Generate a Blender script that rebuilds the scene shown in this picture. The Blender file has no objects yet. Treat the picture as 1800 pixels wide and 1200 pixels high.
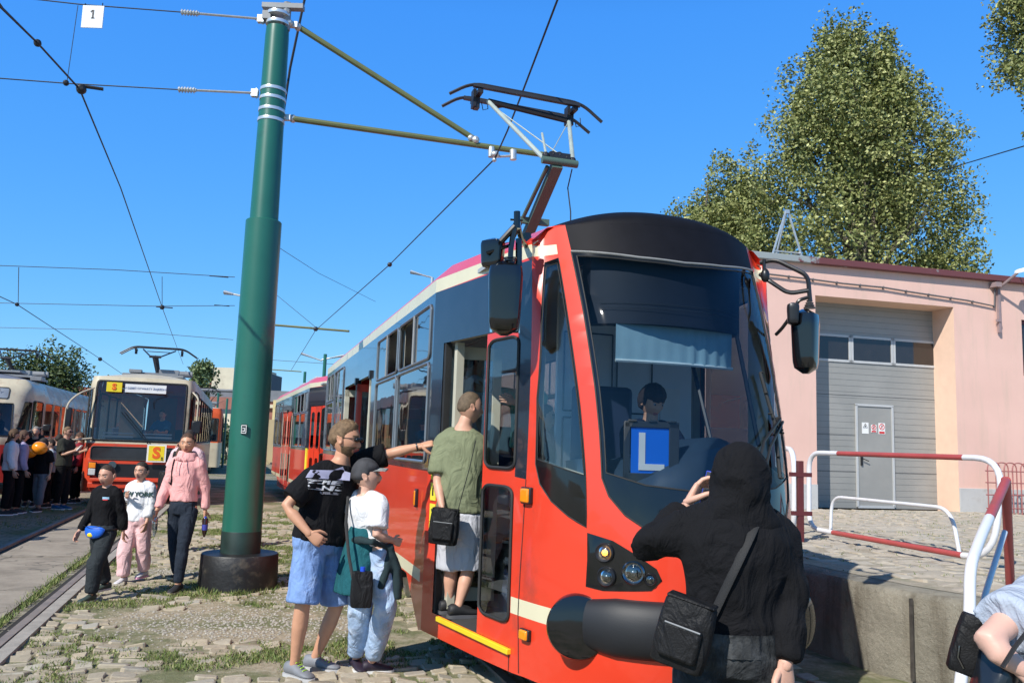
import bpy, bmesh, math, random
import numpy as np
from mathutils import Vector, Matrix, noise
from mathutils.geometry import delaunay_2d_cdt
scene = bpy.context.scene
C = scene.collection
rad = math.radians
# ---------------- camera -------------------------------------------------
CF, CH = 1500.0, 1.65
ROLL = rad(1.94)
PITCH = math.atan(188*math.cos(ROLL)/CF)
cam = bpy.data.objects.new('camera', bpy.data.cameras.new('camera'))
C.objects.link(cam); scene.camera = cam
cam.data.sensor_width = 22.3; cam.data.lens = 22.3*CF/1800
cam.data.clip_start = 0.05; cam.data.clip_end = 3000
CM = Matrix.Rotation(math.pi/2+PITCH, 3, 'X') @ Matrix.Rotation(ROLL, 3, 'Z')
cam.matrix_world = Matrix.Translation((0, 0, CH)) @ CM.to_4x4()
# ---------------- world and sun -----------------------------------------
SUN_EL, SUN_AZ = rad(41), rad(35)      # light travels towards azimuth SUN_AZ (from +Y to +X)
w = bpy.data.worlds.new('World'); scene.world = w; w.use_nodes = True
nt = w.node_tree; bg = nt.nodes['Background']
sky = nt.nodes.new('ShaderNodeTexSky'); sky.sky_type = 'NISHITA'; sky.sun_disc = False
sky.sun_elevation = SUN_EL; sky.sun_rotation = math.pi+SUN_AZ
sky.air_density = 1.0; sky.dust_density = 0; sky.ozone_density = 3.0; sky.altitude = 3000
sp = nt.nodes.new('ShaderNodeSeparateColor'); cb = nt.nodes.new('ShaderNodeCombineColor')
nt.links.new(sky.outputs[0], sp.inputs[0])
for i_, (po_, mu_) in enumerate(((1.02, .60), (.54, 1.95), (.12, 6.1))):   # camera white balance and saturation of the clear sky
    n0 = nt.nodes.new('ShaderNodeMath'); n0.operation = 'MINIMUM'; n0.inputs[1].default_value = (4.5, 7, 7)[i_]
    n1 = nt.nodes.new('ShaderNodeMath'); n1.operation = 'POWER'; n1.inputs[1].default_value = po_
    n2 = nt.nodes.new('ShaderNodeMath'); n2.operation = 'MULTIPLY'; n2.inputs[1].default_value = mu_
    nt.links.new(sp.outputs[i_], n0.inputs[0]); nt.links.new(n0.outputs[0], n1.inputs[0]); nt.links.new(n1.outputs[0], n2.inputs[0]); nt.links.new(n2.outputs[0], cb.inputs[i_])
# the dome overhead is much deeper than the band above the horizon
gtc = nt.nodes.new('ShaderNodeTexCoord'); gsp = nt.nodes.new('ShaderNodeSeparateXYZ'); grm = nt.nodes.new('ShaderNodeValToRGB'); gmx = nt.nodes.new('ShaderNodeMix'); gmx.data_type = 'RGBA'; gmx.blend_type = 'MULTIPLY'; gmx.inputs['Factor'].default_value = 1
nt.links.new(gtc.outputs['Generated'], gsp.inputs[0]); nt.links.new(gsp.outputs[2], grm.inputs['Fac'])
grm.color_ramp.elements[0].position = .47; grm.color_ramp.elements[0].color = (1, 1, 1, 1); grm.color_ramp.elements[1].position = .80; grm.color_ramp.elements[1].color = (.50, .38, .24, 1)
nt.links.new(cb.outputs[0], gmx.inputs['A']); nt.links.new(grm.outputs[0], gmx.inputs['B']); nt.links.new(gmx.outputs['Result'], bg.inputs['Color'])
bg.inputs['Strength'].default_value = 0.13
sd = bpy.data.lights.new('sun', 'SUN'); sd.energy = 5.0; sd.angle = rad(0.53); sd.color = (1, .955, .88)
sun = bpy.data.objects.new('sun', sd); C.objects.link(sun)
tr = Vector((math.sin(SUN_AZ)*math.cos(SUN_EL), math.cos(SUN_AZ)*math.cos(SUN_EL), -math.sin(SUN_EL)))
sun.rotation_euler = tr.to_track_quat('-Z', 'Y').to_euler(); sun.location = (-10, -20, 25)
scene.view_settings.view_transform = 'Standard'; scene.view_settings.look = 'None'
scene.view_settings.exposure = 0.12; scene.view_settings.gamma = 1
scene.render.engine = 'CYCLES'
scene.cycles.max_bounces = 8; scene.cycles.transparent_max_bounces = 24
scene.render.resolution_x = 1024; scene.render.resolution_y = 682

# ---------------- surveying helpers (metres from image measurements) -------
def ray(u, v): return CM @ Vector(((u-900)/CF, (600-v)/CF, -1))
def gnd(u, v, z=0.0):
    d = ray(u, v); return Vector((0, 0, CH)) + d*((z-CH)/d.z)
def dep(u, v, y):
    d = ray(u, v); return Vector((0, 0, CH)) + d*(y/d.y)
# track frame: l across (to the right), f along the track towards the camera
TA = rad(17.2)
LX = Vector((math.cos(TA), math.sin(TA), 0)); FW = Vector((math.sin(TA), -math.cos(TA), 0))
O1 = Vector((0.605, 6.884, 0))
def W(l, f, z=0.0): return O1 + LX*l + FW*f + Vector((0, 0, z))
def L(p):
    q = Vector(p)-O1; return Vector((q.dot(LX), q.dot(FW), p[2]))

# ---------------- mesh helpers -------------------------------------------
def wm(o):
    m = o.matrix_basis.copy()
    while o.parent: o = o.parent; m = o.matrix_basis @ m
    return m
def tag(o, label=None, cat=None, group=None, kind=None):
    if label: o['label'] = label
    if cat: o['category'] = cat
    if group: o['group'] = group
    if kind: o['kind'] = kind
    return o
def thing(name, label, cat, loc=(0, 0, 0), rz=0, group=None):
    o = bpy.data.objects.new(name, None); C.objects.link(o)
    o.empty_display_size = .1; o.location = loc; o.rotation_euler = (0, 0, rz)
    return tag(o, label, cat, group)
def finish(name, me, mats, parent=None, smooth=35, world=False, bevel=0, base=None):
    o = bpy.data.objects.new(name, me); C.objects.link(o)
    for m in (mats if isinstance(mats, (list, tuple)) else [mats]): me.materials.append(m)
    if parent is not None:
        o.parent = parent
        if world: me.transform(wm(parent).inverted())
    elif base is not None:
        me.transform(Matrix.Translation(-Vector(base))); o.location = base
    if smooth:
        me.polygons.foreach_set('use_smooth', [True]*len(me.polygons))
        if smooth < 180: me.set_sharp_from_angle(angle=rad(smooth))
    if bevel:
        b = o.modifiers.new('bevel', 'BEVEL'); b.width = bevel; b.segments = 2; b.limit_method = 'ANGLE'
    return o
class MB:
    def __init__(s): s.v = []; s.f = []; s.m = []; s.mi = 0
    def add(s, vs, fs, mi=None):
        n = len(s.v); s.v += [tuple(v) for v in vs]; s.f += [[i+n for i in f] for f in fs]
        s.m += [s.mi if mi is None else mi]*len(fs); return s
    def merge(s, o, mi=None):
        n = len(s.v); s.v += o.v; s.f += [[i+n for i in f] for f in o.f]; s.m += o.m if mi is None else [mi]*len(o.f); return s
    def box(s, c, size, rot=None, mi=None):
        x, y, z = [a/2 for a in size]; c = Vector(c)
        vs = [Vector((i*x, j*y, k*z)) for k in (-1, 1) for j in (-1, 1) for i in (-1, 1)]
        if rot is not None: vs = [rot @ v for v in vs]
        return s.add([v+c for v in vs], [(0, 2, 3, 1), (4, 5, 7, 6), (0, 1, 5, 4), (2, 6, 7, 3), (0, 4, 6, 2), (1, 3, 7, 5)], mi)
    def loft(s, rings, cap=True, mi=None, closed=True):
        n = len(rings[0]); vs = [p for r in rings for p in r]; fs = []
        for i in range(len(rings)-1):
            for j in range(n if closed else n-1):
                k = (j+1) % n; fs.append((i*n+j, i*n+k, (i+1)*n+k, (i+1)*n+j))
        if cap: fs.append(tuple(range(n))[::-1]); fs.append(tuple((len(rings)-1)*n+j for j in range(n)))
        return s.add(vs, fs, mi)
    def tube(s, pts, r, n=8, mi=None, cap=True, rnd=False):
        pts = [Vector(p) for p in pts]; rs = r if isinstance(r, (list, tuple)) else [r]*len(pts)
        if rnd:
            d0 = (pts[0]-pts[1]).normalized(); d1 = (pts[-1]-pts[-2]).normalized()
            a = [pts[0]+d0*rs[0]*k for k in (.98, .85, .5)]; b = [pts[-1]+d1*rs[-1]*k for k in (.5, .85, .98)]
            rs = [rs[0]*k for k in (.2, .53, .87)]+list(rs)+[rs[-1]*k for k in (.87, .53, .2)]; pts = a+pts+b
        rings = []; t = (pts[1]-pts[0]).normalized()
        up = Vector((0, 0, 1)) if abs(t.z) < .9 else Vector((1, 0, 0)); x = t.cross(up).normalized()
        for i, p in enumerate(pts):
            a = pts[max(i-1, 0)]; b = pts[min(i+1, len(pts)-1)]; t = (b-a).normalized()
            x = (x - t*x.dot(t)).normalized(); y = t.cross(x)
            rr = rs[i]; rx, ry = rr if isinstance(rr, tuple) else (rr, rr)
            rings.append([p+x*rx*math.cos(2*math.pi*k/n)+y*ry*math.sin(2*math.pi*k/n) for k in range(n)])
        return s.loft(rings, cap, mi)
    def sphere(s, c, r, n=12, m=8, rot=None, mi=None):
        r = r if isinstance(r, (list, tuple)) else (r, r, r); rings = []
        for i in range(1, m):
            a = math.pi*i/m
            ring = [Vector((r[0]*math.sin(a)*math.cos(2*math.pi*k/n), r[1]*math.sin(a)*math.sin(2*math.pi*k/n), -r[2]*math.cos(a))) for k in range(n)]
            rings.append([(rot @ q if rot is not None else q)+Vector(c) for q in ring])
        return s.loft(rings, True, mi)
    def build_sep(s, name, mats, parent=None, smooth=35, world=False, bevel=0, gap=.01):
        """one object per cluster of touching pieces"""
        par = list(range(len(s.v)))
        def find(i):
            while par[i] != i: par[i] = par[par[i]]; i = par[i]
            return i
        for f in s.f:
            for j in f[1:]: par[find(j)] = find(f[0])
        isl = {}
        for k, f in enumerate(s.f): isl.setdefault(find(f[0]), []).append(k)
        gs = []
        for fs in isl.values():
            V = np.array([s.v[i] for k in fs for i in s.f[k]]); gs.append([V.min(0)-gap, V.max(0)+gap, fs])
        ch = True
        while ch:
            ch = False
            for a in range(len(gs)):
                for b in range(a+1, len(gs)):
                    if (gs[a][0] <= gs[b][1]).all() and (gs[b][0] <= gs[a][1]).all():
                        gs[a] = [np.minimum(gs[a][0], gs[b][0]), np.maximum(gs[a][1], gs[b][1]), gs[a][2]+gs[b][2]]; gs.pop(b); ch = True; break
                if ch: break
        out = []
        for lo, hi, fs in gs:
            used = sorted({i for k in fs for i in s.f[k]}); ix = {j: i for i, j in enumerate(used)}; h = MB(); h.v = [s.v[i] for i in used]; h.f = [[ix[i] for i in s.f[k]] for k in fs]; h.m = [s.m[k] for k in fs]
            out.append(h.build(name, mats, parent, smooth, world, bevel))
        return out
    def build(s, name, mats, parent=None, smooth=35, world=False, bevel=0, base=None):
        me = bpy.data.meshes.new(name); me.from_pydata(s.v, [], s.f); me.polygons.foreach_set('material_index', s.m)
        me.update()
        return finish(name, me, mats, parent, smooth, world, bevel, base)
def rotz(a): return Matrix.Rotation(a, 3, 'Z')
def basis(x, y, z): return Matrix((x, y, z)).transposed()
def arc_pts(pts, r, seg=6):
    """polyline with rounded corners"""
    pts = [Vector(p) for p in pts]; out = [pts[0]]
    for i in range(1, len(pts)-1):
        a, b, c = pts[i-1], pts[i], pts[i+1]
        d1 = (a-b); d2 = (c-b); rr = min(r, d1.length*.48, d2.length*.48)
        p = b+d1.normalized()*rr; q = b+d2.normalized()*rr
        for k in range(seg+1):
            t = k/seg; out.append(p*(1-t)**2+b*2*t*(1-t)+q*t*t)
    return out+[pts[-1]]
def text_mesh(s, size, depth=.002, align='CENTER', bold=0, spacing=1.0, shear=0):
    cu = bpy.data.curves.new('t', 'FONT'); cu.body = s; cu.size = size; cu.extrude = depth; cu.align_x = align
    cu.align_y = 'CENTER'; cu.offset = bold; cu.space_character = spacing; cu.shear = shear; cu.resolution_u = 3
    o = bpy.data.objects.new('t', cu); C.objects.link(o)
    dg = bpy.context.evaluated_depsgraph_get(); me = bpy.data.meshes.new_from_object(o.evaluated_get(dg))
    bpy.data.objects.remove(o); bpy.data.curves.remove(cu); me.materials.clear(); return me
def text_on(s, size, origin, xdir, updir, mat, parent, name='lettering', world=True, **k):
    me = text_mesh(s, size, **k); x = Vector(xdir).normalized(); y = Vector(updir).normalized(); n = x.cross(y)
    m = basis(x, y, n).to_4x4(); m.translation = Vector(origin); me.transform(m)
    return finish(name, me, mat, parent, 0, world)
# ---------------- materials ---------------------------------------------
_mc = {}
def pm(name, col, rough=.5, metal=0, var=.12, scale=6, bump=0, bscale=60, coat=0, dirt=None, dirt_amt=.0, dscale=3, spec=None, sheen=0):
    if name in _mc: return _mc[name]
    m = bpy.data.materials.new(name); m.use_nodes = True; n = m.node_tree; b = n.nodes['Principled BSDF']
    b.inputs['Roughness'].default_value = rough; b.inputs['Metallic'].default_value = metal
    b.inputs['Coat Weight'].default_value = coat; b.inputs['Coat Roughness'].default_value = .04
    if spec is not None: b.inputs['Specular IOR Level'].default_value = spec
    if sheen: b.inputs['Sheen Weight'].default_value = sheen
    tc = n.nodes.new('ShaderNodeTexCoord'); no = n.nodes.new('ShaderNodeTexNoise')
    no.inputs['Scale'].default_value = scale; no.inputs['Detail'].default_value = 5; n.links.new(tc.outputs['Object'], no.inputs['Vector'])
    cr = n.nodes.new('ShaderNodeValToRGB'); cr.color_ramp.elements[0].position = .3; cr.color_ramp.elements[1].position = .72
    cr.color_ramp.elements[0].color = tuple(c*(1-var) for c in col)+(1,); cr.color_ramp.elements[1].color = tuple(min(c*(1+var), 1) for c in col)+(1,)
    n.links.new(no.outputs['Fac'], cr.inputs['Fac']); out = cr.outputs['Color']
    if dirt:
        n2 = n.nodes.new('ShaderNodeTexNoise'); n2.inputs['Scale'].default_value = dscale; n2.inputs['Detail'].default_value = 8; n2.inputs['Roughness'].default_value = .65
        n.links.new(tc.outputs['Object'], n2.inputs['Vector'])
        mr = n.nodes.new('ShaderNodeMapRange'); mr.inputs['From Min'].default_value = .62-dirt_amt*.3; mr.inputs['From Max'].default_value = .75
        n.links.new(n2.outputs['Fac'], mr.inputs['Value'])
        mx = n.nodes.new('ShaderNodeMix'); mx.data_type = 'RGBA'; n.links.new(mr.outputs[0], mx.inputs['Factor'])
        n.links.new(out, mx.inputs['A']); mx.inputs['B'].default_value = tuple(dirt)+(1,); out = mx.outputs['Result']
    n.links.new(out, b.inputs['Base Color'])
    if bump:
        n3 = n.nodes.new('ShaderNodeTexNoise'); n3.inputs['Scale'].default_value = bscale; n3.inputs['Detail'].default_value = 4
        n.links.new(tc.outputs['Object'], n3.inputs['Vector'])
        bp = n.nodes.new('ShaderNodeBump'); bp.inputs['Strength'].default_value = bump; bp.inputs['Distance'].default_value = .01
        n.links.new(n3.outputs['Fac'], bp.inputs['Height']); n.links.new(bp.outputs[0], b.inputs['Normal'])
    _mc[name] = m; return m
def glass(name, tint=(.6, .68, .7), refl=.12, rough=.02, wav=.0, blend=.35):
    """thin window pane: tinted see-through with a mirror-like coat"""
    if name in _mc: return _mc[name]
    m = bpy.data.materials.new(name); m.use_nodes = True; n = m.node_tree; n.nodes.clear()
    o = n.nodes.new('ShaderNodeOutputMaterial'); mix = n.nodes.new('ShaderNodeMixShader')
    t = n.nodes.new('ShaderNodeBsdfTransparent'); g = n.nodes.new('ShaderNodeBsdfGlossy'); g.inputs['Roughness'].default_value = rough
    t.inputs['Color'].default_value = tuple(tint)+(1,); g.inputs['Color'].default_value = (1, 1, 1, 1)
    lw = n.nodes.new('ShaderNodeLayerWeight'); lw.inputs['Blend'].default_value = blend
    tc = n.nodes.new('ShaderNodeTexCoord'); no = n.nodes.new('ShaderNodeTexNoise'); no.inputs['Scale'].default_value = 1.3
    n.links.new(tc.outputs['Object'], no.inputs['Vector'])
    bp = n.nodes.new('ShaderNodeBump'); bp.inputs['Strength'].default_value = .25+wav; bp.inputs['Distance'].default_value = .012
    n.links.new(no.outputs['Fac'], bp.inputs['Height']); n.links.new(bp.outputs[0], g.inputs['Normal'])
    mr = n.nodes.new('ShaderNodeMapRange'); mr.inputs['To Min'].default_value = refl; mr.inputs['To Max'].default_value = .9
    n.links.new(lw.outputs['Fresnel'], mr.inputs['Value']); n.links.new(mr.outputs[0], mix.inputs['Fac'])
    n.links.new(t.outputs[0], mix.inputs[1]); n.links.new(g.outputs[0], mix.inputs[2]); n.links.new(mix.outputs[0], o.inputs['Surface'])
    _mc[name] = m; return m
def emis(name, col, s):
    m = bpy.data.materials.new(name); m.use_nodes = True; b = m.node_tree.nodes['Principled BSDF']
    b.inputs['Base Color'].default_value = tuple(col)+(1,); b.inputs['Emission Color'].default_value = tuple(col)+(1,); b.inputs['Emission Strength'].default_value = s
    return m
RED = pm('red_paint', (.76, .052, .020), .32, var=.05, scale=2, coat=.45, dirt=(.40, .05, .03), dirt_amt=.05, dscale=1.3)
DRED = pm('faded_red_paint', (.58, .05, .045), .4, var=.08, scale=2, coat=.2, dirt=(.30, .06, .05), dirt_amt=.2)
PINKROOF = pm('pinkish_red_roof', (.66, .07, .09), .4, var=.08, scale=2, coat=.2)
CREAM = pm('cream_paint', (.70, .65, .45), .4, var=.06, scale=3, coat=.2, dirt=(.45, .38, .22), dirt_amt=.1)
NAVY = pm('dark_blue_black_paint', (.018, .024, .036), .16, var=.15, coat=.6)
BLK = pm('black_plastic', (.015, .015, .017), .35, var=.2)
BLKG = pm('gloss_black', (.006, .006, .007), .09, var=.2, coat=.5)
RUB = pm('black_rubber', (.02, .02, .02), .7, var=.2)
DGREY = pm('dark_grey_plastic', (.013, .014, .017), .55, var=.15, bump=.1, bscale=200, dirt=(.09, .09, .09), dirt_amt=.1)
GREY = pm('mid_grey_paint', (.22, .23, .24), .5)
LGREY = pm('light_grey_panel', (.42, .46, .50), .5, var=.05)
STEEL = pm('bare_steel', (.45, .44, .42), .35, .8, var=.2, scale=20)
GALV = pm('galvanised_steel', (.55, .57, .57), .4, .6, var=.15, scale=15)
RUST = pm('rusty_steel', (.13, .07, .045), .8, .2, var=.4, scale=12)
INCR = pm('cream_lining', (.52, .50, .40), .55, var=.05)
INCR2 = pm('pale_lining', (.40, .43, .44), .55, var=.05)
YEL = pm('yellow_paint', (.80, .60, .02), .45, var=.06)
WHITE = pm('white_paint', (.78, .78, .76), .45, var=.05)
ORL = pm('orange_lens', (.9, .27, .01), .15, var=.1, coat=.5)
GLS = glass('windscreen_glass', (.62, .68, .72), .012, blend=.24)
GLSS = glass('side_window_glass', (.35, .42, .45), .32)
GLSL = glass('clear_door_glass', (.78, .84, .86), .08)
# ======================= GROUND AND SETTING ===============================
def nodes_mat(name):
    m = bpy.data.materials.new(name); m.use_nodes = True; return m, m.node_tree, m.node_tree.nodes['Principled BSDF']
def ramp(n, src, stops):
    r = n.nodes.new('ShaderNodeValToRGB'); e = r.color_ramp.elements
    while len(e) < len(stops): e.new(.5)
    for i, (p, c) in enumerate(stops): e[i].position = p; e[i].color = tuple(c)+(1,)
    n.links.new(src, r.inputs['Fac']); return r.outputs['Color']
def noi(n, vec, sc, det=6, ro=.6):
    x = n.nodes.new('ShaderNodeTexNoise'); x.inputs['Scale'].default_value = sc; x.inputs['Detail'].default_value = det; x.inputs['Roughness'].default_value = ro
    n.links.new(vec, x.inputs['Vector']); return x.outputs['Fac']
def mixc(n, f, a, b):
    x = n.nodes.new('ShaderNodeMix'); x.data_type = 'RGBA'
    for s, v in (('Factor', f), ('A', a), ('B', b)):
        if isinstance(v, (int, float)): x.inputs[s].default_value = v
        elif isinstance(v, tuple): x.inputs[s].default_value = v+(1,)
        else: n.links.new(v, x.inputs[s])
    return x.outputs['Result']
def mrange(n, v, a, b, c=0, d=1):
    x = n.nodes.new('ShaderNodeMapRange'); n.links.new(v, x.inputs['Value'])
    for k, q in zip(('From Min', 'From Max', 'To Min', 'To Max'), (a, b, c, d)): x.inputs[k].default_value = q
    return x.outputs[0]
def bump(n, b, h, st=.5, di=.02):
    x = n.nodes.new('ShaderNodeBump'); x.inputs['Strength'].default_value = st; x.inputs['Distance'].default_value = di
    n.links.new(h, x.inputs['Height']); n.links.new(x.outputs[0], b.inputs['Normal'])
# ground sheet: sandy soil with dry grass, faint setts
gm, n, b = nodes_mat('sandy_ground'); tc = n.nodes.new('ShaderNodeTexCoord').outputs['Object']
br = n.nodes.new('ShaderNodeTexBrick'); br.inputs['Scale'].default_value = 1; br.inputs['Brick Width'].default_value = .21; br.inputs['Row Height'].default_value = .17; br.inputs['Mortar Size'].default_value = .018
br.inputs['Color1'].default_value = (.34, .29, .22, 1); br.inputs['Color2'].default_value = (.26, .23, .19, 1); br.inputs['Mortar'].default_value = (.15, .14, .08, 1)
mp = n.nodes.new('ShaderNodeMapping'); mp.inputs['Rotation'].default_value = (0, 0, -TA); n.links.new(tc, mp.inputs['Vector'])
wn = n.nodes.new('ShaderNodeTexNoise'); wn.inputs['Scale'].default_value = 3; n.links.new(mp.outputs[0], wn.inputs['Vector'])
vm = n.nodes.new('ShaderNodeVectorMath'); vm.operation = 'MULTIPLY_ADD'; vm.inputs[1].default_value = (.06, .06, 0); n.links.new(wn.outputs['Color'], vm.inputs[0]); n.links.new(mp.outputs[0], vm.inputs[2]); n.links.new(vm.outputs[0], br.inputs['Vector'])
g1 = noi(n, tc, .55, 8, .65); g2 = noi(n, tc, 9, 6, .7)
soil = ramp(n, g2, [(.3, (.20, .165, .11)), (.7, (.40, .34, .25))])
grs = ramp(n, g2, [(.3, (.06, .085, .022)), (.7, (.18, .20, .07))])
c1 = mixc(n, mrange(n, noi(n, tc, 1.3, 7, .7), .45, .62), br.outputs['Color'], soil)
c2 = mixc(n, mrange(n, g1, .47, .60, 0, .8), c1, grs)
n.links.new(c2, b.inputs['Base Color']); b.inputs['Roughness'].default_value = .95; bump(n, b, g2, .6, .03)
mb = MB(); mb.add([(-400, -60, 0), (400, -60, 0), (400, 700, 0), (-400, 700, 0)], [(0, 1, 2, 3)])
ground = tag(mb.build('ground', gm, smooth=0), kind='structure')
# soil bed under the setts, close to the camera
sm_, n, b = nodes_mat('mossy_soil'); tc = n.nodes.new('ShaderNodeTexCoord').outputs['Object']
g1 = noi(n, tc, 1.1, 8, .65); g2 = noi(n, tc, 14, 8, .75); g3 = noi(n, tc, 60, 4, .7)
soil = ramp(n, g2, [(.3, (.20, .16, .10)), (.5, (.37, .31, .21)), (.72, (.52, .46, .36))])
grs = ramp(n, g3, [(.3, (.05, .075, .02)), (.7, (.15, .18, .055))])
n.links.new(mixc(n, mrange(n, g1, .44, .56, 0, .75), soil, grs), b.inputs['Base Color']); b.inputs['Roughness'].default_value = .95
bump(n, b, g3, .7, .02)
def quad(pts, z, name, m, kind='structure', th=0):
    P = [W(l, f, z) for l, f in pts]; mb = MB()
    if th: mb.loft([[p-Vector((0, 0, th)) for p in P], P], cap=True)
    else: mb.add(P, [tuple(range(len(P)))])
    o = mb.build(name, m, smooth=0); return tag(o, kind=kind)
quad([(-4.22, 5), (2.1, 5), (2.1, -26), (-4.22, -26)], .004, 'yard', sm_)
# concrete panels between the left rails
cm, n, b = nodes_mat('worn_concrete'); tc = n.nodes.new('ShaderNodeTexCoord').outputs['Object']
g1 = noi(n, tc, 2.0, 9, .7); g2 = noi(n, tc, 30, 6, .7); g0 = noi(n, tc, .5, 3, .6)
vo = n.nodes.new('ShaderNodeTexVoronoi'); vo.feature = 'DISTANCE_TO_EDGE'; vo.inputs['Scale'].default_value = .9; wv = n.nodes.new('ShaderNodeVectorMath'); wv.operation = 'MULTIPLY_ADD'
wn = n.nodes.new('ShaderNodeTexNoise'); wn.inputs['Scale'].default_value = 2.5; n.links.new(tc, wn.inputs['Vector']); wv.inputs[1].default_value = (.5, .5, .5); n.links.new(wn.outputs['Color'], wv.inputs[0]); n.links.new(tc, wv.inputs[2]); n.links.new(wv.outputs[0], vo.inputs['Vector'])
cc = ramp(n, g1, [(.28, (.20, .17, .13)), (.5, (.34, .29, .23)), (.75, (.45, .39, .31))])
cc = mixc(n, mrange(n, g2, .3, .7, .0, .35), cc, (.18, .16, .13))
cc = mixc(n, mrange(n, vo.outputs['Distance'], .0, .012, .8, 0), cc, (.06, .055, .045))
n.links.new(cc, b.inputs['Base Color']); b.inputs['Roughness'].default_value = .9; bump(n, b, g2, .5, .01)
WORN = cm
for i in range(13):
    f1 = 4-2.6*i; quad([(-5.55, f1), (-4.52, f1), (-4.52, f1-2.57), (-5.55, f1-2.57)], .03+.008*(i % 3 == 1), 'track_slab', WORN, th=.06)
RAIL = pm('worn_rail', (.27, .22, .18), .6, .15, var=.25, scale=5, dirt=(.25, .2, .15), dirt_amt=.5)
for i, l in enumerate((-5.72, -4.28, -.72, .72)):
    mb = MB(); mb.loft([[W(l-.035, 5, 0), W(l-.035, 5, .045), W(l+.035, 5, .045), W(l+.035, 5, 0)], [W(l-.035, -60, 0), W(l-.035, -60, .045), W(l+.035, -60, .045), W(l+.035, -60, 0)]])
    tag(mb.build('rail', RAIL, smooth=0), kind='structure')
    if l < -4:
        s = 1 if l < -5 else -1
        quad([(l+s*.04, 5), (l+s*.12, 5), (l+s*.12, -30), (l+s*.04, -30)], .006, 'flangeway', pm('dark_groove', (.03, .025, .02), .9), )
mb = MB(); mb.loft([[W(-4.24, 5, 0), W(-4.24, 5, .035), W(-4.13, 5, .035), W(-4.13, 5, 0)], [W(-4.24, -30, 0), W(-4.24, -30, .035), W(-4.13, -30, .035), W(-4.13, -30, 0)]])
tag(mb.build('kerb_strip', pm('kerb_concrete', (.34, .31, .27), .85, var=.2, scale=9, bump=.4), smooth=0), kind='structure')
# ---- setts
stm, n, b = nodes_mat('sett_stone'); tc = n.nodes.new('ShaderNodeTexCoord').outputs['Object']; ge = n.nodes.new('ShaderNodeNewGeometry')
cst = ramp(n, ge.outputs['Random Per Island'], [(0, (.34, .29, .21)), (.3, (.46, .38, .26)), (.55, (.36, .34, .29)), (.8, (.52, .42, .28)), (1, (.43, .37, .28))])
g2 = noi(n, tc, 22, 8, .7); cst = mixc(n, mrange(n, g2, .35, .7, 0, .55), cst, (.20, .17, .13)); cst = mixc(n, mrange(n, noi(n, tc, 2, 5, .6), .45, .7, 0, .7), cst, (.44, .39, .30))
n.links.new(cst, b.inputs['Base Color']); b.inputs['Roughness'].default_value = .85; bump(n, b, g2, .5, .012)
rnd = random.Random(4)
GP = [(gnd(445, 1098), 1.0), (gnd(560, 1055), .55), (gnd(300, 1005), .35)]
def gravel_at(p):
    v = 0
    for c, r in GP: v = max(v, 1-((p.x-c.x)**2/(1.6*r)**2+(p.y-c.y)**2/r**2)**.5)
    return v+.35*noise.noise(Vector((p.x*2, p.y*2, 3)))
def grassy(p):
    a = noise.fractal(Vector((p.x*.9, p.y*.9, 1.7)), .7, 2.1, 4)
    return a+.10
def setts(l0, l1, f0, f1, z, relief, name, mat, skip=True, sx=.19, sf=.15):
    mb = MB(); f = f0; row = 0
    while f < f1:
        rw = sf*rnd.uniform(.9, 1.12); l = l0+rnd.uniform(-.1, 0)
        while l < l1:
            w_ = sx*rnd.uniform(.75, 1.3); cx, cf = l+w_/2, f+rw/2; p = W(cx, cf)
            if not (skip and (gravel_at(p) > .12 or grassy(p) > .27)):
                g = .012+.01*rnd.random(); hz = relief*rnd.uniform(.5, 1)+z; tx, ty = rnd.uniform(-.012, .012), rnd.uniform(-.012, .012)
                lo = []; hi = []; md = []
                for k in range(8):
                    ux, uy = ((1, .78), (.82, 1), (-.82, 1), (-1, .78), (-1, -.78), (-.82, -1), (.82, -1), (1, -.78))[k]
                    jx = rnd.uniform(-.008, .008); ex = (w_/2-g)*ux+jx; ey = (rw/2-g)*uy+jx
                    lo.append(W(cx+ex, cf+ey, z-.01)); md.append(W(cx+ex*.97, cf+ey*.97, hz-.006+tx*ux+ty*uy)); hi.append(W(cx+ex*.86, cf+ey*.86, hz+tx*ux+ty*uy))
                n0 = len(mb.v); mb.v += [tuple(q) for q in lo+md+hi]
                for k in range(8):
                    k2 = (k+1) % 8; mb.f.append([n0+k, n0+k2, n0+8+k2, n0+8+k]); mb.f.append([n0+8+k, n0+8+k2, n0+16+k2, n0+16+k])
                mb.f.append([n0+16+k for k in range(8)]); mb.m += [0]*17
            l += w_
        f += rw; row += 1
    me = mb.build(name, mat, smooth=22)
    return tag(me, kind='structure')
setts(-4.10, 2.0, -15, 2.6, .006, .017, 'paving_setts', stm)
# ---- gravel
mb = MB(); grv = pm('gravel_grey', (.36, .33, .28), .9, var=.35, scale=30)
for i in range(4200):
    c, r = GP[0] if i < 3000 else GP[1+(i % 2)]
    p = Vector((c.x+rnd.gauss(0, .8*r), c.y+rnd.gauss(0, .5*r), 0))
    if gravel_at(p) < .05 or L(p).x > -1.3: continue
    s = rnd.uniform(.004, .017); mb.sphere(p+Vector((0, 0, s*.4)), (s, s*rnd.uniform(.6, 1), s*.6), 5, 4)
tag(mb.build('gravel', grv, smooth=0), kind='stuff')
tag(bpy.data.objects['gravel'], 'grey gravel patch between the setts', 'gravel')
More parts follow.
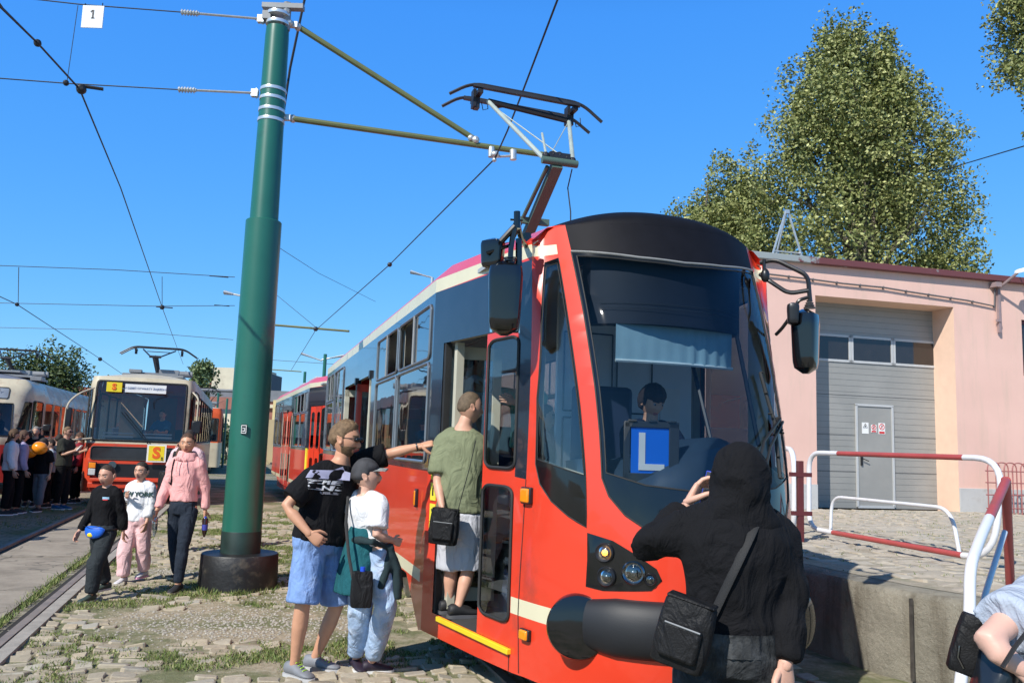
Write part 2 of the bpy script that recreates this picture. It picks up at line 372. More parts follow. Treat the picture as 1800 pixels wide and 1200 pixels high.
# ---- grass blades
gmt, n, b = nodes_mat('grass_blade'); ge = n.nodes.new('ShaderNodeNewGeometry')
n.links.new(ramp(n, ge.outputs['Random Per Island'], [(0, (.07, .11, .022)), (.5, (.14, .20, .045)), (.8, (.24, .26, .08)), (1, (.38, .34, .17))]), b.inputs['Base Color']); b.inputs['Roughness'].default_value = .7
mb = MB(); gv = []; gf = []
def blade(p, h, z0=.0):
    a = rnd.uniform(0, 6.28); w_ = rnd.uniform(.0025, .006)*(1+h*8); dx, dy = math.cos(a), math.sin(a); le = h*rnd.uniform(.2, .9); b_ = rnd.uniform(0, 6.28)
    n0 = len(gv); gv.extend([(p.x-dx*w_, p.y-dy*w_, z0), (p.x+dx*w_, p.y+dy*w_, z0), (p.x+math.cos(b_)*le, p.y+math.sin(b_)*le, z0+h)]); gf.append((n0, n0+1, n0+2))
cnt = 0
while cnt < 85000:
    f = 2.4-17*rnd.random()**1.5; l = rnd.uniform(-4.1, 1.2); p = W(l, f)
    g = grassy(p); gr = gravel_at(p)
    if gr > .1: g -= .9
    if g < rnd.uniform(-.12, .36): cnt += .25; continue
    h = rnd.uniform(.010, .030)*(1+max(g, 0)*.5); cnt += 1
    for k in range(2): blade(p+Vector((rnd.gauss(0, .012), rnd.gauss(0, .012), 0)), h, .01)
for i in range(9000):      # fringe beside the left rail
    f = 2.4-18*rnd.random()**1.4; q = noise.noise(Vector((f*1.3, 0, 5)))
    if q < rnd.uniform(-.5, .3): continue
    p = W(-4.44-abs(rnd.gauss(0, .06)), f); blade(p, rnd.uniform(.02, .07), .01)
for i in range(7000):
    f = -2-16*rnd.random(); l = rnd.uniform(-9.5, -5.8)
    if grassy(W(l, f)) < rnd.uniform(0, .4): continue
    for k in range(2): blade(W(l, f)+Vector((rnd.gauss(0, .02), rnd.gauss(0, .02), 0)), rnd.uniform(.02, .06), .0)
for c in range(26):        # tufts against the pole foot and the platform wall
    a = rnd.uniform(0, 6.28); pc = Vector((-2.95, 9.75, 0))+Vector((math.cos(a), math.sin(a), 0))*.42
    for k in range(30): blade(pc+Vector((rnd.gauss(0, .04), rnd.gauss(0, .04), 0)), rnd.uniform(.03, .08), 0)
me = bpy.data.meshes.new('grass'); me.from_pydata(gv, [], gf)
tag(finish('grass', me, gmt, smooth=0), 'short green and dry grass growing between the setts', 'grass', kind='stuff')
# ---- loading platform ----------------------------------------------------
PZ = .68
pf = [(2.12, -7.9), (2.14, -2), (2.2, -.2), (2.24, .7), (2.43, 1.35), (2.62, 2.6), (2.8, 6), (30, 6), (30, -30), (16, -30), (16, -8.0)]
pcon, n, b = nodes_mat('platform_concrete'); tc = n.nodes.new('ShaderNodeTexCoord').outputs['Object']
g1 = noi(n, tc, 1.6, 9, .7); g2 = noi(n, tc, 24, 8, .75); sep = n.nodes.new('ShaderNodeSeparateXYZ'); n.links.new(tc, sep.inputs[0])
stx = n.nodes.new('ShaderNodeMapping'); stx.inputs['Scale'].default_value = (3, 3, .35); n.links.new(tc, stx.inputs['Vector']); g4 = noi(n, stx.outputs[0], 2, 6, .7)
cc = ramp(n, g1, [(.28, (.14, .13, .10)), (.5, (.27, .25, .20)), (.75, (.40, .37, .30))]); cc = mixc(n, mrange(n, g4, .5, .68, 0, .65), cc, (.12, .10, .07)); cc = mixc(n, mrange(n, g2, .62, .74, 0, .8), cc, (.55, .53, .48)); cc = mixc(n, mrange(n, g2, .25, .36, .8, 0), cc, (.07, .065, .05))
n.links.new(cc, b.inputs['Base Color']); b.inputs['Roughness'].default_value = .95; bump(n, b, g2, .9, .03)
pwn = thing('platform', 'raised concrete loading platform with sett paving beside the tram', 'platform', W(2.2, 0))
mb = MB(); nseg = []
for i in range(6):
    a, c_ = pf[i], pf[i+1]; k = max(1, int(abs(a[1]-c_[1])/.15))
    nseg += [(a[0]+(c_[0]-a[0])*t/k, a[1]+(c_[1]-a[1])*t/k) for t in range(k)]
rg = []
for l, f in nseg:
    j = lambda s, am: am*noise.noise(Vector((f*2.3, s*3.1, 0)))
    rg.append([W(l+j(1, .012)+.02, f, -.02), W(l+j(2, .02), f, .25), W(l+j(3, .02), f, .5), W(l+j(4, .012), f, PZ-.05+j(9, .01)), W(l+.03+j(5, .012), f, PZ-.008+j(6, .008)), W(l+.30, f, PZ-.003)])
mb.loft(rg, cap=False, closed=False); mb.build('retaining_wall', pcon, pwn, world=True, smooth=50)
for f in (-3.2, .98, 3.6):   # vertical joints
    MB().box(W(2.185+max(0, f)*.10, f, .33), (.03, .010, .60), rotz(TA)).build('wall_joint', pm('joint_dark', (.07, .06, .05), .9, var=.4, scale=20), pwn, world=True)
ps, n, b = nodes_mat('platform_sand'); tc = n.nodes.new('ShaderNodeTexCoord').outputs['Object']; g1 = noi(n, tc, 1.4, 8, .7); g2 = noi(n, tc, 20, 8, .75)
cc = ramp(n, g2, [(.3, (.25, .21, .15)), (.7, (.46, .41, .32))]); cc = mixc(n, mrange(n, g1, .52, .66, 0, .5), cc, (.13, .15, .06)); n.links.new(cc, b.inputs['Base Color']); b.inputs['Roughness'].default_value = .95; bump(n, b, g2, .5, .02)
P = [W(l+.28, f, PZ) for l, f in pf[:7]]+[W(l, f, PZ) for l, f in pf[7:]]
MB().add(P, [tuple(range(len(P)))]).build('platform_surface', ps, pwn, world=True, smooth=0)
pstm, n, b = nodes_mat('pale_sett'); tc = n.nodes.new('ShaderNodeTexCoord').outputs['Object']; ge = n.nodes.new('ShaderNodeNewGeometry')
cst = ramp(n, ge.outputs['Random Per Island'], [(0, (.38, .34, .28)), (.4, (.46, .40, .32)), (.7, (.40, .37, .32)), (1, (.52, .46, .37))])
g2 = noi(n, tc, 22, 8, .7); cst = mixc(n, mrange(n, g2, .4, .72, 0, .5), cst, (.28, .24, .18)); n.links.new(cst, b.inputs['Base Color']); b.inputs['Roughness'].default_value = .9; bump(n, b, g2, .4, .012)
o = setts(2.75, 14, -7.8, 3, PZ-.004, .012, 'platform_paving', pstm, skip=False, sx=.26, sf=.2); del o['kind']; o.parent = pwn; o.data.transform(Matrix.Translation(-pwn.location))
gv = []; gf = []
for i in range(5000):
    f = rnd.uniform(-7.5, 3); l = rnd.uniform(2.5, 11)
    if noise.fractal(Vector((f*1.1, l*1.1, 0)), .7, 2.1, 4) < rnd.uniform(.1, .5): continue
    for k in range(2): blade(W(l, f)+Vector((rnd.gauss(0, .02), rnd.gauss(0, .02), 0)), rnd.uniform(.012, .035), PZ+.005)
me = bpy.data.meshes.new('weeds'); me.from_pydata(gv, [], gf); tag(finish('platform_weeds', me, gmt, smooth=0), 'sparse dry weeds between the pale platform setts', 'weeds', kind='stuff')

# ---- pink depot building --------------------------------------------------
BA = rad(14.0); BX = Vector((math.cos(BA), math.sin(BA), 0)); BN = Vector((math.sin(BA), -math.cos(BA), 0)); B0 = gnd(1437, 895, PZ); B0.z = 0
def bpx(u, v, off=0):
    d = ray(u, v); p0 = B0+BN*off; t = (p0-Vector((0, 0, CH))).dot(BN)/d.dot(BN); q = Vector((0, 0, CH))+d*t-B0; return q.dot(BX), q.z
def BP_(s, z, o=0): return Vector((s, -o, z))     # building frame: x along the wall, -y out of the wall
bld = thing('depot_building', 'pink rendered depot building with a recessed grey sectional door', 'building', B0, BA)
pk, n, b = nodes_mat('pink_render'); tc = n.nodes.new('ShaderNodeTexCoord').outputs['Object']; g1 = noi(n, tc, .7, 8, .6); g2 = noi(n, tc, 90, 4, .7)
stx = n.nodes.new('ShaderNodeMapping'); stx.inputs['Scale'].default_value = (2, 2, .25); n.links.new(tc, stx.inputs['Vector']); g4 = noi(n, stx.outputs[0], 1.5, 6, .7)
cc = ramp(n, g1, [(.3, (.72, .46, .38)), (.7, (.80, .52, .43))]); cc = mixc(n, mrange(n, g4, .50, .72, 0, .55), cc, (.58, .43, .33)); n.links.new(cc, b.inputs['Base Color']); b.inputs['Roughness'].default_value = .9; bump(n, b, g2, .3, .004)
PEACH = pm('peach_reveal', (.80, .56, .42), .9, var=.04)
HB = 5.54; DL_, DR_ = 0.0, 3.27; DT = bpx(1435, 519)[1]; RD = .62; PB = PZ
mb = MB(); X0, X1 = -5.6, 11.5; BY = 9
def wallpiece(x0, x1, z0, z1): mb.add([BP_(x0, z0), BP_(x1, z0), BP_(x1, z1), BP_(x0, z1)], [(0, 1, 2, 3)])
wx0, wx1, wz0, wz1 = 4.98, 6.4, bpx(1797, 660)[1], bpx(1797, 562)[1]
wallpiece(X0, DL_, 0, HB); wallpiece(DL_, DR_, DT, HB); wallpiece(DR_, wx0, 0, HB); wallpiece(wx0, wx1, 0, wz0); wallpiece(wx0, wx1, wz1, HB); wallpiece(wx1, X1, 0, HB)
mb.add([BP_(X0, 0), BP_(X0, HB), BP_(X0, HB, -BY), BP_(X0, 0, -BY)], [(0, 1, 2, 3)]); mb.add([BP_(X1, 0), BP_(X1, HB), BP_(X1, HB, -BY), BP_(X1, 0, -BY)], [(0, 1, 2, 3)]); mb.add([BP_(X0, 0, -BY), BP_(X1, 0, -BY), BP_(X1, HB, -BY), BP_(X0, HB, -BY)], [(0, 1, 2, 3)])
mb.build('wall', pk, bld, smooth=0)
mb = MB(); mb.add([BP_(DL_, 0), BP_(DL_, DT), BP_(DL_, DT, -RD), BP_(DL_, 0, -RD)], [(0, 1, 2, 3)]); mb.add([BP_(DR_, 0), BP_(DR_, DT), BP_(DR_, DT, -RD), BP_(DR_, 0, -RD)], [(0, 1, 2, 3)]); mb.add([BP_(DL_, DT), BP_(DR_, DT), BP_(DR_, DT, -RD), BP_(DL_, DT, -RD)], [(0, 1, 2, 3)])
mb.build('door_reveal', PEACH, bld, smooth=0)
mb = MB()
dz = .48
mb.box(BP_((DR_+X1)/2+.0, PB+dz/2, .012), (X1-DR_, .024, dz)); mb.box(BP_((X0+DL_)/2, PB+dz/2, .012), (DL_-X0, .024, dz)); mb.build('plinth', pm('grey_plinth', (.50, .50, .49), .9, var=.1, scale=3, dirt=(.3, .28, .25), dirt_amt=.3), bld, bevel=.004)
gdoor, n, b = nodes_mat('grey_door_panel'); tc = n.nodes.new('ShaderNodeTexCoord').outputs['Object']; sep = n.nodes.new('ShaderNodeSeparateXYZ'); n.links.new(tc, sep.inputs[0])
wvn = n.nodes.new('ShaderNodeTexWave'); wvn.bands_direction = 'Z'; wvn.wave_profile = 'SAW'; wvn.inputs['Scale'].default_value = 1.0/.12/6.283*3.14159*1; n.links.new(tc, wvn.inputs['Vector'])
g1 = noi(n, tc, 1.2, 6, .6); cc = ramp(n, g1, [(.3, (.265, .265, .25)), (.7, (.33, .325, .305))]); n.links.new(cc, b.inputs['Base Color']); b.inputs['Roughness'].default_value = .5; bump(n, b, wvn.outputs['Fac'], .08, .01)
mb = MB(); mb.box(BP_((DL_+DR_)/2, (PB+DT)/2, -RD-.02), (DR_-DL_, .04, DT-PB)); gd = mb.build('garage_door', gdoor, bld)
mb = MB()
def dpx(u, v): s, z = bpx(u, v, -RD); return s, z
for (u, v) in ((1500, 588+5), (1500, 693+2), (1500, 765), (1500, 829)):
    z = dpx(u, v)[1]; mb.box(BP_((DL_+DR_)/2, z, -RD+.001), (DR_-DL_, .004, .012))
zz = PB+.12
while zz < DT: mb.box(BP_((DL_+DR_)/2, zz, -RD+.0005), (DR_-DL_, .003, .004)); zz += .125
mb.build('panel_joint', pm('joint_grey', (.10, .10, .10), .6), gd)
zt, zb = dpx(1447, 588)[1], dpx(1447, 632)[1]; LG = pm('pale_grey_frame', (.48, .49, .49), .45, var=.05)
ws = [dpx(1437, 610)[0], dpx(1495, 610)[0], dpx(1569, 610)[0], dpx(1645, 610)[0]]
for i in range(3):
    a, c_ = (.06 if i == 0 else ws[i])+.03, ws[i+1]-.03; wf = MB()
    for (x, z, sx, sz) in ((a, (zt+zb)/2, .05, zt-zb+.05), (c_, (zt+zb)/2, .05, zt-zb+.05), ((a+c_)/2, zt, c_-a+.05, .05), ((a+c_)/2, zb, c_-a+.05, .05)): wf.box(BP_(x, z, -RD+.012), (sx, .02, sz))
    wf = wf.build('door_window', LG, gd); MB().box(BP_((a+c_)/2, (zt+zb)/2, -RD+.004), (c_-a, .006, zt-zb)).build('pane', pm('dark_pane', (.025, .02, .018), .08, coat=.5), wf)
x0, z1 = dpx(1504, 711); x1, _ = dpx(1567, 713); z0 = PB+.03
mdm = MB(); mdm.box(BP_((x0+x1)/2, (z0+z1)/2, -RD+.008), (x1-x0, .012, z1-z0)); md = mdm.build('wicket_door', gdoor, gd)
mb = MB()
for (x, z, sx, sz) in ((x0, (z0+z1)/2, .045, z1-z0), (x1, (z0+z1)/2, .045, z1-z0), ((x0+x1)/2, z1, x1-x0+.045, .045), ((x0+x1)/2, z0, x1-x0, .05)): mb.box(BP_(x, z, -RD+.02), (sx, .03, sz))
mb.build('frame', LG, md); mb = MB(); mb.box(BP_(x0+.1, z0+.95, -RD+.03), (.035, .03, .22)); mb.tube([BP_(x0+.1, z0+.98, -RD+.07), BP_(x0+.24, z0+.93, -RD+.07)], .01, 6); mb.build('handle', BLK, md)
SRED = pm('sign_red', (.62, .04, .04), .5)
for k, (u0, v0, u1, v1) in enumerate(((1514, 742, 1526, 762), (1530, 746, 1540, 760), (1543, 743, 1555, 763))):
    a, t_ = dpx(u0, v0); c_, b2 = dpx(u1, v1); cx, cz = (a+c_)/2, (t_+b2)/2; o = MB().box(BP_(cx, cz, -RD+.018), (c_-a, .004, t_-b2)).build('warning_sign', WHITE, md)
    mb = MB(); r_ = (c_-a)*.36; cc_ = BP_(cx, cz+(t_-b2)*.16, -RD+.0215)
    if k == 0: mb.tube([cc_+Vector((r_*math.sin(a_), 0, r_*math.cos(a_))) for a_ in (0, 2.094, 4.189, 6.283)], .006, 4); mb.sphere(cc_, (.012, .003, .02)); mb.build('pictogram', BLK, o)
    else:
        mb.tube([cc_+Vector((r_*math.sin(a_), 0, r_*math.cos(a_))) for a_ in np.linspace(0, 6.283, 17)], .008, 4); mb.tube([cc_+Vector((-r_*.7, 0, -r_*.7)), cc_+Vector((r_*.7, 0, r_*.7))], .006, 4); mb.box(BP_(cx, b2+(t_-b2)*.14, -RD+.0205), ((c_-a)*.8, .003, (t_-b2)*.2)); mb.build('pictogram', SRED, o)
        mb = MB(); mb.box(cc_, (.02, .003, .05)); mb.build('pictogram', BLK, o)
# roof and flashing
fl_, n, b = nodes_mat('maroon_flashing'); tc = n.nodes.new('ShaderNodeTexCoord').outputs['Object']; g1 = noi(n, tc, 1.3, 8, .75); sep = n.nodes.new('ShaderNodeSeparateXYZ'); n.links.new(tc, sep.inputs[0])
lf_ = mrange(n, sep.outputs[0], -1.2, 1.6, .62, .35)
ad = n.nodes.new('ShaderNodeMath'); n.links.new(g1, ad.inputs[0]); n.links.new(lf_, ad.inputs[1]); cc = mixc(n, mrange(n, ad.outputs[0], .98, 1.02), (.15, .045, .045), (.30, .33, .33)); n.links.new(cc, b.inputs['Base Color']); b.inputs['Roughness'].default_value = .55
mb = MB(); mb.box(BP_((X0+X1)/2, HB+.03, .05), (X1-X0+.2, .16, .13)); mb.box(BP_((X0+X1)/2, HB+.05, -BY/2), (X1-X0, BY, .1)); mb.build('roof', fl_, bld, bevel=.01)
o = MB()
cp = [bpx(u, v, .05) for u, v in ((1300, 476), (1345, 481), (1420, 490), (1480, 498), (1540, 504), (1552, 505), (1600, 513), (1700, 528), (1748, 538))]
o.tube([BP_(s, z, .05) for s, z in cp]+[BP_(cp[-1][0]+.03, cp[-1][1]+.5, .05)], .018, 8)
for i in range(12): s = cp[0][0]+(cp[-1][0]-cp[0][0])*i/11; z = np.interp(s, [c[0] for c in cp], [c[1] for c in cp]); o.box(BP_(s, z, .035), (.02, .05, .05))
o.build('conduit', pm('conduit_grey', (.13, .12, .12), .5), bld)
# floodlight on a bracket
fx, fz = bpx(1760, 505, .15); mb = MB(); mb.box(BP_(fx, fz-.4, .06), (.05, .06, 1.1)); mb.box(BP_(fx-.1, fz+.05, .1), (.14, .2, .1)); mb.tube([BP_(fx, fz, .1), BP_(fx+.08, fz+.25, .5)], .03, 8); mb.box(BP_(fx-.03, fz-.7, .08), (.1, .05, .06)); br_ = mb.build('lamp_bracket', pm('mauve_grey_bracket', (.30, .22, .22), .6), bld)
mb = MB(); rg = [[BP_(fx+.05+d, fz+.26+d*.28+c, .5+a) for a, c in ((-w_, -.03), (w_, -.03), (w_*.7, h_), (-w_*.7, h_))] for d, w_, h_ in ((0, .06, .04), (.12, .12, .06), (.75, .13, .06), (.85, .06, .03))]; mb.loft(rg); mb.build('lamp_head', WHITE, br_, bevel=.01)
# far right window
mb = MB(); rw = pm('dark_red_window_frame', (.16, .03, .035), .5)
for (x, z, sx, sz) in ((wx0+.04, (wz0+wz1)/2, .08, wz1-wz0), (wx1-.04, (wz0+wz1)/2, .08, wz1-wz0), ((wx0+wx1)/2, wz1-.04, wx1-wx0, .08), ((wx0+wx1)/2, wz0+.04, wx1-wx0, .08)): mb.box(BP_(x, z, -.1), (sx, .06, sz))
o = mb.build('window', rw, bld); MB().box(BP_((wx0+wx1)/2, (wz0+wz1)/2, -.12), (wx1-wx0-.1, .02, wz1-wz0-.1)).build('pane', pm('dark_pane', (.02, .02, .02), .1), o)
# triangular frame on the roof
tf = thing('roof_frame', 'bare steel triangular frame standing on the depot roof edge', 'frame', wm(bld) @ BP_(bpx(1384, 455, -.3)[0], HB+.1, -.3), BA)
mb = MB(); hgt = bpx(1380, 372, -.3)[1]-HB-.1; wd = .36
mb.tube([(-wd, 0, 0), (-.03, 0, hgt)], .022, 5); mb.tube([(wd, 0, 0), (.03, 0, hgt)], .022, 5); mb.tube([(-wd*.85, 0, hgt*.15), (wd*.85, 0, hgt*.15)], .02, 5); mb.tube([(0, .5, 0), (0, .02, hgt)], .02, 5); mb.box((0, 0, hgt), (.09, .06, .08)); mb.build('strut', GALV, tf)
for x in (-wd, wd): MB().box((x, 0, -.02), (.1, .12, .04)).build('foot', GALV, tf)
# ---- barriers on the platform ---------------------------------------------
BW = pm('barrier_white', (.72, .73, .76), .35, var=.05, coat=.2, dirt=(.4, .38, .35), dirt_amt=.1); BR = pm('barrier_red', (.42, .075, .07), .45, var=.1, dirt=(.25, .08, .07), dirt_amt=.3)
DRD = pm('dark_red_post', (.10, .018, .02), .5)
def split_tube(path, r_, rng, parent, n=10):
    """tube whose middle stretches (rng of arclength fractions) are red and the rest white"""
    P = path; d = [0]
    for i in range(1, len(P)): d.append(d[-1]+(P[i]-P[i-1]).length)
    T = d[-1]; cuts = sorted(set([0, 1]+[a for ab in rng for a in ab])); 
    def at(t):
        x = t*T
        for i in range(1, len(P)):
            if d[i] >= x-1e-9: return P[i-1].lerp(P[i], (x-d[i-1])/max(d[i]-d[i-1], 1e-9))
        return P[-1]
    for a, c_ in zip(cuts[:-1], cuts[1:]):
        mid = (a+c_)/2; red = any(x0 <= mid <= x1 for x0, x1 in rng)
        pts = [at(a)]+[P[i] for i in range(len(P)) if a*T+1e-4 < d[i] < c_*T-1e-4]+[at(c_)]
        MB().tube(pts, r_, n).build('red_tube' if red else 'white_tube', BR if red else BW, parent, world=True, smooth=50)
b1 = thing('barrier', 'red and white tubular barrier loop standing on the platform in front of the garage door', 'barrier', dep(1425, 940, 10.8), 0)
Lf, Rt = (10.8, 8.2)
A_tl, A_tr, A_br, A_bl = dep(1422, 795, Lf), dep(1765, 806, 8.0), dep(1745, 985, 8.0), dep(1422, 928, Lf)
pts = arc_pts([(A_tl+A_bl)/2, A_tl, A_tr, A_br, A_bl, (A_tl+A_bl)/2], .33, 7)
split_tube(pts, .03, [(.13, .39), (.60, .88)], b1)
ip = thing('low_rail', 'low white hoop rail behind the large red and white barrier', 'rail', gnd(1460, 935, PZ))
split_tube(arc_pts([gnd(1460, 935, PZ), dep(1462, 872, gnd(1460, 935, PZ).y), dep(1672, 893, gnd(1687, 975, PZ).y+.1), gnd(1687, 975, PZ)], .3, 7), .022, [], ip)
po = thing('barrier_post', 'dark red steel post with two clamps between two barriers', 'post', gnd(1407, 952, PZ))
pd = gnd(1407, 952, PZ); mb = MB(); mb.box((0, 0, .45), (.07, .07, .98)); mb.build('post', DRD, po, bevel=.004)
mb = MB(); mb.box((.0, -.02, .78), (.26, .04, .05)); mb.box((.0, -.02, .33), (.26, .04, .05)); mb.build_sep('clamp', DRD, po)
b0_ = thing('barrier', 'white tubular barrier end just visible at the right edge of the big tram', 'barrier', dep(1390, 940, 11.0))
pp = arc_pts([dep(1360, 850, 12.2), dep(1360, 785, 12.2), dep(1396, 790, 11), dep(1396, 935, 11), dep(1360, 930, 12.2), dep(1360, 850, 12.2)], .3, 6); split_tube(pp, .035, [], b0_)
b2 = thing('stair_rail', 'red and white tubular handrail bending down over the platform edge', 'rail', gnd(1772, 1030, PZ))
T_ = dep(1768, 846, 6.4)
split_tube(arc_pts([T_, dep(1722, 948, 5.4), dep(1704, 1000, 5.1), dep(1705, 1085, 4.95), dep(1688, 1200, 4.75), dep(1684, 1260, 4.7)], .25, 6), .033, [(0, .34)], b2)
split_tube([dep(1768, 842, 6.4), gnd(1776, 1032, PZ)], .034, [(0, 1)], b2)
split_tube(arc_pts([dep(1766, 935, 6.2), dep(1745, 1000, 5.8), dep(1727, 1060, 5.5), dep(1724, 1125, 5.4)], .2, 5), .02, [], b2)
# bicycle rack of hoops by the wall
rk = thing('hoop_rack', 'dull red steel rack of hoops leaning near the pink wall', 'rack', gnd(1725, 902, PZ)+Vector((0, -.3, 0)))
o_ = gnd(1725, 902, PZ)+Vector((0, -.2, 0)); mb = MB(); RK = pm('dull_red_steel', (.36, .13, .12), .6, var=.15)
for k in range(9):
    x = o_+BX*(.05+.2*k); mb.tube(arc_pts([x, x+Vector((0, 0, 1.02)), x+BX*.30+Vector((0, 0, 1.02)), x+BX*.30], .15, 6), .013, 6)
for z in (.12, .38, .62, .85): mb.tube([o_+Vector((0, 0, z)), o_+BX*2.1+Vector((0, 0, z))], .013, 6)
mb.build('hoop_frame', RK, rk, world=True)
# ======================= MAIN TRAM ========================================
PR = [(0, 2.12), (.25, 2.09), (.48, 1.98), (.67, 1.78), (.80, 1.51), (.91, 1.12), (1.2, -.3)]
US = [0, .16, .32, .47, .6, .75, 1.0]
def sm(x): x = min(max(x, 0), 1); return x*x*(3-2*x)
def nose(u, z, off=0.0):
    def base(a):
        s = 1 if a >= 0 else -1; a = abs(a)
        if a >= .75:
            t = (a-.75)/.25; l, f = .91+.29*t, 1.12-1.42*t
        else:
            i = 0
            while a > US[i+1]: i += 1
            t = (a-US[i])/(US[i+1]-US[i]); g = lambda k: PR[k] if k >= 0 else (-PR[-k][0], PR[-k][1])
            q = (g(i-1), PR[i], PR[i+1], PR[i+2] if i < 4 else (1.0, .7))
            l, f = [.5*(2*q[1][c]+(q[2][c]-q[0][c])*t+(2*q[0][c]-5*q[1][c]+4*q[2][c]-q[3][c])*t*t+(3*q[1][c]-q[0][c]-3*q[2][c]+q[3][c])*t**3) for c in (0, 1)]
        wgt = sm((f-1.1)/.7); tt = min(max((z-1)/1.85, 0), 1.15)
        rk = .5*tt**1.6
        # gentle bulge at bumper height, tuck below
        return Vector((s*l*(1+.13*wgt*tt), f-rk*wgt-(.06*wgt*max(0, .5-z)/.3), z))
    p = base(u)
    if off:
        a = base(max(u-.01, -1.0)); b = base(min(u+.01, 1.0)); d = (b-a).normalized(); nn = Vector((d.y, -d.x, 0))
        # outward is away from (0,0)
        if nn.dot(Vector((p.x, p.y, 0))) < 0: nn = -nn
        p = p+nn*off
    return Vector((p.x, -p.y, p.z))      # local frame: x across, -y towards the camera, z up
def sidel(f, z, off=0.0): return Vector((-1.2-off, -f, z))
def sider(f, z, off=0.0): return Vector((1.2+off, -f, z))
def in_poly(x, y, P):
    c = False; j = len(P)-1
    for i in range(len(P)):
        if (P[i][1] > y) != (P[j][1] > y) and x < (P[j][0]-P[i][0])*(y-P[i][1])/(P[j][1]-P[i][1])+P[i][0]: c = not c
        j = i
    return c
def rr(x0, y0, x1, y1, r=.05, ar=1.0, n=4):
    """rounded rectangle; ar = x radius over y radius"""
    out = []
    for cx, cy, a0 in ((x1-r*ar, y0+r, -90), (x1-r*ar, y1-r, 0), (x0+r*ar, y1-r, 90), (x0+r*ar, y0+r, 180)):
        for k in range(n+1):
            a = rad(a0+90*k/n); out.append((cx+r*ar*math.cos(a), cy+r*math.sin(a)))
    return out
def skin(outer, regions, mp, gx, gy, offs={}):
    """split a flat (u,z) sheet into named regions and bend each onto the body; returns {name: MB}"""
    xs = [p[0] for p in outer]; ys = [p[1] for p in outer]
    vs = []; es = []
    def addp(P):
        n = len(vs); vs.extend([Vector(p) for p in P]); es.extend([(n+i, n+(i+1) % len(P)) for i in range(len(P))])
    def dens(P):
        out = []
        for i in range(len(P)):
            a = P[i]; b = P[(i+1) % len(P)]; k = max(1, int(max(abs(a[0]-b[0])/gx, abs(a[1]-b[1])/gy)))
            out += [(a[0]+(b[0]-a[0])*t/k, a[1]+(b[1]-a[1])*t/k) for t in range(k)]
        return out
    addp(dens(outer))
    for nm, P in regions: addp(dens(P))
    x = min(xs)+gx*.37
    while x < max(xs):
        y = min(ys)+gy*.41
        while y < max(ys):
            if in_poly(x, y, outer): vs.append(Vector((x, y)))
            y += gy
        x += gx
    V, E_, F_, _, _, _ = delaunay_2d_cdt(vs, es, [], 0, 1e-5)
    res = {}
    for f in F_:
        cx = sum(V[i][0] for i in f)/3; cy = sum(V[i][1] for i in f)/3
        if not in_poly(cx, cy, outer): continue
        nm = 'shell'
        for n_, P in regions:
            if in_poly(cx, cy, P): nm = n_
        res.setdefault(nm, []).append(f)
    out = {}
    for nm, fs in res.items():
        mb = MB(); mp_ = {}; ff = []; o = offs.get(nm, 0)
        pts = []
        for f in fs:
            g = []
            for i in f:
                if i not in mp_: mp_[i] = len(pts); pts.append(mp(V[i][0], V[i][1], o))
                g.append(mp_[i])
            ff.append(g)
        mb.add(pts, ff); out[nm] = mb
    return out
def strip(P, mp, wdt, thick=.006, closed=True):
    """raised trim line following polygon P on a surface"""
    pts = []
    for i in range(len(P) if closed else len(P)-1):
        a = P[i]; b = P[(i+1) % len(P)]
        d = (Vector(mp(*a))-Vector(mp(*b))).length; k = max(1, int(d/.06))
        pts += [mp(a[0]+(b[0]-a[0])*t/k, a[1]+(b[1]-a[1])*t/k, thick*.3) for t in range(k)]
    if closed: pts.append(pts[0])
    else: pts.append(mp(*P[-1], thick*.3))
    return MB().tube(pts, wdt, 5, cap=not closed)
tram = thing('tram', 'big red and cream tram with curved windscreen and open front door', 'tram', O1, TA, 'trams in the depot yard')
def fu(f): return -(.75+.25*(1.12-f)/1.42)
def mir(P): return [(-a, b) for a, b in P][::-1]
WSL = [(-.402, 2.925), (-.398, 2.51), (-.398, 2.03), (-.402, 1.76), (-.410, 1.50), (-.393, 1.40), (-.346, 1.30), (-.29, 1.24), (-.20, 1.205), (-.08, 1.19)]
WS = WSL+mir(WSL)+[(.17, 2.875), (0, 2.86), (-.17, 2.875)]
GLL = [(-.386, 2.89), (-.384, 2.51), (-.384, 2.03), (-.388, 1.76), (-.395, 1.53), (-.27, 1.47), (-.10, 1.445)]
GL = GLL+mir(GLL)+[(.17, 2.85), (0, 2.835), (-.17, 2.85)]
QW = [(-.512, 2.86), (-.452, 2.885), (-.456, 2.32), (-.458, 1.9), (-.465, 1.53), (-.477, 1.215), (-.54, 1.27), (-.60, 1.345), (-.648, 1.44), (-.667, 1.56), (-.655, 1.97), (-.588, 2.48)]
QG = [(-.508, 2.83), (-.460, 2.85), (-.463, 2.32), (-.465, 1.9), (-.471, 1.51), (-.659, 1.59), (-.648, 1.97), (-.582, 2.46)]
HL = [(-.475, 1.185), (-.483, .885), (-.426, .875), (-.268, .90), (-.232, .958), (-.25, 1.017), (-.318, 1.087), (-.391, 1.154)]
DOORO = [(-.965, .405), (fu(.62), .405), (fu(.62), 2.45), (-.965, 2.45)]
DOORL = [(fu(.62), .405), (-.757, .405), (-.757, 2.45), (fu(.62), 2.45)]
HDR = [(-.992, 2.45), (-.757, 2.45), (-.757, 2.88), (-.992, 2.88)]
BP = [(-.757, 1.47), (-.712, 1.46), (-.68, 2.88), (-.757, 2.88)]
JAMB = [(-1.0, 1.47), (-.965, 1.47), (-.965, 2.45), (-.992, 2.45), (-.992, 2.88), (-1.0, 2.88)]
CB = [(-1.0, 2.88), (-.452, 2.915), (-.45, 2.985), (-1.0, 2.985)]
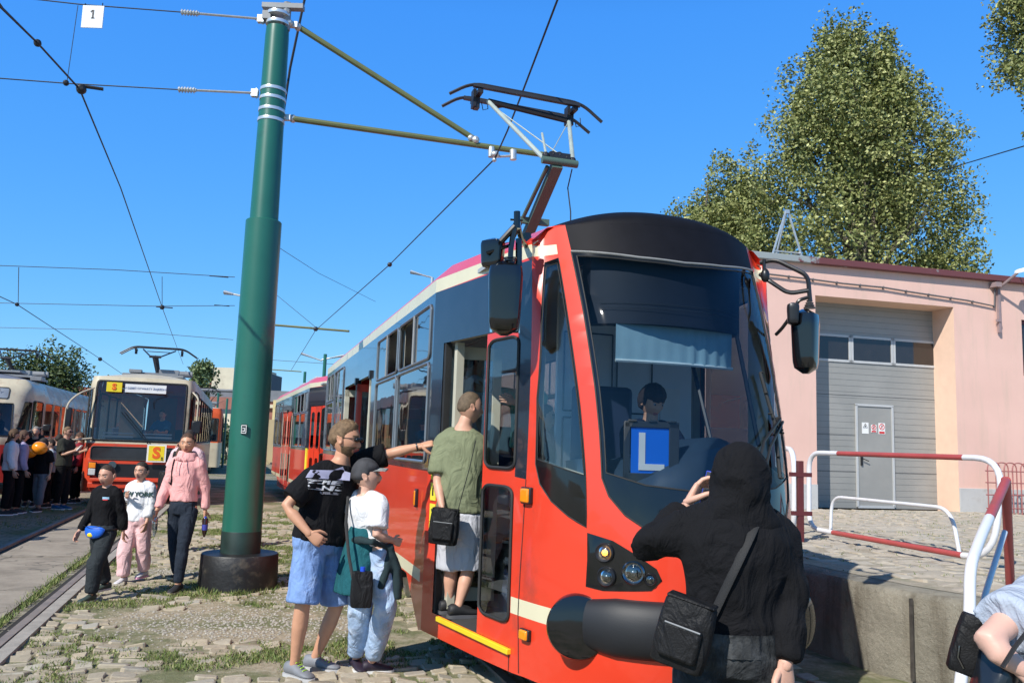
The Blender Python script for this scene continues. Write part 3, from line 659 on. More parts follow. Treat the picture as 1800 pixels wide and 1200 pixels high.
CS = [(-.838, .62), (-.60, .62), (-.60, .72), (-.838, .72)]
OUT = [(-1, .24), (-.84, .25), (-.70, .27), (0, .27), (.7, .27), (1, .24), (1, 2.985), (.86, 2.985), (.55, 3.03), (.44, 3.11), (.405, 3.12), (0, 3.12), (-.405, 3.12), (-.44, 3.11), (-.55, 3.03), (-.86, 2.985), (-1, 2.985)]
DG1 = rr(fu(.66), 1.52, fu(1.08), 2.39, .05, .35); DG2 = rr(fu(.65), .55, fu(1.06), 1.40, .05, .35)
DG1 = [(min(max(a, fu(.66)), fu(1.08)), b) for a, b in DG1]
DOME0 = [(-.402, 2.925), (-.17, 2.875), (0, 2.86), (.17, 2.875), (.402, 2.925), (.405, 3.12), (-.405, 3.12)]
REG = [('cream_band', CB), ('cream_band', mir(CB)), ('cream_stripe', CS), ('front_dome', DOME0), ('windscreen_frame', WS), ('windscreen', GL), ('quarter_panel', QW), ('quarter_window', QG),
       ('quarter_panel', mir(QW)), ('quarter_window', mir(QG)),
       ('black_pillar', BP), ('black_pillar', mir(BP)), ('black_pillar', JAMB), ('black_pillar', HDR), ('black_pillar', [(.765, 1.46), (.99, 1.46), (.99, 2.88), (.765, 2.88)]), ('headlight_panel', HL), ('headlight_panel', mir(HL)),
       ('opening', DOORO), ('quarter_window', [(.78, 1.50), (.97, 1.50), (.97, 2.80), (.78, 2.80)]), ('door_leaf', DOORL), ('door_glass', DG1), ('door_glass2', DG2)]
sk = skin(OUT, REG, nose, .045, .11, {'windscreen': .002, 'quarter_window': .002, 'headlight_panel': .004, 'door_leaf': -.005})
body = MB().merge(sk['shell'])
MM = {'cream_band': CREAM, 'cream_stripe': CREAM, 'front_dome': DGREY, 'windscreen_frame': BLKG, 'windscreen': GLS, 'quarter_panel': BLKG, 'quarter_window': GLSL, 'black_pillar': NAVY, 'headlight_panel': BLKG,
      'door_leaf': RED, 'door_glass': GLSL, 'door_glass2': GLSL}
nose_parts = {}
for k, mb in sk.items():
    if k in ('shell', 'opening', 'door_glass', 'door_glass2', 'front_dome'): continue
    for sg in (-1, 1):
        h = MB(); h.v = mb.v; h.f = [f for f in mb.f if sum(mb.v[i][0] for i in f)*sg > 0 or (k in ('windscreen', 'windscreen_frame') and sg < 0)]; h.m = [0]*len(h.f)
        if not h.f or (k in ('windscreen', 'windscreen_frame') and sg > 0): continue
        used = sorted({i for f in h.f for i in f}); ix = {j: i for i, j in enumerate(used)}; h.v = [mb.v[i] for i in used]; h.f = [[ix[i] for i in f] for f in h.f]
        o = h.build(k, MM[k], tram, smooth=60)
        if sg < 0: nose_parts[k] = o
        else: nose_parts.setdefault(k, o)
tag(nose_parts['windscreen'], 'large curved windscreen with roller blind behind it')
DL = nose_parts['door_leaf']
for k in ('door_glass', 'door_glass2'): sk[k].build('door_pane', GLSL, DL, smooth=0)
mb = MB(); mb.merge(strip(DG1, nose, .012)); mb.merge(strip(DG2, nose, .012)); mb.build('pane_seal', RUB, DL)
# seams and seals
mb = MB(); mb.merge(strip(WS, nose, .006)); mb.merge(strip(GL, nose, .005)); mb.merge(strip(QW, nose, .004)); mb.merge(strip(QG, nose, .004))
mb.build('window_seal', RUB, nose_parts['windscreen_frame'])
mb = MB().merge(strip([(-.402, 2.925), (-.17, 2.875), (0, 2.86), (.17, 2.875), (.402, 2.925)], nose, .008, closed=False)); mb.build('dome_trim', pm('aluminium_trim', (.30, .30, .29), .5, .3), nose_parts['windscreen_frame'])
mb = MB()
for P in ([(-.712, 1.46), (-.726, .9), (-.73, .64), (-.72, .28)], [(-.757, .405), (-.757, .26)], [(.71, 1.46), (.73, .28)]): mb.merge(strip(P, nose, .0035, closed=False))
mb.build_sep('panel_seam', RUB, tram)
# ---- dome
rings = []; NU = 41; NT = 14
for i in range(NT+1):
    t = i/NT*math.pi/2; ring = []
    for j in range(NU):
        s = -1+2*j/(NU-1); u = s*.405; b0 = nose(u, 3.12); tl = s*.86; zt = 3.13+.22*max(0, 1-abs(s)**2.3)
        f0 = -b0.y; f1 = .55
        ring.append(Vector((b0.x+(tl-b0.x)*(1-math.cos(t)), -(f0+(f1-f0)*(1-math.cos(t))), 3.12+(zt-3.12)*math.sin(t))))
    rings.append(ring)
dm = MB().loft(rings, cap=False, closed=False); dm.merge(sk['front_dome']); dm.build('front_dome', pm('dome_black', (.007, .007, .010), .6, var=.2, spec=.15), tram, smooth=60)
# ---- side sheets (f, z)
def sl(x, z, off=0.0):
    l = -1.2+max(0, -9.6-x)*.17; return Vector((l-off, -x, z))
def srr(x, z, off=0.0):
    l = 1.2-max(0, -9.6-x)*.17; return Vector((l+off, -x, z))
SO = [(-11.1, .57), (-7.4, .57), (-7.2, .30), (-3.3, .30), (-3.1, .57), (-1.0, .57), (-.4, .22), (-.3, .24), (-.3, 2.985), (-11.1, 2.985)]
BAND = [(-11.1, 1.45), (-.3, 1.45), (-.3, 2.88), (-11.1, 2.88)]
STR = [(-11.1, .58), (-.42, .58), (-.42, .675), (-11.1, .675)]
CBS = [(-11.1, 2.88), (-.3, 2.88), (-.3, 2.985), (-11.1, 2.985)]
D2 = [(-6.5, -3.75)]
def panes(x0, x1, split=True):
    o = []
    if split: o.append(rr(x0, 2.36, x1, 2.80, .05)); o.append(rr(x0, 1.52, x1, 2.32, .05))
    else: o.append(rr(x0, 1.52, x1, 2.80, .05))
    return o
WINL = panes(-1.87, -.42)+panes(-3.32, -1.97)+panes(-8.0, -6.75, False)+panes(-9.3, -8.15)+panes(-10.8, -9.75, False)
WINR = panes(-1.87, -.42)+panes(-3.42, -1.97)+panes(-4.97, -3.52)+panes(-6.52, -5.07)+panes(-8.07, -6.62)+panes(-9.5, -8.17)
OPEN = [[(-6.5, .40), (-5.22, .40), (-5.22, 2.47), (-6.5, 2.47)], [(-5.08, .40), (-3.75, .40), (-3.75, 2.47), (-5.08, 2.47)]]
HOLE = rr(-1.17, 2.38, -.47, 2.78, .02), rr(-1.95-.0-.5, 2.38, -2.0, 2.78, .02)
def side(mp, wins, opens, parent, lining=True, red=RED, slid=()):
    reg = [('cream_stripe', STR), ('cream_band', CBS), ('window_band', BAND)]
    if opens: reg.append(('window_band', [(-6.6, 2.47), (-3.66, 2.47), (-3.66, 2.88), (-6.6, 2.88)]))
    reg += [('opening', P) for P in opens]+[('window', P) for P in wins]+[('opening', P) for P in slid]
    s = skin(SO, reg, mp, .5, .5)
    r = {}
    for k, m in (('cream_stripe', CREAM), ('cream_band', CREAM), ('window_band', NAVY)):
        r[k] = s[k].build(k, m, parent, smooth=0)
    if lining:
        li = MB()
        s2 = skin(SO, reg, lambda x, z, o=0: mp(x, z, -.05), .5, .5)
        for k in s2:
            if k not in ('opening', 'window'): li.merge(s2[k])
        r['lining'] = li
    r['shell'] = s['shell']; return r
SLID = [rr(-1.86, 2.37, -1.18, 2.79, .02), rr(-2.55, 2.37, -1.98, 2.79, .02)]
A_ = side(sl, WINL, OPEN, tram, slid=SLID); body.merge(A_['shell'])
B_ = side(srr, WINR, [], tram); body.merge(B_['shell'])
def winpane(P, mp, parent, holes=()):
    x0 = min(p[0] for p in P); x1 = max(p[0] for p in P); z0 = min(p[1] for p in P); z1 = max(p[1] for p in P)
    fr = strip(P, mp, .014, .01).build('window', pm('window_frame_metal', (.25, .27, .29), .35, .6), parent)
    s = skin(P, [('opening', h) for h in holes], mp, .6, .6, {})
    s['shell'].build('pane', GLSS, fr, smooth=0)
    if z1-z0 < .5:
        xm = (x0+x1)/2+.03; MB().tube([mp(xm, z0, .012), mp(xm, z1, .012)], .012, 6).build('slider_bar', GREY, fr)
    return fr
for P in WINL: winpane(P, sl, tram, [h for h in SLID if min(p[0] for p in P) < h[3][0] < max(p[0] for p in P) and P[0][1] > 2.3])
for P in WINR: winpane(P, srr, tram)
# ---- roof
def ringr(f):
    hw = 1.2
    if f > -.3: hw = 1.2-.29*(f+.3)/1.42
    if f < -9.6: hw = 1.2-(-9.6-f)*.17
    ch = .13 if f < .2 else .13-.06*min((f-.2)/.9, 1)
    P = [(-hw, 2.985), (-hw+ch*.5, 3.05), (-hw+ch, 3.12)]
    n = 12
    for k in range(1, n):
        x = -1+2*k/n; P.append((x*(hw-ch), 3.12+.14*(1-x*x)))
    P += [(hw-ch, 3.12), (hw-ch*.5, 3.05), (hw, 2.985)]
    return [Vector((a, -f, b)) for a, b in P]
fs = [-11.1, -9.6, -8, -6, -4, -2, -.3, .2, .6]
rf = MB().loft([ringr(f) for f in fs], cap=False, closed=False)
rf.build('roof', PINKROOF, tram, smooth=20)
for sg in (-1, 1):
    rg = []
    for k in range(16):
        t = k/15; u = .405+t*.47; a = nose(sg*u, float(np.interp(u, [.405, .44, .55, .86], [3.12, 3.11, 3.03, 2.985])))
        b0 = nose(sg*.405, 3.12); ff = min(-a.y, -b0.y); q = min(max((-b0.y-ff)/(-b0.y-.55), 0), 1); tt = math.acos(1-q)
        c_ = Vector((b0.x+(sg*.86-b0.x)*(1-math.cos(tt)), -ff, 3.12+.01*math.sin(tt))); m_ = a*.45+c_*.55+Vector((0, 0, .035*min(1, t*4)))
        rg.append([a, m_, c_, Vector((c_.x*.5, c_.y, 3.12+.05*t))])
    o = MB().loft(rg, cap=False, closed=False).build('roof_shoulder', RED, tram, smooth=50)
# rear wall
mb = MB(); r0 = ringr(-11.1); lo = [Vector((-.945, 11.1, .57)), Vector((.945, 11.1, .57))]
mb.add(r0+lo[::-1], [tuple(range(len(r0)+2))]); body.merge(mb)
mb.build('rear_wall', RED, tram, smooth=0)
# roof equipment
mb = MB(); mb.box((0, 4.6, 3.33), (1.3, 1.6, .18)); mb.box((0, 7.8, 3.35), (1.2, 1.2, .2)); mb.build('roof_box', LGREY, tram, bevel=.02)
bodyo = body.build('body', RED, tram, smooth=40)
# ---- lining and floor
li = MB().merge(A_['lining']).merge(B_['lining']); s2 = skin(OUT, REG, lambda u, z, o=0: nose(u, z, -.045), .07, .25)
for k in s2:
    if k in ('shell', 'quarter_panel', 'black_pillar', 'cream_band', 'cream_stripe', 'front_dome', 'headlight_panel'): li.merge(s2[k])
li.build('inner_lining', INCR, tram, smooth=40)
mb = MB()
# ceiling and floor following the plan
def plan(z, ins=.06):
    P = [(-1.2+ins, 11.0), (-1.2+ins, .3)]+[(nose(u, min(z, 1), -ins).x, nose(u, min(z, 1), -ins).y) for u in np.linspace(-.95, .95, 30)]+[(1.2-ins, .3), (1.2-ins, 11.0)]
    return [Vector((a, b, z)) for a, b in P]
P = plan(.9); stair = [(-1.12, .12), (-1.05, -.55), (-.45, -.55), (-.45, .12)]
fl = MB(); fl.box((.18, 5.6, .87), (1.26, 10.9, .06)); fl.box((-.8, 2.0, .87), (.7, 3.3, .06)); fl.box((-.8, 8.8, .87), (.7, 4.3, .06)); fl.box((.2, -.6, .87), (1.2, 1.5, .06)); fl.box((0, -1.55, .87), (.9, .5, .06))
fl.box((-.62, 5.1, .86), (.3, 3.0, .06)); fl.build('floor', pm('dark_floor', (.06, .06, .065), .6), tram)
st = MB(); st.box((-.78, -.1, .39), (.62, 1.0, .04), rotz(rad(11))); st.box((-.62, -.1, .64), (.34, .95, .04), rotz(rad(11))); st.box((-.44, -.1, .65), (.03, 1.0, .5)); st.box((-.86, 5.1, .40), (.6, 2.8, .04)); st.box((-.66, 5.1, .63), (.3, 2.8, .04))
st.build_sep('step', pm('step_tread', (.05, .05, .05), .8, bump=.3), tram)
ce = MB(); ce.box((0, 5.0, 2.93), (2.1, 11.8, .03)); ce.build('ceiling', INCR2, tram)
cv = MB(); cv.box((-.3, -.62, .66), (.03, .95, .5), rotz(rad(-40))); cv.build('stair_panel', INCR, tram)
# yellow step edge
a = nose(fu(.02), .40, .012); b = nose(fu(1.10), .40, .012)
mb = MB(); d = (b-a); mb.box((a+b)/2+Vector((0, 0, -.015)), (.03, d.length, .035), rotz(math.atan2(-d.x, d.y))); mb.build('step_edge', YEL, tram, bevel=.004)
mb = MB(); mb.tube([nose(fu(.86), .43, -.03), nose(fu(1.12), .43, -.02)], .016, 8); mb.build('sill_bar', CREAM, tram)
# open door jamb: cream posts and folded rear leaf
mb = MB(); mb.box(nose(fu(.0), 1.45, -.09)+Vector((0, 0, 0)), (.06, .05, 2.0), rotz(rad(11))); mb.build('door_post', INCR, tram)
mb = MB(); mb.box(nose(fu(-.08), 1.43, -.03), (.05, .035, 2.04), rotz(rad(11))); mb.build('door_seal', RUB, tram)
lf = MB()
def leafbox(cx, cy, ang, parent, zc=1.43, wd=.5, hh=2.0, mat=INCR):
    r = rotz(ang); f_ = MB()
    for (px, pz, sx, sz) in ((-wd/2+.035, 0, .07, hh), (wd/2-.035, 0, .07, hh), (0, hh/2-.05, wd, .1), (0, -hh/2+.05, wd, .1), (0, .02, wd, .1)):
        f_.box(r @ Vector((px, 0, 0))+Vector((cx, cy, zc+pz)), (sx, .035, sz), r)
    o = f_.build('door_leaf', mat, parent, bevel=.004)
    g = MB(); g.box((cx, cy, zc), (wd-.14, .008, hh-.16), r); g.build('door_pane', GLSL, o); return o
leafbox(-.90, .12, rad(-4), tram, zc=1.46, wd=.44, hh=1.95)
for cy in (5.12, 6.42, 3.82): leafbox(-1.0, cy+.02, rad(3), tram, wd=.42)
leafbox(-1.0, 5.0, rad(-4), tram, wd=.42, mat=RED)
# header block actuators
mb = MB(); mb.box((-1.19, 3.8, 2.47), (.07, .1, .09)); mb.box((-1.19, 5.15, 2.47), (.07, .1, .09)); mb.build_sep('door_sensor', BLK, tram)
# ---- bumper
mb = MB(); pts = []; prev = None; rings = []
for i in range(33):
    u = -.47+.94*i/32; p = nose(u, .685, .0); q = nose(min(u+.01, .5), .685, .0); d = (q-p).normalized(); n_ = Vector((d.y, -d.x, 0))
    if n_.y > 0: n_ = -n_
    ends = .85+.15*min(1, min(i, 32-i)/3)
    rings.append([p+n_*(.085*ends*math.cos(a))+Vector((0, 0, 1))*(.158*ends*math.sin(a)) for a in [2*math.pi*k/24 for k in range(24)]])
mb.loft(rings); mb.build('bumper', DGREY, tram, smooth=50)
for s in (-1, 1):
    p = nose(s*.505, .66, .0); n_ = Vector((s*.42, -.90, .06)).normalized(); x = n_.cross(Vector((0, 0, 1))).normalized(); y = x.cross(n_)
    rg = []
    for r_, h in ((.18, -.12), (.18, .05), (.172, .066), (.14, .074), (.07, .08), (.002, .081)): rg.append([p+x*r_*math.cos(2*math.pi*k/48)+y*r_*math.sin(2*math.pi*k/48)+n_*h for k in range(48)])
    MB().loft(rg).build('corner_disc', BLKG, tram, smooth=30)
# ---- lights
BEZ = pm('lamp_chrome', (.22, .22, .23), .18, 1, var=.05); LENS = glass('lamp_lens', (.85, .87, .9), .15)
AMB = emis('lit_amber', (1, .42, .04), 5.0)
for s in (-1, 1):
    hl = nose_parts['headlight_panel']
    for nm, (u, z), r_ in (('turn_signal', (.418, 1.085), .042), ('fog_lamp', (.413, .955), .042), ('headlight', (.328, .99), .05), ('marker_lamp', (.272, .962), .026)):
        p = nose(s*u, z, .006); q = nose(s*u+.01, z, .006)-p; q = q.normalized(); n_ = Vector((q.y, -q.x, 0))
        if n_.y > 0: n_ = -n_
        x = n_.cross(Vector((0, 0, 1))); y = Vector((0, 0, 1)); mb = MB()
        for (prof_) in ([(r_*1.32, -.01), (r_*1.32, .012), (r_*1.16, .02), (r_*1.0, .014), (r_*.7, -.006), (r_*.3, -.014), (.001, -.015)],):
            mb.loft([[p+x*a*math.cos(2*math.pi*k/24)+y*a*math.sin(2*math.pi*k/24)+n_*h for k in range(24)] for a, h in prof_], cap=False)
        o = mb.build(nm, BLK if nm != 'headlight' else BEZ, tram)
        mb = MB(); mb.loft([[p+x*a*math.cos(2*math.pi*k/24)+y*a*math.sin(2*math.pi*k/24)+n_*h for k in range(24)] for a, h in [(r_*.98, .008), (r_*.8, .017), (r_*.4, .022), (.001, .023)]], cap=False); mb.build('lens', LENS, o)
        mb = MB(); mb.sphere(p+n_*.0, r_*.42, 12, 8); mb.build('bulb', AMB if nm == 'turn_signal' and s < 0 else BEZ, o)
def sidelamp(u, z, sx, sz):
    p = nose(u, z, .012); q = (nose(u+.01, z)-nose(u-.01, z)).normalized(); ang = math.atan2(q.y, q.x)
    o = MB().box(p, (sx, .03, sz), rotz(ang)).build('side_indicator', BLK, tram, bevel=.008)
    n_ = Vector((q.y, -q.x, 0)); MB().box(p+n_*.014, (sx*.84, .028, sz*.84), rotz(ang)).build('lens', ORL, o, bevel=.01)
sidelamp(-.700, 1.362, .11, .105); sidelamp(-.692, .525, .10, .07); sidelamp(.70, 1.362, .11, .105)
o = MB().box(sl(-.65, 1.22, .012), (.03, .05, .15)).build('side_indicator', BLK, tram, bevel=.008); MB().box(sl(-.65, 1.22, .025), (.02, .035, .12)).build('lens', ORL, o, bevel=.005)
# yellow stickers on the red jamb beside the door
YST = pm('sticker_yellow', (.80, .72, .05), .5)
for k, z in enumerate((1.46, 1.30, 1.14, 1.0)):
    f0 = -.21+.0*k; p = nose(fu(-.17), z, .004); ang = math.atan2(.29, -1.42)
    o = MB().box(p, (.004, .10, .135), rotz(rad(11.5))).build('sticker', YST, tram)
    c = p+Vector((-.004, 0, 0)); mb = MB()
    if k == 0: mb.box(c, (.003, .045, .07), rotz(rad(11.5)))
    elif k == 1: mb.box(c, (.003, .02, .06), rotz(rad(11.5))); mb.sphere(c+Vector((0, 0, .04)), (.003, .012, .012))
    elif k == 2:
        for a in range(3): mb.box(c+Vector((0, .02*math.cos(a*2.09+1.57), .02*math.sin(a*2.09+1.57))), (.003, .022, .022), rotz(rad(11.5)))
    else: mb.box(c, (.003, .05, .03), rotz(rad(11.5))); mb.box(c+Vector((0, 0, .04)), (.003, .02, .02))
    mb.build('pictogram', BLK, o, smooth=0)
# ---- wipers
def wiper(pts, blade):
    mb = MB(); mb.tube([nose(u, z, o_) for u, z, o_ in pts], .009, 6); o = mb.build('wiper', BLK, tram)
    mb = MB(); mb.tube([nose(u, z, .035) for u, z in blade], .012, 6)
    for k in range(6):
        t = k/5; mb.tube([nose(blade[0][0]+(blade[-1][0]-blade[0][0])*t, blade[0][1]+(blade[-1][1]-blade[0][1])*t, oo) for oo in (.03, .055)], .006, 4)
    mb.build('wiper_blade', RUB, o)
wiper([(.14, 1.40, .03), (.21, 1.71, .06), (.33, 1.87, .05)], [(.237, 2.166), (.26, 1.97), (.28, 1.87), (.272, 1.53)])
wiper([(.10, 1.40, .03), (.174, 1.742, .07), (.298, 1.887, .06)], [(.30, 1.89), (.32, 1.80)])
# small white arrow mark low on the front
mb = MB(); p = nose(-.16, .42, .004); mb.box(p, (.055, .004, .008)); mb.add([p+Vector((-.018, 0, -.03)), p+Vector((.018, 0, -.03)), p+Vector((0, 0, -.01))], [(0, 1, 2)]); mb.box(p+Vector((0, 0, -.05)), (.008, .004, .05)); mb.build('tow_mark', WHITE, tram)
# ---- cab interior
mb = MB()
mb.box((.20, -.32, 1.9), (1.14, .04, 2.05)); pw = mb.build('cab_partition', pm('pale_cab_panel', (.72, .78, .82), .5, var=.04), tram)
mb = MB()
for x0, x1, z0, z1 in ((-.32, .08, 1.95, 2.55), (.12, .42, 1.95, 2.55), (.12, .42, 1.2, 1.9), (-.32, .08, 1.2, 1.9)):
    for (a, b, c_, d_) in ((x0, z0, x1, z0), (x1, z0, x1, z1), (x1, z1, x0, z1), (x0, z1, x0, z0)): mb.tube([(a, -.345, b), (c_, -.345, d_)], .006, 4)
mb.build('hatch_outline', BLK, pw)
mb = MB(); mb.box((.58, -.345, 1.95), (.17, .004, .42)); mb.build('notice_sheet', WHITE, pw)
mb = MB(); mb.box((-.18, -.345, 2.2), (.2, .004, .05)); mb.build('notice_sheet', WHITE, pw)
dbm = pm('blue_grey_dashboard', (.03, .055, .09), .45)
db = MB(); rg = []
for i in range(25):
    u = -.52+1.04*i/24; p = nose(u, 1.45, -.05); q = Vector((p.x*.75, p.y*.60+.0, 0)); hz = 1.60+.16*math.exp(-((i-14)/5.5)**2)
    rg.append([Vector((p.x, p.y, .95)), Vector((p.x, p.y, 1.46)), Vector((p.x*.95, p.y*.95, hz-.06)), Vector((p.x*.88, p.y*.88, hz)), Vector((q.x, q.y, hz-.02)), Vector((q.x, q.y-.05, 1.3)), Vector((q.x, q.y, .95))])
db.loft(rg, cap=True); db.build('dashboard', dbm, tram, smooth=40)
SEAT = pm('dark_blue_seat', (.02, .035, .08), .7)
mb = MB(); mb.box((-.12, -.62, 1.75), (.46, .12, .75)); mb.box((-.10, -.82, 1.36), (.46, .45, .12)); mb.box((-.1, -.8, 1.1), (.12, .12, .45)); mb.build('driver_seat', SEAT, tram, bevel=.04)
mb = MB(); z0 = 2.50; q = [nose(u, 2.6, -.16) for u in np.linspace(-.40, .43, 16)]
mb.loft([[p+Vector((0, 0, -.14)), p+Vector((0, 0, .30)), p+Vector((0, .14, .30)), p+Vector((0, .14, -.14))] for p in q]); mb.build('destination_box', pm('matt_navy', (.010, .016, .032), .6), tram)
BLND = pm('pale_blue_blind', (.26, .42, .50), .7, var=.06)
mb = MB(); qa, qb = nose(-.33, 2.35, -.24), nose(.40, 2.35, -.24); qm = nose(0, 2.35, -.24); q = [qa.lerp(qb, t)+Vector((0, (qm.y-(qa.y+qb.y)/2)*.35*4*t*(1-t), 0)) for t in np.linspace(0, 1, 40)]; rg = []
for i, p in enumerate(q): rg.append([p+Vector((0, .012*math.sin(i*1.5)*(.2 if i < 24 else 1)*k, 2.52-2.35-.29*k)) for k in (0, .25, .5, .75, 1)])
mb.loft(rg, cap=False, closed=False); o = mb.build('roller_blind', BLND, tram, smooth=180)
mb = MB(); mb.tube([p+Vector((0, 0, -.125)) for p in q[::3]], .012, 6); mb.build('blind_rail', pm('blind_rail_white', (.6, .7, .72), .5), o)
mb = MB(); mb.tube([nose(.42, 2.55, -.2), nose(.40, 1.72, -.15)], .014, 6); mb.tube([nose(.30, 2.3, -.5), nose(.31, 1.70, -.42)], .014, 6); mb.build('cab_rail', BLK, tram)
mb = MB()
for k in range(9):  # perforated display grille
    z = 2.56+.03*k
    mb.tube([nose(u, z, -.155) for u in np.linspace(-.36, .38, 10)], .0015, 3)
mb.build('display_grille', pm('grille_line', (.06, .08, .10), .5), tram)
# saloon: seats, rails
seat0 = None
for i, (x, y) in enumerate([(.75, 1.2), (.75, 2.1), (.75, 3.0), (.75, 4.2), (.75, 6.6), (.75, 7.6), (-.75, 1.5), (-.75, 2.6), (-.75, 7.5), (-.75, 8.5)]):
    mb = MB(); mb.box((x, y, 1.32), (.44, .42, .06)); mb.box((x, y+.2, 1.62), (.44, .05, .62)); mb.box((x, y, 1.1), (.06, .3, .42)); mb.build('passenger_seat', SEAT, tram, bevel=.025)
mb = MB()
for x, y in ((-.42, .35), (-.5, 1.05), (-.45, 3.6), (-.45, 6.6), (.5, 1.7), (.5, 5.0)): mb.tube([(x, y, .9), (x, y, 2.9)], .016, 8)
mb.tube([(-.45, .4, 2.7), (-.45, 10, 2.7)], .016, 8); mb.tube([(-.9, .9, 1.75), (-.45, .9, 1.75)], .016, 8); mb.build('grab_rail', pm('grey_rail', (.25, .26, .27), .3, .5), tram)
# broom cupboard seen through the lower door pane
mb = MB(); mb.tube([(-.72, -.72, .95), (-.80, -.90, 1.45)], .014, 8); mb.build('yellow_rail', YEL, tram)
mb = MB(); mb.tube([(-.60, -.78, .42), (-.66, -.80, .93)], .013, 8); mb.build('stick', pm('brown_wood', (.18, .09, .05), .6), tram)
mb = MB(); mb.box((-.66, -.82, .90), (.36, .3, .02)); 
for k in range(9): mb.add([Vector((-.845+.0*k, -.97+.035*k, .89)), Vector((-.845, -.935+.035*k, .89)), Vector((-.845, -.953+.035*k, .86))], [(0, 1, 2)])
mb.build('shelf', pm('worn_grey', (.25, .25, .25), .6), tram)
mb = MB(); mb.box((-.42, -.95, 1.25), (.1, .3, .5)); mb.sphere((-.62, -.80, 1.3), .04); mb.sphere((-.66, -.86, 1.22), .05); mb.tube([(-.6, -.7, 1.1), (-.6, -.9, 1.1)], .03); mb.tube([(-.6, -.7, 1.18), (-.6, -.9, 1.17)], .025)
for k in range(4): mb.box((-.5-.02*k, -.75-.05*k, .62), (.02, .02, .4))
mb.build('cab_gear', pm('mixed_gear', (.05, .05, .055), .4), tram)
# ---- bogies and underframe
BOG = pm('bogie_iron', (.05, .045, .04), .7, .3, var=.4, scale=10, dirt=(.14, .10, .07), dirt_amt=.3)
def bogie(parent, y, col=BOG):
    mb = MB()
    for s in (-1, 1):
        mb.box((s*.86, y, .42), (.12, 2.2, .14)); mb.box((s*.9, y, .55), (.16, .5, .2))
        for d in (-.7, .7):
            mb.box((s*.93, y+d, .36), (.16, .22, .2)); mb.tube([(s*1.0, y+d-.2, .56), (s*1.0, y+d+.2, .56)], .04)
            for k in range(5): mb.tube([(s*.92, y+d-.22, .45+.03*k), (s*.92, y+d-.12, .45+.03*k)], .05, 8)
    for k in range(4): mb.box((0, y-.6+.4*k, .35), (1.5, .08, .12))
    b = mb.build('bogie', col, parent)
    for d in (-.9, .9):
        for s in (-1, 1):
            w_ = MB(); w_.tube([(s*.66, y+d, .33), (s*.78, y+d, .33)], .33, 28); w_.tube([(s*.63, y+d, .33), (s*.67, y+d, .33)], .355, 28); w_.build('wheel', STEEL, b)
for y in (2.2, 8.3): bogie(tram, y)
bogie_front = MB(); bogie_front.box((0, .1, .45), (1.2, 1.6, .25)); bogie_front.box((0, 5, .48), (1.9, 9.5, .18)); bogie_front.box((-.7, 4.8, .5), (.6, 3.0, .25)); bogie_front.build('underframe', BOG, tram)
# ---- mirrors
def mirror(px_pts, arms, dz, name='mirror', parent=tram):
    pass
def wl(u, v, d): return wm(tram).inverted() @ dep(u, v, d)
mh = MB()
def housing(mb, c, w_, h_, d_, yaw):
    r = rotz(yaw); rg = []
    for i in range(13):
        t = i/12; z = (t-.5)*h_; k = 1-.16*(1-t) if t < .9 else 1; e = (1-abs(2*t-1)**7)**.35 if 0 < t < 1 else .25
        sh = -.10*w_*(1-t)
        ring = []
        for j in range(24):
            a = 2*math.pi*j/24; cx = math.copysign(abs(math.cos(a))**.45, math.cos(a)); sy = math.copysign(abs(math.sin(a))**.6, math.sin(a))
            ring.append(c+r @ Vector((cx*w_/2*k*e+sh*0, sy*d_/2*e*k, z)))
        rg.append(ring)
    mb.loft(rg)
c = wl(888, 524, 5.25); housing(mh, c, .225, .47, .17, rad(-20)); m1 = mh.build('mirror', BLKG, tram, smooth=40)
mb = MB(); mb.box(c+rotz(rad(-20)) @ Vector((0, .086, 0)), (.19, .006, .41), rotz(rad(-20))); mb.build('mirror_glass', pm('mirror_silver', (.8, .8, .8), .03, 1, var=0), m1)
mb = MB()
mb.tube(arc_pts([wl(897, 460, 5.25), wl(899, 425, 5.25), wl(909, 382, 5.25), wl(915, 420, 5.4), wl(930, 440, 5.65)], .1), .018, 8)
mb.tube([wl(880, 425, 5.25), wl(905, 398, 5.25)], .02, 8); mb.tube([wl(855, 445, 5.3), wl(900, 430, 5.3)], .012, 8)
mb.tube([wl(912, 420, 5.3), wl(912, 475, 5.3)], .022, 8); mb.tube([wl(909, 372, 5.25), wl(909, 402, 5.25)], .022, 8); mb.tube([wl(897, 386, 5.25), wl(919, 388, 5.25)], .007, 6)
for k in range(3): mb.tube([wl(897, 453+4*k, 5.25), wl(897, 455+4*k, 5.25)], .042-.004*k, 12)
mb.box(wl(926, 436, 5.6), (.04, .05, .2)); mb.build('mirror_arm', BLKG, m1)
mb = MB(); c = wl(866, 446, 5.35); housing(mb, c, .165, .20, .10, rad(-50)); mb.build('wide_angle_mirror', BLKG, m1, smooth=40)
mb = MB(); c = wl(1416, 600, 5.6); housing(mb, c, .185, .43, .17, rad(35)); m2 = mb.build('mirror', BLKG, tram, smooth=40)
mb = MB(); c = wl(1394, 552, 5.55); housing(mb, c, .11, .15, .08, rad(60)); mb.build('wide_angle_mirror', BLK, m2, smooth=40)
mb = MB()
mb.tube(arc_pts([wl(1336, 462, 5.75), wl(1362, 456, 5.7), wl(1420, 484, 5.6), wl(1424, 530, 5.6)], .05), .015, 8)
mb.tube(arc_pts([wl(1336, 482, 5.75), wl(1350, 492, 5.7), wl(1386, 516, 5.65), wl(1422, 510, 5.6)], .05), .015, 8)
mb.tube([wl(1343, 456, 5.72), wl(1343, 490, 5.72)], .012, 8); mb.sphere(wl(1345, 484, 5.7), (.03, .03, .05))
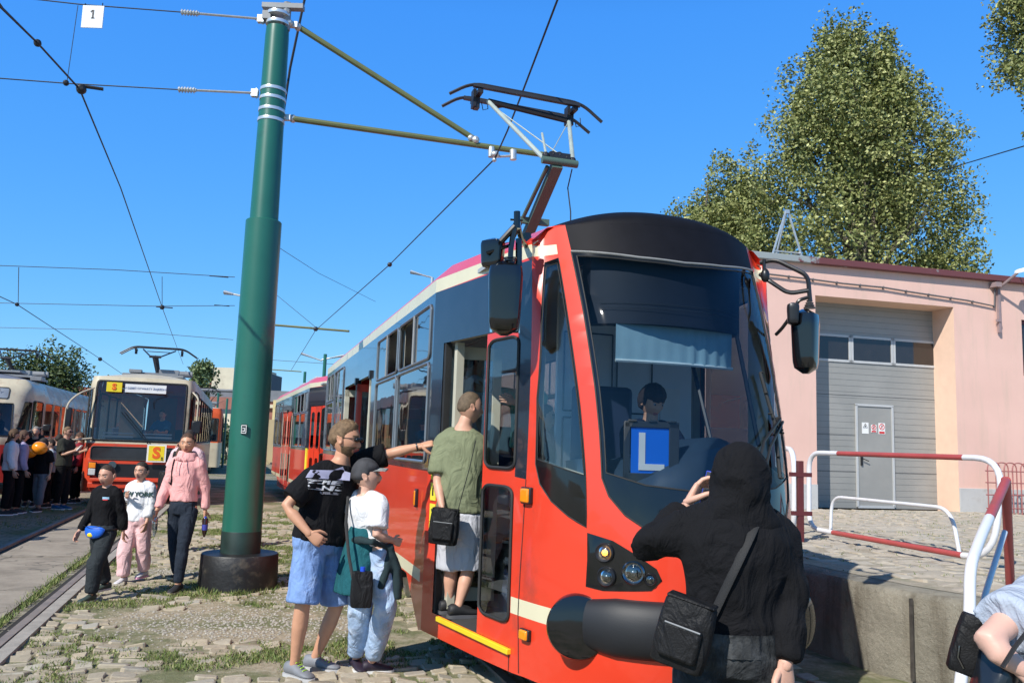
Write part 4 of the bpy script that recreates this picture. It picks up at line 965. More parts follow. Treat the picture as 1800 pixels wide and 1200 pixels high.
mb.tube(arc_pts([wl(1364, 588, 5.75), wl(1374, 578, 5.7), wl(1398, 545, 5.62), wl(1402, 528, 5.6), wl(1422, 522, 5.6)], .04), .012, 8)
for k in range(4): mb.tube([wl(1423, 528+4*k, 5.6), wl(1423, 530+4*k, 5.6)], .02+.006*k, 12)
mb.build('mirror_arm', BLK, m2)
# ---- pantograph
PG = pm('pantograph_grey_green', (.075, .125, .10), .5, var=.1); PB = pm('pantograph_dark', (.03, .03, .035), .45, .3); PL = pm('pantograph_pale', (.42, .48, .44), .45, .2)
pb = MB(); k_ = wl(984, 285, 7.45); base_ = Vector((k_.x-.05, k_.y+1.55, 3.30))
kx = Vector((1, 0, 0))
va = k_+Vector((0, 0, -.03))-base_; ra = Matrix.Rotation(math.atan2(-va.y, va.z), 3, 'X'); pb.box(base_+va/2, (.10, .07, va.length), ra)
pb.tube([base_+Vector((-.12, .12, 0)), k_+Vector((-.10, .05, -.04))], .02, 8); pb.box(base_*.42+k_*.58, (.32, .05, .06))
pb.tube([k_-kx*.17, k_+kx*.17], .035, 12); pant = pb.build('pantograph', PG, tram)
mb = MB(); mb.box((base_.x, base_.y, 3.27), (1.1, 1.5, .06)); 
for sx in (-.5, .5):
    for sy in (-.6, .6): mb.tube([(base_.x+sx, base_.y+sy, 3.14), (base_.x+sx, base_.y+sy, 3.27)], .05, 10)
mb.build('pantograph_base', PG, pant)
hl_, hr_ = wl(858, 178, 8.1), wl(1000, 213, 8.25)
mb = MB(); mb.tube([k_-kx*.14, hl_], .021, 10); mb.tube([k_+kx*.13, hr_], .021, 10); mb.tube([k_-kx*.12, (k_-kx*.14)*.45+hl_*.2+hr_*.35], .012, 8)
mb.tube([(k_-kx*.14)*.1+hl_*.9, k_+kx*.12], .006, 5); mb.tube([hr_, k_-kx*.12], .005, 5); mb.build('upper_arm', PL, pant)
mb = MB()
for k in range(5): mb.sphere(k_+Vector((-.13+.065*k, .02, .05+.02*math.sin(k))), .035, 8, 6)
mb.box(k_+Vector((0, .02, .06)), (.2, .06, .05)); mb.build('knee_joint', PB, pant)
def horn(a0, a1, b1, b0, r_, nm, mat):
    mb = MB(); mb.tube(arc_pts([a0, a1, b1, b0], .12, 5), r_, 6); return mb.build(nm, mat, pant)
horn(wl(790, 165, 8.0), wl(830, 146, 8.0), wl(1022, 182, 8.15), wl(1058, 215, 8.15), .016, 'contact_strip', PB)
horn(wl(777, 187, 8.3), wl(812, 169, 8.3), wl(1002, 205, 8.45), wl(1036, 234, 8.45), .016, 'contact_strip', PB)
mb = MB(); a, b = wl(832, 150, 8.0), wl(1020, 186, 8.15); mb.box((a+b)/2, ((b-a).length, .05, .03), rotz(math.atan2((b-a).y, (b-a).x)).to_3x3() @ Matrix.Rotation(-math.asin((b-a).normalized().z), 3, 'Y'))
a, b = wl(815, 172, 8.3), wl(1000, 208, 8.45); mb.box((a+b)/2, ((b-a).length, .05, .03), rotz(math.atan2((b-a).y, (b-a).x)).to_3x3() @ Matrix.Rotation(-math.asin((b-a).normalized().z), 3, 'Y'))
a, b = hl_, hr_
mb.tube([a, b], .03, 8)
for p in (wl(838, 170, 8.15), wl(1002, 200, 8.3)):
    mb.box(p, (.05, .32, .04)); mb.box(p+Vector((0, 0, -.06)), (.05, .08, .14)); mb.box(p+Vector((-.03, 0, -.03)), (.03, .1, .18))
    mb.tube([p+Vector((.05, 0, -.05)), p+Vector((.07, 0, -.13)), p+Vector((.12, 0, -.11)), p+Vector((.11, 0, -.03))], .005, 5)
mb.tube([wl(866, 182, 8.15), wl(900, 186, 8.2), wl(870, 190, 8.15)], .01, 6); mb.tube([wl(955, 198, 8.25), wl(985, 212, 8.25)], .012, 6); mb.build('collector_head', PB, pant)
mb = MB(); mb.tube([k_+Vector((.12, 0, -.05)), wl(998, 330, 7.6), wl(1003, 372, 7.4), wl(1003, 392, 7.0)], .006, 5); mb.build('cable', RUB, pant)
# antenna on the roof and the learner plate behind the glass
lp = thing('learner_plate', 'blue plate with a large white L in a dark frame behind the windscreen', 'sign', wm(tram) @ nose(-.235, 1.66, -.08), TA)
r = rotz(math.radians(-8)); fr = MB()
for cx, cz, sx, sz in ((0, .155, .33, .035), (0, -.15, .33, .05), (-.15, 0, .035, .33), (.135, 0, .06, .33)): fr.box(r @ Vector((cx, 0, cz)), (sx, .02, sz), r)
for cx in (-.12, 0, .12): fr.box(r @ Vector((cx, -.01, .175)), (.05, .02, .012), r)
fr.build('frame', pm('plate_frame', (.05, .055, .06), .4, .3), lp, bevel=.003)
BLUE = pm('sign_blue', (.004, .16, .75), .5, var=.03)
MB().box((0, .004, 0), (.245, .006, .27), r).build('plate', BLUE, lp)
mb = MB(); mb.box(r @ Vector((-.058, -.002, .0)), (.038, .004, .215), r); mb.box(r @ Vector((0, -.002, -.09)), (.155, .005, .036), r); mb.build('letter', WHITE, lp, smooth=0)
# ======================= POLE, ARMS AND WIRES =============================
GRN = pm('green_pole_paint', (.018, .125, .088), .34, var=.06, scale=3, coat=.15, dirt=(.02, .10, .075), dirt_amt=.1)
PC = Vector((-2.98, 9.85, 0))
def zat(v, u, y): return dep(u, v, y).z
pole = thing('catenary_pole', 'thick dark green steel catenary pole on a round black foot', 'pole', PC)
mb = MB(); z1 = zat(389, 455, PC.y)
rg = lambda r, z, n=40: [Vector((r*math.cos(2*math.pi*k/n), r*math.sin(2*math.pi*k/n), z)) for k in range(n)]
mb.loft([rg(.218, .3), rg(.214, 1.5), rg(.206, z1-.01), rg(.198, z1), rg(.166, z1+.001), rg(.164, z1+.02), rg(.140, 6.5), rg(.134, 6.62)]); mb.build('shaft', GRN, pole, smooth=30)
mb = MB(); mb.loft([rg(.43, -.02), rg(.425, .2), rg(.42, .37), rg(.41, .385), rg(.01, .395)]); mb.build('foot', pm('black_bitumen', (.012, .012, .013), .5, var=.3, bump=.4, bscale=25, dirt=(.12, .10, .07), dirt_amt=.15), pole, smooth=40)
MB().loft([rg(.2195, .31), rg(.2195, .62), rg(.2165, .63)], cap=False).build('paint_band', pm('black_pole_base', (.012, .03, .025), .5, var=.4, scale=6), pole, smooth=40)
BND = pm('steel_band', (.7, .72, .72), .3, .6)
zb = [zat(v, u, PC.y-.1) for u, v in ((485, 20), (480, 36), (473, 154), (472, 170), (470, 190), (468, 208))]
for z in zb: mb = MB(); r = .166-.027*(z-z1)/(6.5-z1)+.006; mb.loft([rg(r, z-.02), rg(r+.003, z), rg(r, z+.018)]); mb.build('band', BND, pole)
mb = MB(); mb.box((0, 0, 6.66), (.16, .16, .1)); mb.box((-.12, 0, 6.75), (.1, .2, .1)); mb.tube([(-.05, 0, 6.6), (-.05, -.02, 6.9)], .03); mb.tube([(.1, 0, 6.6), (.1, 0, 6.95)], .05); mb.box((.05, 0, 6.9), (.5, .1, .06)); mb.build('top_fitting', GREY, pole)
x = dep(429, 754, PC.y-.23)-PC; st = MB().box((x.x, x.y, x.z), (.075, .006, .11), rotz(rad(-18))).build('sticker', pm('sticker_black', (.03, .03, .035), .4), pole)
mb = MB()
for dx, dz, sx, sz in ((0, .042, .065, .006), (0, -.042, .065, .006), (.03, 0, .006, .08), (-.03, 0, .006, .08), (.0, .01, .035, .006), (.012, -.01, .006, .03), (-.005, -.02, .03, .006)): mb.box(Vector((x.x, x.y, x.z))+rotz(rad(-18)) @ Vector((dx, -.004, dz)), (sx, .003, sz), rotz(rad(-18)))
mb.build('sticker_mark', WHITE, st, smooth=0)
# cantilever arms
OLV = pm('olive_tube', (.13, .15, .06), .45, var=.1); ARMD = LX
tipY = 10.62
h0, h1 = dep(515, 209, 9.95), dep(950, 271, tipY+.0)
arm = MB(); arm.tube([h0, dep(962, 273, tipY)], .036, 10); arm.build('support_arm', OLV, pole, world=True)
t1 = dep(836, 246, 10.45)
MB().tube([dep(522, 46, 9.97), t1], .036, 10).build('support_arm', OLV, pole, world=True)
mb = MB()
for (u, v, uu, vv) in ((492, 205, 515, 209), (508, 40, 524, 48)):
    a, c = dep(u, v, 9.85), dep(uu, vv, 9.96); mb.tube([a, c], .022, 8); mb.sphere(a, .045, 8, 6); mb.sphere(c, .05, 8, 6); mb.box((a+c)/2, (.1, .05, .07))
a = dep(836, 246, 10.4); mb.sphere(a, .05, 8, 6); mb.tube([a, dep(838, 258, 10.42)], .02, 6); mb.sphere(dep(828, 243, 10.4), .045, 8, 6)
for u in (864, 902): mb.tube([dep(u, 259+(u-864)*.13, 10.46), dep(u, 276+(u-864)*.13, 10.46)], .045, 10)
mb.tube([dep(866, 276, 10.4), dep(904, 274, 10.45)], .016, 6); mb.sphere(dep(870, 272, 10.4), (.06, .06, .045)); mb.sphere(dep(869, 281, 10.4), .03)
mb.build_sep('arm_clamp', GALV, pole, world=True)
# insulators and pull-off rods towards the left
for (u0, v0, u1, v1, ub) in ((463, 34, 320, 22, 350), (452, 164, 300, 157, 345)):
    mb = MB(); mb.tube([dep(u0, v0, 9.8), dep(ub, v0-(u0-ub)*(v0-v1)/(u0-u1), 9.6)], .014, 6); mb.box(dep(u0-4, v0, 9.8), (.08, .06, .09)); mb.tube([dep(u0, v0-8, 9.8), dep(u0-14, v0, 9.8), dep(u0, v0+8, 9.8)], .015, 5)
    a, c = dep(ub, v0-(u0-ub)*(v0-v1)/(u0-u1), 9.6), dep(ub-32, v0-(u0-ub+32)*(v0-v1)/(u0-u1), 9.55); mb.tube([a, c], .024, 8)
    for k in range(6): p = a.lerp(c, .1+.16*k); mb.tube([p, p+(c-a)*.06], .036, 10)
    mb.build('tension_rod', GALV, pole, world=True)
WIRE = pm('wire_dark', (.02, .018, .016), .5, .3); WIRE2 = pm('wire_grey', (.06, .07, .08), .5, .2)
wires_grp = 'overhead wires of the depot'
def wire(pts, r, label, name='overhead_wire', mat=WIRE, extra=None):
    P = [dep(*p) for p in pts]; base = P[0]
    w_ = thing(name, label, 'wire', base); MB().tube(P, r, 6).build('strand', mat, w_, world=True)
    if extra:
        mb = MB()
        for kind_, u, v, y, s in extra:
            p = dep(u, v, y)
            if kind_ == 'knot': mb.sphere(p, s, 8, 6)
            elif kind_ == 'rod': mb.tube([p-LX*s, p+LX*s], .02, 6)
        mb.build('fitting', PB, w_, world=True)
    return w_
wire([(-40, -60, 6.9), (0, 12, 7.6), (66, 76, 8.4), (140, 157, 9.4), (212, 330, 14), (285, 540, 27), (322, 640, 60)], .011, 'contact wire of the left track curving down from the top left corner', extra=[('knot', 66, 76, 8.4, .04), ('knot', 143, 157, 9.4, .06), ('rod', 160, 154, 9.45, .13), ('knot', 285, 540, 27, .08), ('rod', 289, 540, 27, .25)])
wire([(-40, -50, 7.0), (5, 15, 7.7), (70, 80, 8.45)], .009, 'short doubled strand beside the left contact wire at the top left corner')
wire([(1020, -120, 6.0), (980, 0, 7.0), (920, 158, 8.5), (892, 230, 9.6), (870, 279, 10.4), (685, 465, 17), (555, 580, 27), (512, 650, 40)], .010, 'contact wire of the big tram running down past its pantograph', extra=[('knot', 685, 465, 17, .05), ('knot', 555, 578, 27, .08)])
wire([(20, -6, 9.2), (60, -1, 9.22), (140, 8, 9.3), (190, 12, 9.35), (322, 22, 9.55)], .007, 'thin cross wire carrying the white number sign', mat=WIRE2)
wire([(-30, 137, 9.1), (0, 138, 9.2), (120, 147, 9.35), (316, 158, 9.55)], .007, 'thin cross wire below the number sign, tied to the left contact wire', mat=WIRE2, extra=[('knot', 116, 146, 9.35, .035)])
wire([(137, 10, 9.3), (118, 142, 9.35)], .004, 'thin vertical dropper between the two upper cross wires', mat=WIRE2)
wire([(545, -40, 10.4), (533, 10, 10.4), (510, 120, 10.3), (492, 240, 10.2), (481, 305, 10.1)], .016, 'thick black cable hanging beside the green pole')
wire([(-20, 466, 26), (200, 474, 27), (413, 487, 28)], .012, 'upper distant cross wire left of the green pole', mat=WIRE2, extra=[('rod', 385, 486, 28, .3)])
wire([(-20, 532, 33), (270, 538, 34), (413, 537, 35)], .013, 'middle distant cross wire left of the green pole', mat=WIRE2, extra=[('rod', 390, 537, 35, .3)])
wire([(-20, 575, 42), (200, 580, 42), (410, 597, 43)], .014, 'lower distant cross wire left of the green pole', mat=WIRE2)
wire([(33, 470, 26.2), (32, 533, 33)], .012, 'short dropper between distant cross wires at the left', mat=WIRE2)
wire([(-20, 512, 24), (30, 535, 28), (180, 633, 48), (222, 662, 60)], .014, 'contact wire leading to the pantograph of the yellow S tram', extra=[('knot', 30, 535, 28, .07), ('knot', 176, 631, 48, .12)])
wire([(285, 486, 27), (285, 540, 27.1)], .01, 'short dropper above the left contact wire knot', mat=WIRE2)
wire([(440, 630, 50), (530, 636, 50), (590, 640, 50)], .015, 'faint cross wire above the rear tram car', mat=WIRE2)
wire([(470, 505, 30), (555, 575, 27)], .008, 'faint stay wire right of the green pole', mat=WIRE2)
wire([(490, 435, 22), (560, 480, 30), (660, 530, 40)], .008, 'very faint wire above the roof of the big tram', mat=WIRE2)
wire([(1655, 300, 20), (1800, 257, 15), (1850, 242, 14)], .012, 'service wire slanting across the poplar to the right edge')
# number sign
ns = thing('number_sign', 'white square sign with a black 1 hanging from the cross wire', 'sign', dep(163, 30, 9.3))
MB().box((0, 0, 0), (.245, .012, .27)).build('panel', pm('sign_white', (.70, .74, .76), .5, var=.02), ns, bevel=.002)
MB().box((.004, -.008, .03), (.018, .004, .10)).box((-.012, -.008, .066), (.034, .004, .014), Matrix.Rotation(rad(-38), 3, 'Y')).box((.004, -.008, -.018), (.040, .004, .010)).build('numeral', BLK, ns, smooth=0)
MB().tube([(-.1, 0, .13), (-.1, 0, .16)], .006).tube([(.1, 0, .13), (.1, 0, .17)], .006).build('hook', BLK, ns)
# distant arms, masts and street lamps
def mast(u, vt, vb, y, label, arms=(), lampz=None, r=.09):
    p = gnd(u, 0, 0) if 0 else dep(u, vb, y); zt = dep(u, vt, y).z; base = Vector((p.x, p.y, 0)); o = thing('catenary_mast', label, 'mast', base)
    MB().tube([(0, 0, 0), (0, 0, zt)], [r*1.2, r], 10).build('post', GRN, o)
    for (u0, v0, u1, v1) in arms: MB().tube([dep(u0, v0, y), dep(u1, v1, y)], .04, 6).build('arm', OLV, o, world=True)
    if lampz:
        for (u0, v0, u1, v1) in lampz:
            a, c = dep(u0, v0, y), dep(u1, v1, y); l_ = MB().tube([a, c], .04, 6).build('lamp_arm', GALV, o, world=True); d = (c-a).normalized()
            MB().tube([c-d*.1, c+d*.7], [(.05, .03), (.14, .07)], 8).build('lamp_head', LGREY, l_, world=True)
    return o
mast(566, 622, 720, 44, 'green mast with two street lamp arms rising behind the red tram', lampz=[(566, 634, 552, 629), (566, 632, 582, 629)])
mast(532, 653, 720, 55, 'short green mast top behind the rear tram car', arms=[(430, 646, 530, 653)])
mast(452, 569, 730, 28, 'far mast hidden behind the big green pole with its arm showing to the right', arms=[(468, 570, 614, 582)])
mast(380, 690, 745, 60, 'thin green mast standing in front of the brick hall', r=.07)
mast(396, 700, 750, 50, 'thin green mast close to the left edge of the green pole', r=.06)
def streetlamp(u, v, u1, v1, y, label):
    a, c = dep(u, v, y), dep(u1, v1, y); base = Vector((c.x, c.y, 0)); o = thing('street_lamp', label, 'street lamp', base)
    MB().tube([(0, 0, 0), (0, 0, c.z)], [.09, .06], 8).build('post', GALV, o); d = (a-c)
    MB().tube([c, c+d*.6], .035, 6).build('arm', GALV, o, world=True); MB().tube([c+d*.5, a], [(.05, .04), (.16, .08)], 8).build('lamp_head', LGREY, o, world=True)
streetlamp(722, 478, 760, 488, 34, 'street lamp with its head showing over the big tram roof')
streetlamp(395, 514, 425, 520, 30, 'street lamp head peeking out left of the green pole')
# ======================= FAR BUILDINGS ====================================
def hall(name, label, cat, boxes, y):
    p0 = dep(boxes[0][0], 760, y); o = thing(name, label, cat, (p0.x, y, 0))
    for (u0, v0, u1, v1, dy, nm, m) in boxes:
        yy = y+dy; a, c = dep(u0, v1, yy), dep(u1, v0, yy); zb = a.z if v1 < 740 else 0; mb = MB(); mb.box(((a.x+c.x)/2, yy+3, (c.z+zb)/2), (c.x-a.x, 6, c.z-zb)); mb.build(nm, m, o, world=True)
    return o
BRK = pm('old_brick', (.30, .13, .10), .9, var=.25, scale=1.2); CRM = pm('weathered_cream_wall', (.62, .56, .42), .9, var=.12, scale=.7, dirt=(.35, .28, .2), dirt_amt=.3, dscale=.4); SLT = pm('slate_grey_roofing', (.16, .17, .19), .7, var=.2, scale=1); DKW = pm('dark_window_band', (.06, .07, .08), .3)
ha = hall('factory_hall', 'old brick factory hall with grey roof band and pale storey far behind the pole', 'building', [
    (300, 700, 462, 721, 0, 'wall', BRK), (300, 729, 462, 747, -.3, 'wall', CRM), (300, 721, 462, 729, -.1, 'window', DKW), (355, 686, 462, 701, .5, 'roof', SLT)], 90)
hall('concrete_block', 'windowless cream concrete block rising above the factory hall', 'building', [(371, 648, 462, 687, 0, 'wall', CRM), (366, 650, 372, 687, .5, 'side_wall', BRK)], 100)
hall('brick_shed', 'brick shed with a yellow corner seen between the pole and the rear tram car', 'building', [(462, 704, 560, 745, 0, 'wall', BRK), (460, 689, 560, 705, -.2, 'roof', SLT), (478, 703, 487, 740, -.6, 'corner_post', pm('yellow_render', (.60, .48, .24), .9)), (460, 711, 480, 716, -.4, 'window', CRM)], 85)
hall('dark_tower', 'dark square tower just right of the pole above the shed', 'building', [(452, 655, 471, 690, 0, 'wall', pm('dark_cladding', (.07, .08, .10), .7))], 95)
hall('boundary_wall', 'low ochre boundary wall behind the rear tram car', 'wall', [(425, 740, 560, 788, 0, 'wall', pm('ochre_wall', (.42, .33, .19), .9, var=.1, scale=.5))], 60)
hall('red_roof_house', 'low house with a red tiled roof between the two left trams', 'house', [(100, 693, 165, 760, 0, 'wall', CRM), (96, 681, 175, 697, -.3, 'roof', pm('red_tiles', (.33, .09, .07), .8, var=.2, scale=2))], 60)
fn = thing('metal_fence', 'thin dark metal fence in front of the far factory hall', 'fence', dep(380, 745, 70)); mb = MB()
for k in range(36): p = dep(345+3.2*k, 750, 70); mb.tube([(p.x, 70, 0), (p.x, 70, 2.1)], .03, 4)
for z in (.3, 1.1, 2.0): mb.tube([Vector((dep(345, 750, 70).x, 70, z)), Vector((dep(460, 750, 70).x, 70, z))], .035, 4)
mb.build('railing', pm('fence_dark', (.05, .06, .05), .6), fn, world=True)
# gantry above the far track
gt = thing('wire_gantry', 'long dark catenary gantry crossing above the parked trams far left of the pole', 'gantry', dep(300, 760, 62)); MB().tube([dep(290, 683, 62), dep(462, 689, 62)], .12, 5).build('beam', SLT, gt, world=True)
# ======================= OTHER TRAMS =======================================
OLDCREAM = pm('aged_cream', (.55, .48, .34), .5, var=.1, scale=2, dirt=(.30, .22, .14), dirt_amt=.35, dscale=1.2)
ORED = pm('orange_red', (.62, .06, .02), .4, var=.06, coat=.2, dirt=(.3, .06, .04), dirt_amt=.15)
RGR = pm('grey_blue_roof', (.14, .16, .22), .6, var=.15, scale=1.5, dirt=(.25, .2, .17), dirt_amt=.2)
GLD = glass('old_tram_glass', (.75, .74, .72), .02)
def mkmap(U, P, rake, top):
    def f(u, z, off=0.0):
        s = 1 if u >= 0 else -1; a = abs(u); l = float(np.interp(a, U, [p[0] for p in P])); y = float(np.interp(a, U, [p[1] for p in P]))
        w_ = max(0, 1-y/1.0); e = .01; l2 = float(np.interp(min(a+e, 1), U, [p[0] for p in P])); y2 = float(np.interp(min(a+e, 1), U, [p[1] for p in P])); l1 = float(np.interp(max(a-e, 0), U, [p[0] for p in P])); y1 = float(np.interp(max(a-e, 0), U, [p[1] for p in P]))
        d = Vector((l2-l1, y2-y1)); d = d.normalized() if d.length > 0 else Vector((1, 0)); n_ = Vector((d.y, -d.x))
        ins = top*max(0, (z-2.75)/.35)**2
        return Vector((s*(l+n_.x*off-(ins if l > .5 else ins*l/.5)), y+n_.y*off+rake(z)*w_+ins*w_, z))
    return f
def old_tram(name, label, loc, rz, U, P, rake, top, length, FR, side_wins, cols, extra=None, roofm=None, zr=3.05, group='trams in the depot yard', red_z=1.45):
    t = thing(name, label, 'tram', loc, rz, group); mp = mkmap(U, P, rake, top)
    out = [(-1, .42), (-.6, .32), (.6, .32), (1, .42), (1, zr), (-1, zr)]
    s = skin(out, [('lower', [(-1.01, .3), (1.01, .3), (1.01, red_z), (-1.01, red_z)])]+FR, mp, .05, .12)
    for k, mb in s.items():
        if k == 'shell': mb.build('body', cols['shell'], t, smooth=50)
        elif k == 'lower': mb.build('lower_panel', cols['lower'], t, smooth=50)
        elif k in cols: mb.build_sep(k, cols[k], t, smooth=50)
    for k, Pp in FR:
        if 'glass' in k or 'window' in k: strip(Pp, mp, .016).build('window_seal', RUB, t)
    yb = P[-1][1]; hw = P[-1][0]
    for sg in (-1, 1):
        mpx = lambda x, z, off=0, sg=sg: Vector((sg*(hw+off-top*max(0, (z-2.75)/.35)**2), x, z))
        so = [(yb, .42), (length, .42), (length, zr), (yb, zr)]
        ss = skin(so, [('lower', [(yb-.1, .3), (length+.1, .3), (length+.1, red_z), (yb-.1, red_z)])]+[('window', Pw) for Pw in side_wins], mpx, 1.0, .2)
        ss['shell'].build('side_wall', cols['shell'], t, smooth=50); ss['lower'].build('lower_side', cols['lower'], t, smooth=50)
        for Pw in side_wins:
            fr = strip(Pw, mpx, .02).build('window', cols.get('frame', RUB), t); q = MB(); q.add([mpx(*p) for p in Pw], [tuple(range(len(Pw)))]); q.build('pane', GLD, fr, smooth=0)
    # roof
    def rp(y):
        n_ = 14; hwr = hw-top if y > 1 else None
        if hwr is None:
            a = [mp(u, zr) for u in np.linspace(-1, 1, 2)]
        return [Vector((-(hw-top)+2*(hw-top)*k/n_, y, zr+.16*(1-(2*k/n_-1)**2))) for k in range(n_+1)]
    rings = []
    for k in range(8):
        v = 1-k/8; ff = []
        for j in range(15):
            x = -1+2*j/14; u = x*.62; a = mp(u, zr); ff.append(Vector((a.x+(x*(hw-top)-a.x)*(1-v), a.y*v+(1.3)*(1-v), zr+.16*(1-x*x)*math.sin((1-v)*1.57))))
        rings.append(ff)
    rings += [rp(1.3), rp(length)]
    MB().loft(rings, cap=False, closed=False).build('roof', roofm or cols['shell'], t, smooth=60)
    back = rp(length)+[Vector((hw, length, .42)), Vector((-hw, length, .42))]; MB().add(back, [tuple(range(len(back)))]).build('rear_wall', cols['lower'], t, smooth=0)
    MB().box((0, length/2, .80), (2*hw-.1, length-1.2, .06)).build('floor', pm('dark_floor', (.06, .06, .065), .6), t)
    MB().box((0, length/2+.5, .5), (1.6, length-1.5, .3)).build('underframe', BOG, t)
    for y in (2.4, length-3): bogie(t, y)
    for i in range(6):
        for sx in (-.7, .7): MB().box((sx, 2.6+i*1.6, 1.5), (.44, .08, .7)).box((sx, 2.4+i*1.6, 1.25), (.44, .4, .08)).build('passenger_seat', SEAT, t, bevel=.02)
    return t, mp
def panto(t, y, h, zr, lean=0, name='pantograph'):
    k_ = Vector((0, y-.9, zr+.25+h*.38)); b_ = Vector((0, y+.5, zr+.12)); hl_ = Vector((-.42, y+.1, zr+h)); hr_ = Vector((.42, y+.1, zr+h))
    p_ = MB().tube([b_, k_], [(.06, .05), (.08, .05)], 4).tube([k_-kx*.15, k_+kx*.15], .035, 10).build(name, PB, t)
    MB().tube([k_-kx*.12, hl_], .02, 8).tube([k_+kx*.12, hr_], .02, 8).tube([hl_+Vector((.1, 0, -.05)), hr_-Vector((.1, 0, .05))], .012, 6).build('upper_arm', PB, p_)
    for dy in (-.15, .15):
        MB().tube(arc_pts([Vector((-1.0, y+.1+dy, zr+h-.16)), Vector((-.66, y+.1+dy, zr+h+.06)), Vector((.66, y+.1+dy, zr+h+.06)), Vector((1.0, y+.1+dy, zr+h-.16))], .15), .02, 6).build('contact_strip', PB, p_)
    MB().box((-.6, y+.1, zr+h-.02), (.05, .34, .05)).box((.6, y+.1, zr+h-.02), (.05, .34, .05)).box((-.6, y+.1, zr+h-.08), (.06, .1, .12)).box((.6, y+.1, zr+h-.08), (.06, .1, .12)).build_sep('collector_head', PB, p_)
    MB().box((0, y, zr+.12), (1.2, 1.6, .06)).box((0, y, zr+.06), (1.5, 2.2, .06)).box((.35, y-.5, zr+.2), (.5, .3, .12)).box((-.45, y-.9, zr+.16), (.3, .3, .08)).tube([(.45, y+.3, zr+.22), (.9, y+.3, zr+.22)], .09, 10).build('pantograph_base', GREY, p_)
    return p_
US_ = [0, .5, .58, .66, .72, 1]; PS_ = [(0, 0), (1.07, .04), (1.14, .12), (1.19, .28), (1.2, .5), (1.2, 2.1)]
FRS = [('windscreen_frame', rr(-.485, 1.49, .485, 2.96, .06, .5)), ('windscreen_glass', rr(-.468, 1.53, .468, 2.93, .06, .5)), ('belt_window', rr(-.465, 1.07, .455, 1.37, .05, .5)), ('grille', rr(-.40, .66, .40, .98, .03, .5)),
       ('corner_window', rr(.535, 1.52, .625, 2.75, .04, .5)), ('corner_window', rr(-.625, 1.52, -.535, 2.75, .04, .5)), ('corner_window', rr(.66, 1.52, .98, 2.78, .05, .5)), ('corner_window', rr(-.98, 1.52, -.66, 2.78, .05, .5)), ('corner_window', rr(.54, 1.03, .66, 1.37, .04, .5))]
SG = pm('pillar_aged', (.50, .44, .33), .5)
sw = [rr(2.15+1.55*i, 1.52, 3.55+1.55*i, 2.72, .07) for i in range(7)]
st_loc = W(-5.0, -15.9)
stram, smp = old_tram('tram', 'boxy red and cream tram with a yellow S board on its front', st_loc, TA, US_, PS_, lambda z: max(0, z-1.45)*.10, .06, 13.2, FRS, sw,
    {'shell': OLDCREAM, 'lower': ORED, 'windscreen_frame': RUB, 'windscreen_glass': GLD, 'belt_window': pm('dark_belt_glass', (.03, .03, .035), .12), 'grille': BLK, 'corner_window': GLD, 'frame': RUB})
panto(stram, 3.3, .85, 3.2)
YB = pm('sign_yellow', (.80, .62, .02), .5, var=.03); SR = pm('letter_red_orange', (.80, .13, .01), .5, var=.03)
def sboard(parent, c, w_, h_, name='route_board', border=True, sz=None, small=False):
    o = MB().box(c, (w_, .015, h_)).build(name, WHITE if border else YB, parent)
    if border: MB().box(c+Vector((0, -.006, 0)), (w_*.82, .014, h_*.84)).build('yellow_field', YB, o)
    me = text_mesh('S', sz or h_*.85, depth=.004, bold=.045*h_); me.transform(basis((1, 0, 0), (0, 0, 1), (0, -1, 0)).to_4x4()); me.transform(Matrix.Translation(c+Vector((0, -.016, 0)))); finish('letter', me, SR, o, 0)
    if small: me = text_mesh('S', h_*.22, depth=.004, bold=.004); me.transform(basis((1, 0, 0), (0, 0, 1), (0, -1, 0)).to_4x4()); me.transform(Matrix.Translation(c+Vector((w_*.3, -.018, -h_*.3)))); finish('letter', me, BLK, o, 0)
    return o
sboard(stram, Vector((-.62, .03, 2.79)), .34, .23, border=False)
o = MB().box((.08, .03, 2.78), (.92, .012, .20)).build('destination_strip', WHITE, stram)
me = text_mesh('V DZIEŃ OTWARTY ZAJEZDNI', .068, depth=.002); me.transform(basis((1, 0, 0), (0, 0, 1), (0, -1, 0)).to_4x4()); me.transform(Matrix.Translation((.08, .02, 2.78))); finish('lettering', me, pm('ink_blue', (.1, .14, .3), .5), o, 0)
sboard(stram, Vector((.45, -.10, 1.25)), .43, .42, name='front_board', small=True)
for sg in (-1, 1):
    o = MB().box((sg*.93, -.02, .85), (.18, .06, .32)).build('headlight', BLK, stram, bevel=.01)
    MB().box((sg*.93, -.05, .93), (.15, .04, .13)).build('indicator_lens', ORL, o, bevel=.01); MB().box((sg*.93, -.05, .78), (.15, .04, .15)).build('lamp_lens', pm('lamp_white', (.6, .62, .62), .15, coat=.5), o, bevel=.01)
MB().tube([(-.5, -.06, .95), (-.5, -.02, .95)], .09, 16).build('fog_lamp', BEZ, stram)
MB().box((0, -.04, .60), (1.9, .1, .07)).box((0, -.01, .47), (2.0, .05, .12)).build('bumper', ORED, stram, bevel=.01)
MB().box((0, .0, .3), (.25, .9, .2)).build('coupler', BOG, stram)
for dx in (0, .05): MB().tube([(.28+dx, -.03, 1.42), (-.42+dx*1.5, -.0, 2.2)], .011, 5).build('wiper', BLK, stram)
MB().box((.28, -.03, 1.42), (.1, .06, .06)).build('wiper_motor', BLK, stram)
MB().tube(arc_pts([(-1.05, .05, 2.75), (-1.35, -.1, 2.6), (-1.55, -.25, 2.35), (-1.58, -.25, 1.6), (-1.45, -.15, 1.5), (-1.0, 0, 1.56)], .2), .022, 6).build('mirror_arm', SG, stram)
